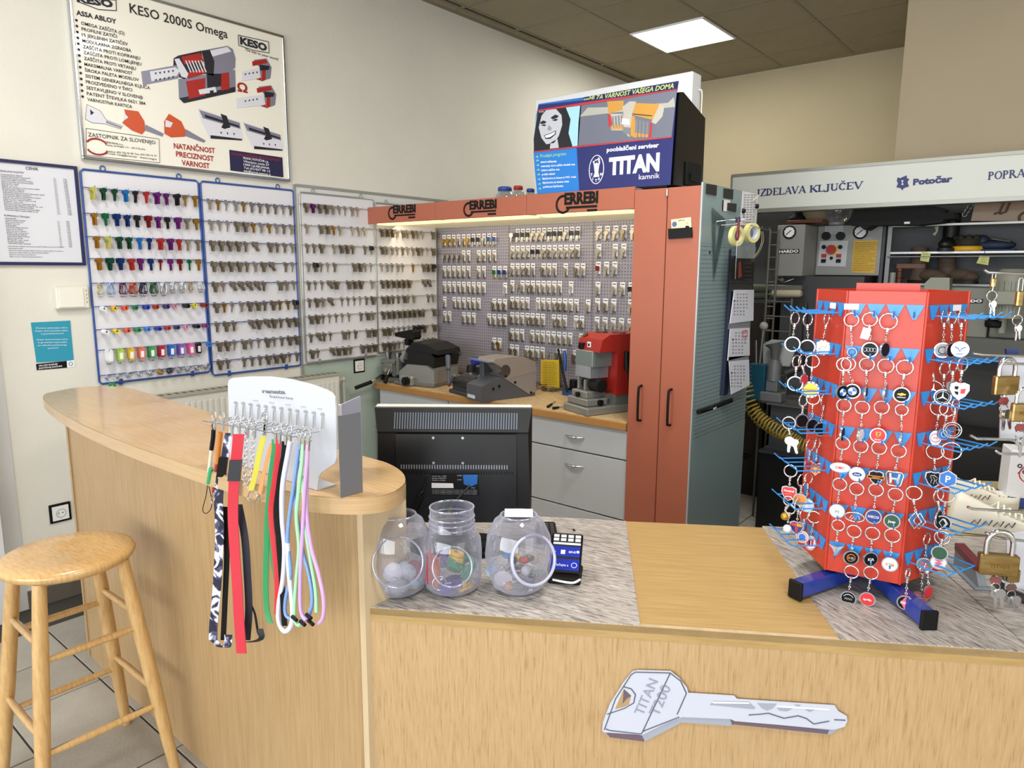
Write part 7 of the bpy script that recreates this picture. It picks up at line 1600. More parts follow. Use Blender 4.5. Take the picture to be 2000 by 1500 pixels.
cordlan('thick white cord lanyard with a wide loop at its end', mat('#dcdcf2', .6), [[(567, 862), (562, 890), (552, 950), (551, 1010), (556, 1070), (553, 1130), (545, 1180), (545, 1215), (557, 1233), (570, 1218), (571, 1180), (565, 1120), (562, 1060)]], (565, 840), .0058)
cordlan('light blue spotted cord lanyard', mat('#7fa3e2', .6, var=.25, vs=260), [[(584, 868), (580, 900), (572, 960), (565, 1010), (562, 1060), (568, 1120), (558, 1170), (558, 1200), (570, 1209)], [(582, 900), (575, 960), (590, 1070), (603, 1120), (610, 1170), (602, 1205), (590, 1210)]], (585, 846), .0042)
cordlan('pale mint green cord lanyard', mat('#a9e8b4', .6), [[(592, 868), (590, 900), (583, 960), (579, 1010), (584, 1070), (579, 1130), (575, 1190), (578, 1217), (588, 1221)], [(591, 930), (597, 1030), (606, 1090), (616, 1150), (618, 1195)]], (592, 847), .0042)
cordlan('pink and lilac cord lanyard, rightmost on the display', mat('#cfa4dc', .6), [[(601, 868), (600, 900), (595, 960), (592, 1020), (588, 1090), (586, 1150), (588, 1195), (598, 1212)], [(600, 910), (599, 1000), (608, 1070), (622, 1120), (632, 1170), (631, 1205), (622, 1218)]], (601, 848), .0042)
for px, py, lab in ((575, 1208, 'black cord stopper under the light blue lanyard'), (603, 1204, 'black cord stopper at the back of the pastel lanyards'), (591, 1217, 'black cord stopper at the end of the mint lanyard'), (607, 1216, 'black cord stopper at the end of the lilac lanyard')):
    p = ony(px, py, YL-.006); tag(MB().cyl((-.009, 0, .002), (.009, 0, -.002), .0042, n=10).build('cord_stopper', M_black, None, frame=T(p)), lab, 'stopper')

# ================================================================== REVOLVING KEYCHAIN STAND
HC = Vector((-.40, 1.96, 0)); HS = .166; HA = 9
vx = lambda k: Vector((HC.x+HS*math.cos(R(HA+60*k)), HC.y+HS*math.sin(R(HA+60*k)), 0))
vl, vr = vx(4), vx(5)
nm_ = ((vl+vr)/2-HC).normalized()
ztp = onp(1722, 569, vl, nm_).z; zbt = onp(1690, 1128, vl, nm_).z
rk_ = root('keychain_stand', 'red six sided revolving keychain stand with blue hooks and blue feet', 'stand', T(HC.x, HC.y, .8005))
M_or = mat('#bf341c', .38, coat=.1); M_bl = mat('#2f8ad6', .35, coat=.2)
for i in range(6):
    a, b = vx(i), vx(i+1); n = ((a+b)/2-HC).normalized(); e = (b-a).normalized()
    q = [a, b, b-n*.003, a-n*.003]
    MB().prism([tuple(p[:2]) for p in q], zbt, ztp).build('side_panel', M_or, rk_, world=True)
for i in range(6):
    a = vx(i); MB().cyl((a.x, a.y, zbt), (a.x, a.y, ztp), .0035, n=8).build('corner_bead', M_or, rk_, world=True)
tl_, tr_ = onp(1672, 566, HC+nm_*.08, nm_), onp(1797, 566, HC+nm_*.08, nm_); zz = onp(1720, 553, HC+nm_*.08, nm_).z
k = MB(); q = [tl_, tr_, tr_-nm_*.002, tl_-nm_*.002]; k.prism([tuple(p[:2]) for p in q], ztp-.02, zz); k.build('top_flap', M_or, rk_, world=True)
MB().cyl((HC.x, HC.y, .84), (HC.x, HC.y, ztp-.01), .02, n=14).cyl((HC.x, HC.y, .80), (HC.x, HC.y, .86), .014, n=14).build('spindle', mat('#1b2f8a', .3), rk_, world=True)
MB().prism([tuple((vx(i)*.97+HC*.03)[:2]) for i in range(6)], ztp-.03, ztp-.027).build('top_plate', mat('#a8321f', .5), rk_, world=True)
foot = onz(1690, 1150, .8005); 
for px, py in ((1550, 1160), (1815, 1222)):
    e = onz(px, py+10, .8005); e.z = .8005; c0 = Vector((HC.x, HC.y, .8005)); d = (e-c0).normalized(); L = (e-c0).length; M = T(rk_.matrix_world.inverted() @ c0) @ axes((0, 0, 0), d, (-d.y, d.x, 0), (0, 0, 1))
    MB().box((0, -.017, .006), (L-.008, .017, .044), M, bev=.003).build('foot_bar', mat('#1f3a96', .25, coat=.4), rk_); MB().box((L-.010, -.019, 0), (L, .019, .046), M, bev=.002).build('end_cap', M_black, rk_)
for ang in (60, 110):
    d = Vector((math.cos(R(ang)), math.sin(R(ang)), 0)); M = axes((0, 0, 0), d, (-d.y, d.x, 0), (0, 0, 1)); MB().box((0, -.017, .006), (.20, .017, .044), M, bev=.003).build('foot_bar', mat('#1f3a96', .25, coat=.4), rk_); MB().box((.20, -.019, 0), (.21, .019, .046), M, bev=.002).build('end_cap', M_black, rk_)
zr = [onp(1722, y, vl, nm_).z for y in (594, 678, 760, 840, 918, 997, 1074)]
faces = {'mid': (vl, vr), 'left': (vx(3), vl), 'right': (vr, vx(6))}
HK = {}
for fn, (a, b) in faces.items():
    e = (b-a).normalized(); n = Vector((e.y, -e.x, 0)); w = (b-a).length
    hk = MB()
    for r, z in enumerate(zr):
        for c in range(4):
            s_ = w*(.14+.24*c); o = a+e*s_; M = axes((o.x, o.y, z), e, (0, 0, 1), n)
            MB(rk_.matrix_world.inverted()).prism([(-.0185, 0), (.0185, 0), (.004, -.033), (-.004, -.033)], .0005, .003, M).build('hook_plate', M_bl, rk_)
            ln_ = .045 if fn == 'mid' else (.078 if fn == 'left' else .092)
            p0 = o+n*.003+Vector((0, 0, z-.024)); p1 = o+n*ln_+Vector((0, 0, z-.026)); p2 = o+n*(ln_+.016)+Vector((0, 0, z-.012))
            hk.tube([p0, p1, p2], .0019, 6, M=None)
    hk.M = I4; hk.build('hook', M_bl, rk_, world=True, kind='stuff')
for px, py, w, fn in ((1663, 599, 14, 'mid'), (1627, 597, 8, 'left'), (1869, 601, 6, 'right')):
    a, b = faces[fn]; e = (b-a).normalized(); n = Vector((e.y, -e.x, 0)); p = onp(px, py, a+n*.004, n); M = axes(p, e, (0, 0, 1), n)
    MB(rk_.matrix_world.inverted()).box((-.016, -.007, 0), (.016, .007, .001), M).build('price_sticker', M_paper, rk_)
# --- keychains
CW, CK, CRD, CBL, CSV, CGD = mat('#dfe3ea', .4), mat('#0a0a0c', .45, spec=.2), mat('#cc2a33', .4), mat('#2b6fc0', .4), mat('#c4c6cc', .25, .9), mat('#cda545', .3, .8)
CNV, CGN, CLB, COR, CPK, CGY = mat('#22357f', .4), mat('#1f4a33', .4), mat('#a9d0ee', .4), mat('#d98a3a', .4), mat('#d8627c', .35, coat=.4), mat('#7d8084', .35, .3)
PM = {'W': CW, 'K': CK, 'R': CRD, 'B': CBL, 'S': CSV, 'G': CGD, 'N': CNV, 'E': CGN, 'L': CLB, 'O': COR, 'P': CPK, 'Y': CGY}
def keychain(label, R_, M_, face='mid', off=.03, yaw=0, shape='disc', base='K', deco=(), rr=.0155, mr=.0178, rot=0, ringyaw=0, two=0):
    if face == 'mid': P0, n = vl+nm_*off, nm_
    elif face == 'left': P0 = (vx(3)+vl)/2+((vx(3)+vl)/2-HC).normalized()*off; n = nm_
    else: P0 = (vr+vx(6))/2+((vr+vx(6))/2-HC).normalized()*off; n = nm_
    e = Vector((-n.y, n.x, 0)); r0 = onp(*R_, P0, n); m0 = onp(*M_, P0, n)
    t = root('keychain', label, 'keychain', axes(r0, e, (0, 0, 1), n), 'keychains on the red stand'); fi = t.matrix_world.inverted()
    k = MB(); k.ring((0, 0, 0), rr, .0019, 22, 6, RY(ringyaw), 'Z'); k.build('split_ring', M_chrome, t)
    md = fi @ m0; top = Vector((0, -rr, 0)); end = md+Vector((0, mr*1.08, 0)); k = MB(); L = (end-top).length; d = (end-top).normalized()
    k.cyl(top+d*-.003, top+d*.006, .0038, n=8); k.ball(top+d*.010, .0034, 8); n_ = max(2, int((L-.014)/.0062))
    for i in range(n_):
        c_ = top+d*(.014+(L-.014)*(i+.5)/n_); k.tube([c_+Vector((0, .0042, 0)), c_+(Vector((.0026, 0, 0)) if i % 2 else Vector((0, 0, .0026))), c_-Vector((0, .0042, 0)), c_-(Vector((.0026, 0, 0)) if i % 2 else Vector((0, 0, .0026)))], .0013, 4, True)
    k.build('chain', M_chrome, t)
    M = T(md) @ RY(yaw) @ RZ(rot); k = MB(); mats = [CSV, PM[base]]
    if shape == 'disc': k.cyl((0, 0, -.0018), (0, 0, .0018), mr, n=26); k.i = 1; k.cyl((0, 0, -.0022), (0, 0, .0022), mr*.86, n=26)
    elif shape == 'oval': k.cyl((0, 0, -.0018), (0, 0, .0018), mr, n=26, M=SC(1.35, .72, 1)); k.i = 1; k.cyl((0, 0, -.0022), (0, 0, .0022), mr*.86, n=26, M=SC(1.37, .68, 1))
    elif shape == 'ovalv': k.cyl((0, 0, -.0018), (0, 0, .0018), mr, n=26, M=SC(.76, 1.1, 1)); k.i = 1; k.cyl((0, 0, -.0022), (0, 0, .0022), mr*.86, n=26, M=SC(.74, 1.1, 1))
    elif shape == 'shield':
        sp_ = [(-.9, .75), (-.4, .95), (0, .85), (.4, .95), (.9, .75), (.95, .1), (.6, -.6), (0, -1.1), (-.6, -.6), (-.95, .1)]; k.prism([(x*mr, y*mr) for x, y in sp_], -.0018, .0018); k.i = 1; k.prism([(x*mr*.86, y*mr*.86) for x, y in sp_], -.0022, .0022)
    elif shape == 'heart':
        sp_ = [(0, .55), (.35, .9), (.8, .85), (1, .4), (.8, -.15), (0, -1.05), (-.8, -.15), (-1, .4), (-.8, .85), (-.35, .9)]; k.prism([(x*mr, y*mr) for x, y in sp_], -.0018, .0018); k.i = 1; k.prism([(x*mr*.86, y*mr*.86) for x, y in sp_], -.0022, .0022)
    elif shape == 'hex':
        sp_ = [(math.cos(R(a)), math.sin(R(a))) for a in range(30, 390, 60)]; k.prism([(x*mr, y*mr*1.05) for x, y in sp_], -.0018, .0018); k.i = 1; k.prism([(x*mr*.88, y*mr*.92) for x, y in sp_], -.0022, .0022)
    elif shape == 'frame':      # open rounded square badge
        P_ = [(-.95, .55), (-.75, .85), (.75, .85), (.95, .55), (.75, -.75), (.5, -.9), (-.5, -.9), (-.75, -.75)]; k.tube([(x*mr, y*mr, 0) for x, y in P_], .0022, 6, True)
    elif shape == 'diamond': k.tube([(0, mr*1.1, 0), (mr*.75, 0, 0), (0, -mr*1.1, 0), (-mr*.75, 0, 0)], .0026, 4, True); k.tube([(mr*.5, mr*1.0, -.003), (mr*1.2, 0, -.003), (mr*.5, -mr*1.1, -.003), (-mr*.2, 0, -.003)], .0020, 4, True)
    elif shape == 'openring': k.ring((0, 0, 0), mr, .0016, 26, 6)
    elif shape == 'ovalring': k.tube([(mr*1.35*math.cos(R(a)), mr*.72*math.sin(R(a)), 0) for a in range(0, 360, 18)], .0018, 6, True)
    elif shape == 'bird': k.prism([(-1.3*mr, .6*mr), (-.3*mr, .2*mr), (.3*mr, .2*mr), (1.3*mr, .6*mr), (.5*mr, -.3*mr), (0, -1.6*mr), (-.5*mr, -.3*mr)], -.0015, .0015)
    elif shape == 'key': key_geo(k, 0, .04, T(0, .01, 0)); key_geo(k, 2, .04, T(.008, .008, .003) @ RZ(20))
    elif shape == 'ball': k.ball((0, 0, 0), mr*.8, 12); k.i = 1; k.ball((0, 0, .001), mr*.8, 12)
    k.M = M @ I4 if False else I4
    k.v = [tuple(M @ Vector(v)) for v in k.v]
    k.build('medallion', mats, t)
    if deco:
        k = MB(); ml = []
        for dd in deco:
            m_ = PM[dd[0]]
            if m_ not in ml: ml.append(m_)
            k.i = ml.index(m_); q = dd[1]; z = .0024
            if q == 't':
                t0 = MB(); t0.text(dd[2], I4, mr*dd[3]/.72, 'CENTER', off=.02, ext=.0003); k.add([(x, y-mr*dd[3]*.5+mr*(dd[4] if len(dd) > 4 else 0), z_+z) for x, y, z_ in t0.v], t0.f)
            elif q == 'rings':
                for j in range(4): k.ring(((j-1.5)*mr*.36, 0, z), mr*.24, .0006, 14, 4)
            elif q == 'ring': k.ring((0, 0, z), mr*dd[2], mr*.05, 24, 5)
            elif q == 'quad':
                for a0, a1 in ((0, 90), (180, 270)): k.prism([(0, 0)]+[(mr*.5*math.cos(R(a)), mr*.5*math.sin(R(a))) for a in range(a0, a1+1, 15)], z, z+.0006)
            elif q == 'quad2':
                for a0, a1 in ((90, 180), (270, 360)): k.prism([(0, 0)]+[(mr*.5*math.cos(R(a)), mr*.5*math.sin(R(a))) for a in range(a0, a1+1, 15)], z, z+.0006)
            elif q == 'star':
                for a in (90, 210, 330): k.prism([(mr*.09*math.cos(R(a+90)), mr*.09*math.sin(R(a+90))), (mr*.09*math.cos(R(a-90)), mr*.09*math.sin(R(a-90))), (mr*.8*math.cos(R(a)), mr*.8*math.sin(R(a)))], z-.0015, z+.0005)
            elif q == 'sun':
                for a in range(0, 360, 45): k.prism([(0, 0), (mr*.9*math.cos(R(a-8)), mr*.75*math.sin(R(a-8))), (mr*.9*math.cos(R(a+8)), mr*.75*math.sin(R(a+8)))], z, z+.0004)
                k.cyl((0, 0, z), (0, 0, z+.001), mr*.22, n=12)
            elif q == 'H': k.prism([(-.5*mr, -.6*mr), (-.3*mr, -.6*mr), (-.22*mr, -.08*mr), (.22*mr, -.08*mr), (.3*mr, -.6*mr), (.5*mr, -.6*mr), (.62*mr, .7*mr), (.4*mr, .7*mr), (.3*mr, .15*mr), (-.3*mr, .15*mr), (-.4*mr, .7*mr), (-.62*mr, .7*mr)], -.001, z)
            elif q == 'poly': k.prism([(x*mr, y*mr) for x, y in dd[2]], z, z+.0005)
            elif q == 'line': k.tube([(x*mr, y*mr, z) for x, y in dd[2]], mr*.06, 4)
            elif q == 'dots':
                for a in range(0, 360, 30): k.ball((mr*.92*math.cos(R(a)), mr*.92*math.sin(R(a)), z-.001), mr*.12, 6)
        k.v = [tuple(M @ Vector(v)) for v in k.v]; k.build('emblem', ml, t)
    return t
KL_ = keychain
# middle face, top row to bottom row
KL_('keychain with a small blue bead ring, top left on the middle face', (1663, 625), (1664, 688), shape='openring', mr=.010, off=.02, deco=[('B', 'ring', .7)])
kt_ = KL_('keychain with black disc showing four silver rings and a paper tag', (1699, 624), (1699, 683), base='K', deco=[('S', 'rings')])
MB().box((-.008, -.046, .004), (.010, -.020, .0048), RZ(-12)).build('paper_tag', M_paper, kt_)
KL_('keychain with black disc seen edge on below the third top hook', (1735, 628), (1728, 683), base='K', yaw=62, rr=.018)
KL_('keychain with blue and white quartered disc turned sideways', (1648, 712), (1645, 766), base='K', yaw=45, off=.036, deco=[('B', 'quad'), ('W', 'quad2')])
KL_('keychain with blue and white quartered disc facing forward', (1657, 711), (1665, 764), base='K', off=.028, deco=[('B', 'quad'), ('W', 'quad2'), ('S', 'ring', .5)])
KL_('keychain seen from its thin striped edge in the second row', (1693, 712), (1691, 768), base='K', yaw=86)
KL_('keychain with a narrow silver badge seen edge on in the second row', (1730, 715), (1729, 768), base='S', yaw=78, shape='ovalv', rr=.0165)
KL_('keychain with black disc and gold cross shaped emblem', (1767, 718), (1761, 771), base='K', rr=.017, deco=[('G', 'poly', [(-.5, -.02), (-.42, .16), (-.14, .16), (-.1, .24), (.2, .24), (.22, .16), (.5, .16), (.42, -.02), (.12, -.02), (.1, -.1), (-.2, -.1), (-.22, -.02)]), ('S', 't', 'CHEVROLET', .13, -.32)])
KL_('keychain with edge on black badge in the third row, leftmost', (1648, 792), (1645, 848), base='K', yaw=82)
KL_('keychain with edge on striped badge in the third row', (1684, 796), (1681, 850), base='W', yaw=72)
KL_('keychain with red disc bearing a small horse', (1722, 796), (1715, 850), base='R', deco=[('O', 'poly', [(-.3, .5), (.35, .5), (.35, .1), (0, -.35), (-.3, .1)]), ('K', 'line', [(-.1, .4), (.05, .2), (-.05, .05), (.12, -.1), (.0, -.25)]), ('K', 'line', [(.05, .2), (.2, .35)]), ('W', 't', 'Ferrari', .18, -.55)])
KL_('keychain with thin badge seen edge on at the right of the third row', (1761, 801), (1760, 858), base='S', yaw=84, rr=.013)
KL_('keychain with silver oval ring badge in the fourth row', (1646, 866), (1641, 913), shape='oval', base='W', mr=.017, deco=[('R', 't', 'Daihatsu'[:0]+'Smoto', .42)] if False else [('R', 't', 'DMC', .4)])
KL_('keychain with white disc and small dark blue oval', (1681, 872), (1674, 926), base='W', deco=[('N', 'poly', [(.6*math.cos(R(a)), .28*math.sin(R(a))) for a in range(0, 360, 20)]), ('W', 't', 'Ford', .24)])
KL_('keychain with black and orange shield badge with bar across', (1717, 875), (1711, 932), shape='shield', base='K', mr=.017, deco=[('O', 'poly', [(-1.1, .22), (1.1, .22), (1.1, -.22), (-1.1, -.22)]), ('K', 'poly', [(-1.0, .14), (1.0, .14), (1.0, -.14), (-1.0, -.14)]), ('O', 't', 'HARLEY', .2, .0)])
KL_('keychain with silver rounded square badge and letter inside', (1755, 881), (1747, 935), shape='frame', mr=.019, deco=[('S', 'H')])
KL_('keychain with pale blue and white disc in the fifth row', (1640, 946), (1635, 998), base='W', deco=[('L', 'ring', .7), ('Y', 't', '[H]', .3)])
KL_('keychain with silver slanted letter inside an oval ring', (1673, 955), (1669, 1010), shape='ovalring', mr=.016, deco=[('S', 'line', [(-.7, -.3), (-.3, .4), (-.1, 0), (.3, 0), (.4, .4), (.8, -.2)]), ('S', 'line', [(-.5, -.4), (-.1, .0), (.1, -.5), (.3, 0)])])
KL_('keychain with blue disc and white capital lettering', (1711, 957), (1706, 1009), base='N', deco=[('W', 't', 'IVECO', .34)])
KL_('keychain with dark green disc and pale lettering', (1749, 966), (1742, 1018), base='E', deco=[('W', 't', 'Jeep', .36)])
KL_('keychain with winged silver bird shaped badge', (1637, 1026), (1633, 1070), shape='bird', mr=.014, rr=.014)
KL_('keychain with black disc and orange oval lettering', (1668, 1038), (1662, 1089), base='K', yaw=15, deco=[('O', 'ring', .5), ('O', 't', 'KIA', .34)])
KL_('keychain with black disc and white angular lettering', (1704, 1042), (1700, 1092), base='K', yaw=30, deco=[('W', 't', 'KIA', .38)])
KL_('keychain with white disc and orange lettering', (1743, 1046), (1738, 1102), base='W', rr=.0165, deco=[('O', 't', 'KTM', .36)])
KL_('keychain with black disc and silver arc lettering, bottom row left', (1663, 1117), (1657, 1168), base='K', off=.045, deco=[('S', 't', 'MAN', .3, -.05), ('S', 'line', [(-.6, .25), (-.3, .5), (0, .58), (.3, .5), (.6, .25)])])
KL_('keychain with red disc and white lower case lettering, bottom row', (1701, 1119), (1694, 1170), base='R', off=.045, deco=[('W', 't', 'aprilia', .3)])
# right face
RF = dict(face='right')
KL_('keychain with oval white badge and red mark, top row on the right face', (1815, 624), (1810, 684), off=.03, shape='ovalv', base='W', ringyaw=55, deco=[('R', 't', 'H', .4, .1), ('R', 't', 'honda', .16, -.5)], **RF)
KL_('keychain with dark grey disc on the right face, top row', (1845, 620), (1841, 684), off=.07, base='Y', ringyaw=65, deco=[('K', 'ring', .45), ('K', 't', 'LANCIA', .22, -.6)], **RF)
KL_('keychain with dark disc turned sideways between two pale ones', (1860, 622), (1857, 684), off=.085, base='K', yaw=55, ringyaw=60, **RF)
KL_('keychain with pale blue disc and winged mark', (1879, 620), (1875, 682), off=.10, base='W', ringyaw=60, deco=[('B', 'line', [(-.6, .3), (-.2, .1), (0, -.3), (.2, .1), (.6, .3)]), ('B', 't', 'mazda', .2, -.55)], **RF)
KL_('keychain with open silver three point star ring', (1823, 718), (1823, 760), off=.05, shape='openring', mr=.019, ringyaw=60, deco=[('S', 'star')], **RF)
KL_('keychain with black disc and silver three point star', (1845, 720), (1841, 775), off=.075, base='K', ringyaw=50, mr=.018, deco=[('S', 'star'), ('S', 'ring', .72)], **RF)
KL_('keychain with large crest shield in red, white and black', (1880, 712), (1874, 763), off=.10, shape='shield', base='W', mr=.020, ringyaw=50, deco=[('R', 'poly', [(.1, .2), (.6, .3), (.5, -.3), (.1, -.3)]), ('K', 'poly', [(-.5, .5), (-.1, .5), (-.2, .1), (-.5, .2)]), ('K', 'poly', [(-.5, -.1), (-.1, -.1), (-.1, -.5), (-.35, -.4)])], **RF)
KL_('keychain with brown and white shield behind the crest', (1862, 714), (1859, 757), off=.09, shape='shield', base='Y', mr=.016, yaw=40, ringyaw=60, **RF)
KL_('keychain with white oval badge and red script, third row', (1834, 796), (1827, 855), off=.06, shape='ovalv', base='W', mr=.016, rr=.018, deco=[('P', 't', 'SHI', .3), ('P', 'ring', .6)], **RF)
KL_('keychain with blue patterned oval behind the white one', (1850, 800), (1843, 847), off=.08, base='B', mr=.015, yaw=35, deco=[('W', 'ring', .5)], **RF)
KL_('keychain with silver open ring badge and flash across', (1866, 792), (1860, 840), off=.095, shape='openring', mr=.018, ringyaw=60, deco=[('S', 'line', [(-1, -.1), (.2, -.15), (.1, .12), (1, .1)]), ('S', 'ring', .75)], **RF)
KL_('keychain with wide ring and black shield showing a lion head outline', (1826, 882), (1824, 936), off=.06, shape='shield', base='K', mr=.020, rr=.018, deco=[('S', 'line', [(-.4, .4), (0, .5), (.4, .2), (.2, -.1), (.4, -.5)]), ('S', 'line', [(-.4, .3), (-.2, 0), (-.3, -.5)]), ('S', 'line', [(-.1, .3), (.1, 0), (0, -.6)])], **RF)
KL_('keychain with bright blue hexagon and white letter', (1858, 881), (1851, 935), off=.09, shape='hex', base='B', mr=.020, rr=.020, deco=[('W', 't', 'P', .8), ], **RF)
KL_('keychain with two silver diamond outlines', (1785, 963), (1787, 1017), face='mid', off=.035, shape='diamond', mr=.018, rr=.016)
KL_('keychain with black disc and white diamond outline', (1848, 966), (1841, 1021), off=.085, base='K', mr=.018, rr=.018, deco=[('W', 'line', [(0, .6), (.38, 0), (0, -.6), (-.38, 0), (0, .6)]), ('W', 'line', [(.16, .6), (.54, 0), (.16, -.6)])], **RF)
KL_('keychain with white diamond disc turned away behind the black one', (1833, 968), (1833, 1010), off=.075, base='K', yaw=70, ringyaw=50, **RF)
KL_('keychain with grey disc and square mark, sixth row', (1810, 1053), (1806, 1103), off=.045, base='Y', ringyaw=65, deco=[('P', 'poly', [(-.4, .4), (.4, .4), (.4, .1), (-.4, .1)]), ('P', 'poly', [(-.4, 0), (.4, 0), (.4, -.3), (-.4, -.3)])], **RF)
KL_('keychain with white disc and pink angular mark', (1840, 1050), (1833, 1098), off=.075, base='W', rr=.016, mr=.018, deco=[('P', 'poly', [(-.5, .3), (.1, .6), (.5, .3), (.1, .1), (.5, -.1), (-.05, -.4), (-.5, -.1), (-.05, .08)]), ('P', 't', 'SUZUKI', .16, -.65)], **RF)
KL_('keychain with black and green disc behind the white one, sixth row', (1842, 1042), (1835, 1080), off=.09, base='E', ringyaw=40, **RF)
KL_('keychain with red diamond badge in a silver ring, bottom row', (1773, 1120), (1768, 1177), face='mid', off=.05, base='K', rr=.012, ringyaw=70, deco=[('P', 'poly', [(0, .9), (.55, 0), (0, -.9), (-.55, 0)]), ('W', 't', 'DERBI', .3)])
KL_('keychain with pink red shield and white stripe, bottom row', (1802, 1112), (1798, 1168), off=.04, shape='shield', base='P', mr=.018, rr=.012, ringyaw=60, deco=[('W', 't', 'DUCATI', .24, .4), ('W', 'poly', [(-.7, -.1), (.7, .05), (.5, .15), (-.7, 0)])], **RF)
KL_('keychain with dark red disc behind the pink red shield', (1812, 1108), (1812, 1157), off=.055, base='R', yaw=55, ringyaw=60, **RF)
# left face
LFc = dict(face='left')
KL_('keychain with black round badge, outermost in the top left row', (1553, 622), (1548, 672), off=.09, base='K', mr=.019, ringyaw=60, **LFc)
KL_('keychain with second black round badge in the top left row', (1578, 624), (1577, 678), off=.06, base='K', mr=.019, ringyaw=55, **LFc)
KL_('keychain with jewelled silver and gold medallion, top left row', (1615, 622), (1607, 679), off=.03, base='S', mr=.019, ringyaw=75, deco=[('G', 'dots'), ('G', 'line', [(-.5, -.3), (0, .2), (.5, .4), (.2, -.1)])], **LFc)
KL_('keychain with large black badge in the second left row', (1556, 706), (1553, 749), off=.085, base='K', mr=.019, ringyaw=60, **LFc)
KL_('keychain with dark badge behind the black one, second left row', (1568, 704), (1570, 741), off=.075, base='R', mr=.014, yaw=60, ringyaw=60, **LFc)
KL_('keychain with gold centred silver medallion, second left row', (1587, 706), (1583, 761), off=.05, base='G', mr=.021, rr=.016, deco=[('S', 'ring', .8), ('S', 'dots')], **LFc)
KL_('keychain with narrow black badge in the third left row, left', (1569, 782), (1566, 822), off=.07, base='K', mr=.018, yaw=40, ringyaw=60, **LFc)
KL_('keychain with narrow black badge in the third left row, centre', (1588, 778), (1586, 831), off=.045, base='K', mr=.018, yaw=48, rr=.016, **LFc)
KL_('keychain with black badge and gold mark in the third left row', (1610, 782), (1603, 838), off=.025, base='K', mr=.018, yaw=30, ringyaw=70, deco=[('G', 't', '+', .4)], **LFc)
KL_('keychain carrying two small steel keys on the left side', (1541, 826), (1542, 862), off=.10, shape='key', **LFc)
KL_('keychain with red heart bearing a yellow sun', (1597, 866), (1593, 915), off=.03, shape='heart', base='R', mr=.018, ringyaw=75, deco=[('G', 'sun')], **LFc)
KL_('keychain with dark heart shaped badge behind the sun heart', (1583, 870), (1579, 910), off=.045, shape='heart', base='R', mr=.015, yaw=55, ringyaw=60, **LFc)
KL_('keychain with red football club shield with white lettering', (1544, 920), (1541, 963), off=.09, shape='shield', base='R', mr=.020, deco=[('W', 't', 'Arsenal', .3, .35), ('G', 'line', [(-.4, -.1), (.3, -.1)])], **LFc)
KL_('keychain with pale blue round club badge', (1579, 935), (1575, 986), off=.05, base='L', mr=.019, ringyaw=60, deco=[('W', 'ring', .68), ('W', 'poly', [(-.3, .35), (.3, .35), (.3, -.1), (0, -.4), (-.3, -.1)])], **LFc)
KL_('keychain with orange patterned badge behind the pale blue one', (1566, 938), (1563, 976), off=.065, base='O', mr=.017, ringyaw=60, **LFc)
KL_('keychain with small yellow ball, low on the left side', (1540, 978), (1533, 1008), off=.10, shape='ball', base='G', mr=.013, rr=.012, **LFc)
KL_('keychain with two white balls hanging lowest on the far left', (1543, 995), (1538, 1032), off=.10, shape='ball', base='W', mr=.014, rr=.012, **LFc)
KL_('keychain with red blue and white club crest', (1560, 985), (1556, 1030), off=.075, shape='shield', base='N', mr=.018, ringyaw=60, deco=[('R', 'poly', [(-.7, .2), (0, .2), (0, .7), (-.7, .6)]), ('G', 'poly', [(0, .2), (.7, .2), (.7, .6), (0, .7)]), ('R', 'poly', [(-.2, .1), (.2, .1), (.1, -.7), (-.1, -.7)])], **LFc)
KL_('keychain with red and blue ringed round badge', (1572, 1004), (1567, 1048), off=.06, base='W', mr=.017, ringyaw=50, deco=[('R', 'ring', .7), ('B', 'quad'), ('B', 'quad2')], **LFc)
KL_('keychain with red and black striped oval badge, lowest left', (1590, 1010), (1583, 1060), off=.04, shape='ovalv', base='W', mr=.019, deco=[('R', 'poly', [(-.5, .5), (-.2, .6), (-.2, -.5), (-.5, -.4)]), ('K', 'poly', [(-.2, .6), (-.02, .6), (-.02, -.5), (-.2, -.5)]), ('R', 'poly', [(.1, .6), (.4, .5), (.4, -.4), (.1, -.5)]), ('P', 'ring', .8)], **LFc)

# ================================================================== PADLOCK STAND AT THE RIGHT EDGE
PC = onz(2062, 1160, .8005); PC.z = .8005
fx = Vector((RGT.x, RGT.y, 0)).normalized(); fy = Vector((-fx.y, fx.x, 0))
pst = root('padlock_stand', 'grey and white padlock stand with round base and chrome arms at the right edge', 'stand', axes(PC, fx, fy, (0, 0, 1)))
MB().lathe([(.0001, 0), (.13, 0), (.134, .004), (.134, .014), (.126, .020), (.0001, .022)], 40).build('base_disc', mat('#4a4a4c', .3, .4), pst)
MB().lathe([(.126, .020), (.130, .022), (.130, .026), (.120, .026)], 40).build('base_ring', M_steel, pst)
MB().cyl((0, 0, .02), (0, 0, .85), .022, n=16).build('column', M_grey, pst)
dpt = (PC-EYE).dot(FWD)
fpl = Face(axes(PC-fy*.02, fx, (0, 0, 1), -fy)); fpl.rel(pst.matrix_world)
k = MB(); poly(k, fpl, [(1956, 700), (2060, 690), (2060, 880), (1951, 856)], 0, .004); poly(k, fpl, [(1965, 1042), (2060, 1030), (2060, 1166), (1962, 1150)], 0, .004); k.build('back_card', mat('#c9cbd4', .5), pst)
k = MB(); poly(k, fpl, [(1962, 681), (1986, 680), (1986, 692), (1963, 692)], .0, .006); k.build('brand_plate', mat('#27356a', .4), pst)
k = MB()
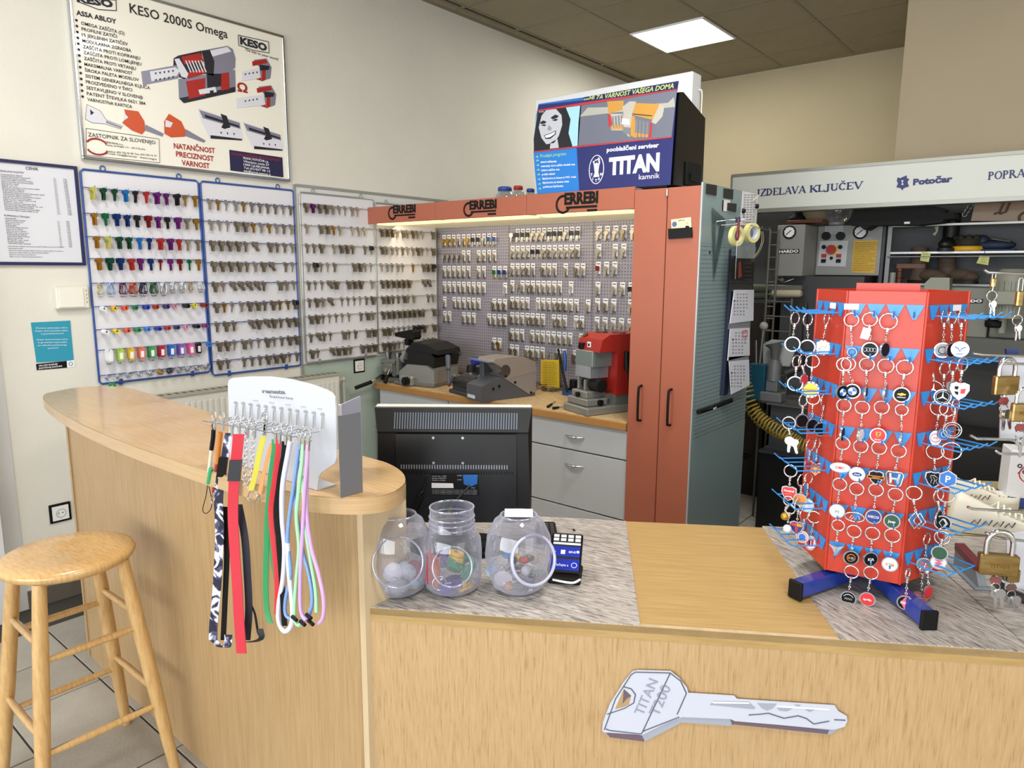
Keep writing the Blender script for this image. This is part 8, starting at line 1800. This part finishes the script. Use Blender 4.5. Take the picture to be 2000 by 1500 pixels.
ar = [((1922, 527), (1930, 532), (2030, 536)), ((1952, 704), (1960, 710), (2030, 712)), ((1900, 690), (1918, 693), (2030, 697)), ((1945, 881), (1953, 886), (2030, 888)), ((1895, 850), (1908, 857), (2030, 860)), ((1890, 990), (1900, 994), (2030, 1002)), ((1925, 1040), (1945, 1050), (2030, 1060))]
for i, l in enumerate(ar):
    P_ = [onp(px, py, PC-fy*(.10 if i not in (2, 4) else .06), -fy) for px, py in l]; P_.append(Vector((PC.x, PC.y, P_[-1].z))); k.tube(P_, .0032, 8)
k.build('chrome_arm', M_chrome, pst, world=True)
M_br = ramp_mat([(0, '#86693a'), (.5, '#a08450'), (1, '#b39a6a')], 9, (1, 1, 6), .3, 0, 0)
for n_ in M_br.node_tree.nodes:
    if n_.type == 'BSDF_PRINCIPLED': n_.inputs['Metallic'].default_value = .85
def padlock(label, px, py, w, h, dy=.10, th=.014, sh=.03, yaw=0, text=None, keys=True, tag_c='#8f4a46'):
    p = onp(px, py, PC-fy*dy, -fy); t = root('padlock', label, 'padlock', axes(p, fx, fy, (0, 0, 1)) @ RZ(yaw), 'padlocks on the right stand')
    MB().box((-w/2, -th/2, -h), (w/2, th/2, 0), bev=.0025).build('lock_body', M_br, t)
    x = w*.33; MB().tube([(-x, 0, -.004), (-x, 0, sh*.5)]+[(-x*math.cos(R(a)), 0, sh*.5+x*math.sin(R(a))*1.1) for a in range(20, 180, 20)]+[(x, 0, sh*.5), (x, 0, -.004)], w*.075, 8).build('shackle', M_chrome, t)
    if text: k = MB(); k.text(text, axes((0, -th/2-.0003, -h*.62), (1, 0, 0), (0, 0, 1), (0, -1, 0)), h*.28, 'CENTER'); k.build('engraved_lettering', mat('#8a6a35', .4, .6), t)
    if keys:
        k = MB(); c = -h-.014; k.cyl((0, 0, -h-.004), (0, 0, -h), .004, n=8); k.build('keyway', M_steel, t)
        MB().prism([(-.013, 0), (-.008, .008), (.008, .008), (.013, 0), (.009, -.010), (-.009, -.010)], -.001, .001, axes((0, 0, c), (1, 0, 0), (0, 0, 1), (0, -1, 0))).build('key_head', mat(tag_c, .35, .4), t)
        k = MB(); k.ring((0, -.002, c-.017), .010, .0012, 16, 5, ax='Y'); k.build('split_ring', M_steel, t)
        k = MB(); key_geo(k, 0, .045, axes((0, -.003, c-.024), (1, 0, 0), (0, 0, 1), (0, -1, 0)) @ RZ(6)); key_geo(k, 0, .045, axes((.008, -.006, c-.022), (1, 0, 0), (0, 0, 1), (0, -1, 0)) @ RZ(14)); k.build('spare_key', M_steel, t)
padlock('brass padlock hanging against the white card, upper left of the padlock stand', 1966, 734, .060, .043, .10, yaw=8, tag_c='#9c4a48', sh=.034)
padlock('brass padlock at the photo right border in the middle of the stand', 1999, 787, .050, .042, .12, text='VITAN'[:0] or 'YETI', sh=.03)
padlock('large brass padlock with raised lettering, low on the stand', 1951, 1082, .082, .050, .11, th=.022, sh=.050, yaw=-12, text='TITAN', tag_c='#8f5550')
padlock('small brass padlock tucked behind the large lettered one', 1980, 1112, .030, .032, .07, th=.012, sh=.03, yaw=0, tag_c='#7a5a50')
padlock('tiny brass padlock on a ring hanging from the top arm', 1941, 543, .011, .021, .10, th=.010, sh=.014, keys=False)
padlock('narrow brass padlock at the top arm near the photo border', 1992, 568, .014, .034, .12, th=.012, sh=.045, keys=False)
for px, py, lab in ((1937, 578, 'steel ring with two tiny keys under the tiny padlock'), (1987, 625, 'steel ring with small keys under the narrow padlock')):
    p = onp(px, py, PC-fy*.11, -fy); k = MB(); k.ring((0, 0, 0), .011, .0012, 18, 5); key_geo(k, 0, .045, T(0, -.012, .001) @ SC(.5, .75, 1)); key_geo(k, 0, .045, T(.002, -.012, .004) @ RZ(8) @ SC(.5, .7, 1)); k.cyl((.0, .011, 0), (.002, .028, 0), .0012, n=5)
    tag(k.build('key_ring', M_chrome, None, frame=axes(p, fx, (0, 0, 1), -fy)), lab, 'key ring')

# ================================================================== BEHIND THE LOW COUNTER, RIGHT
MB
sd_ = root('side_table', 'wood topped table joined behind the low counter at the right', 'table', CF @ T(1.62, .71, 0))
MB().box((-.20, 0, .765), (1.2, .62, .798)).build('table_top', mat('#a8966e', .45, var=.05, vs=6), sd_)
MB().box((-.18, .02, 0), (1.2, .60, .765)).build('table_base', mat('#191817', .6), sd_)
# white sneakers with pen marks
def sneaker(label, px, py, rz, s=1.0):
    c_ = onz(px, py, .80); c_.z = .7985 if True else 0; q = CF.inverted() @ c_
    t = root('sneaker', label, 'shoe', T(c_.x, c_.y, .8006) @ RZ(rz) @ SC(s, s, s), 'white sneakers on the side table')
    sole = [(-.13, -.03), (-.10, -.038), (0, -.036), (.08, -.048), (.13, -.040), (.155, 0), (.13, .035), (.08, .042), (0, .034), (-.10, .036), (-.13, .028)]
    MB().prism(sole, 0, .022, sm=True).build('sole', mat('#d8d5c8', .5), t)
    n = 16; secs = [(1.0, .022, 0), (1.0, .045, 0), (.90, .065, -.004), (.55, .085, -.035)]; v = []; f = []
    sx = [Vector((x, y)) for x, y in smooth_sole(sole)]
    for sc, z, dx in secs:
        for p in sx:
            zz = z + (max(0, -p.x)*.25 if z > .05 else 0) - (max(0, p.x)*.22 if z > .06 else 0); v.append((p.x*sc*.97+dx, p.y*sc*.95, zz))
    m = len(sx)
    for j in range(3):
        for i in range(m): l = (i+1) % m; f.append((j*m+i, j*m+l, (j+1)*m+l, (j+1)*m+i))
    f.append(tuple(range(3*m, 4*m))); MB().add(v, f, True).build('upper', mat('#dfdccf', .6), t)
    k = MB()
    for i in range(5): k.tube([(.02+i*.016-.03, -.030, .074-i*.004), (.028+i*.016-.03, 0, .096-i*.008), (.02+i*.016-.03, .030, .074-i*.004)], .0036, 5)
    k.build('lace', mat('#eceade', .6), t)
    k = MB()
    for i in range(6): k.tube([(-.08+i*.03, -.0385, .03), (-.07+i*.03, -.040, .045), (-.062+i*.03, -.0385, .032), (-.055+i*.03, -.042, .05)], .0016, 4)
    k.build('pen_marking', mat('#2c2a2e', .6), t)
def smooth_sole(s): P_ = smooth_path([(a, b, 0) for a, b in s+s[:1]], 3)[:-1]; return [(p.x, p.y) for p in P_]
sneaker('white sneaker with pen drawings lying behind the keychain stand, the nearer one', 1945, 1040, 20, 1.0)
sneaker('white sneaker behind the nearer one, at the right side table', 1900, 985, 30, .95)
c_ = onz(2000, 985, .80); k = MB().box((-.07, -.05, 0), (.07, .05, .20), bev=.003); k.i = 1; k.box((-.071, -.051, .0), (.071, .051, .035)); k.i = 2
FMb = axes((0, -.0505, 0), (1, 0, 0), (0, 0, 1), (0, -1, 0))
k.text('!', FMb @ T(.0, .05, 0), .05); k.text('%&', FMb @ T(-.05, .12, 0), .05); k.i = 3; k.ring((-.01, .12, 0), .03, .002, 20, 4, FMb)
tag(k.build('printed_box', [mat('#d3d3d8', .5), mat('#27428a', .4), M_ink, M_red], None, frame=axes((c_.x, c_.y, .8006), fx, fy, (0, 0, 1)) @ RZ(-20)), 'white and blue printed carton standing beside the padlock stand', 'box')
c_ = onz(1893, 1128, .8005); d = (onz(1912, 1138, .8005)-onz(1872, 1100, .8005)).normalized(); M = axes((c_.x, c_.y, .8006), d, (-d.y, d.x, 0), (0, 0, 1))
sp3 = root('sealing_tool', 'small grey and dark red hand tool lying behind the keychain stand', 'tool', M)
MB().prism([(-.075, 0), (.075, 0), (.075, .012), (.050, .045), (-.075, .055)], -.010, .010, axes((0, 0, 0), (1, 0, 0), (0, 0, 1), (0, -1, 0))).box((-.08, -.02, 0), (.08, .02, .006), bev=.002).build('tool_body', mat('#7b8288', .4), sp3)
MB().prism([(-.075, .048), (.048, .040), (.058, .046), (.05, .056), (-.075, .066)], -.012, .012, axes((0, 0, 0), (1, 0, 0), (0, 0, 1), (0, -1, 0))).build('handle', mat('#6b2430', .4), sp3)
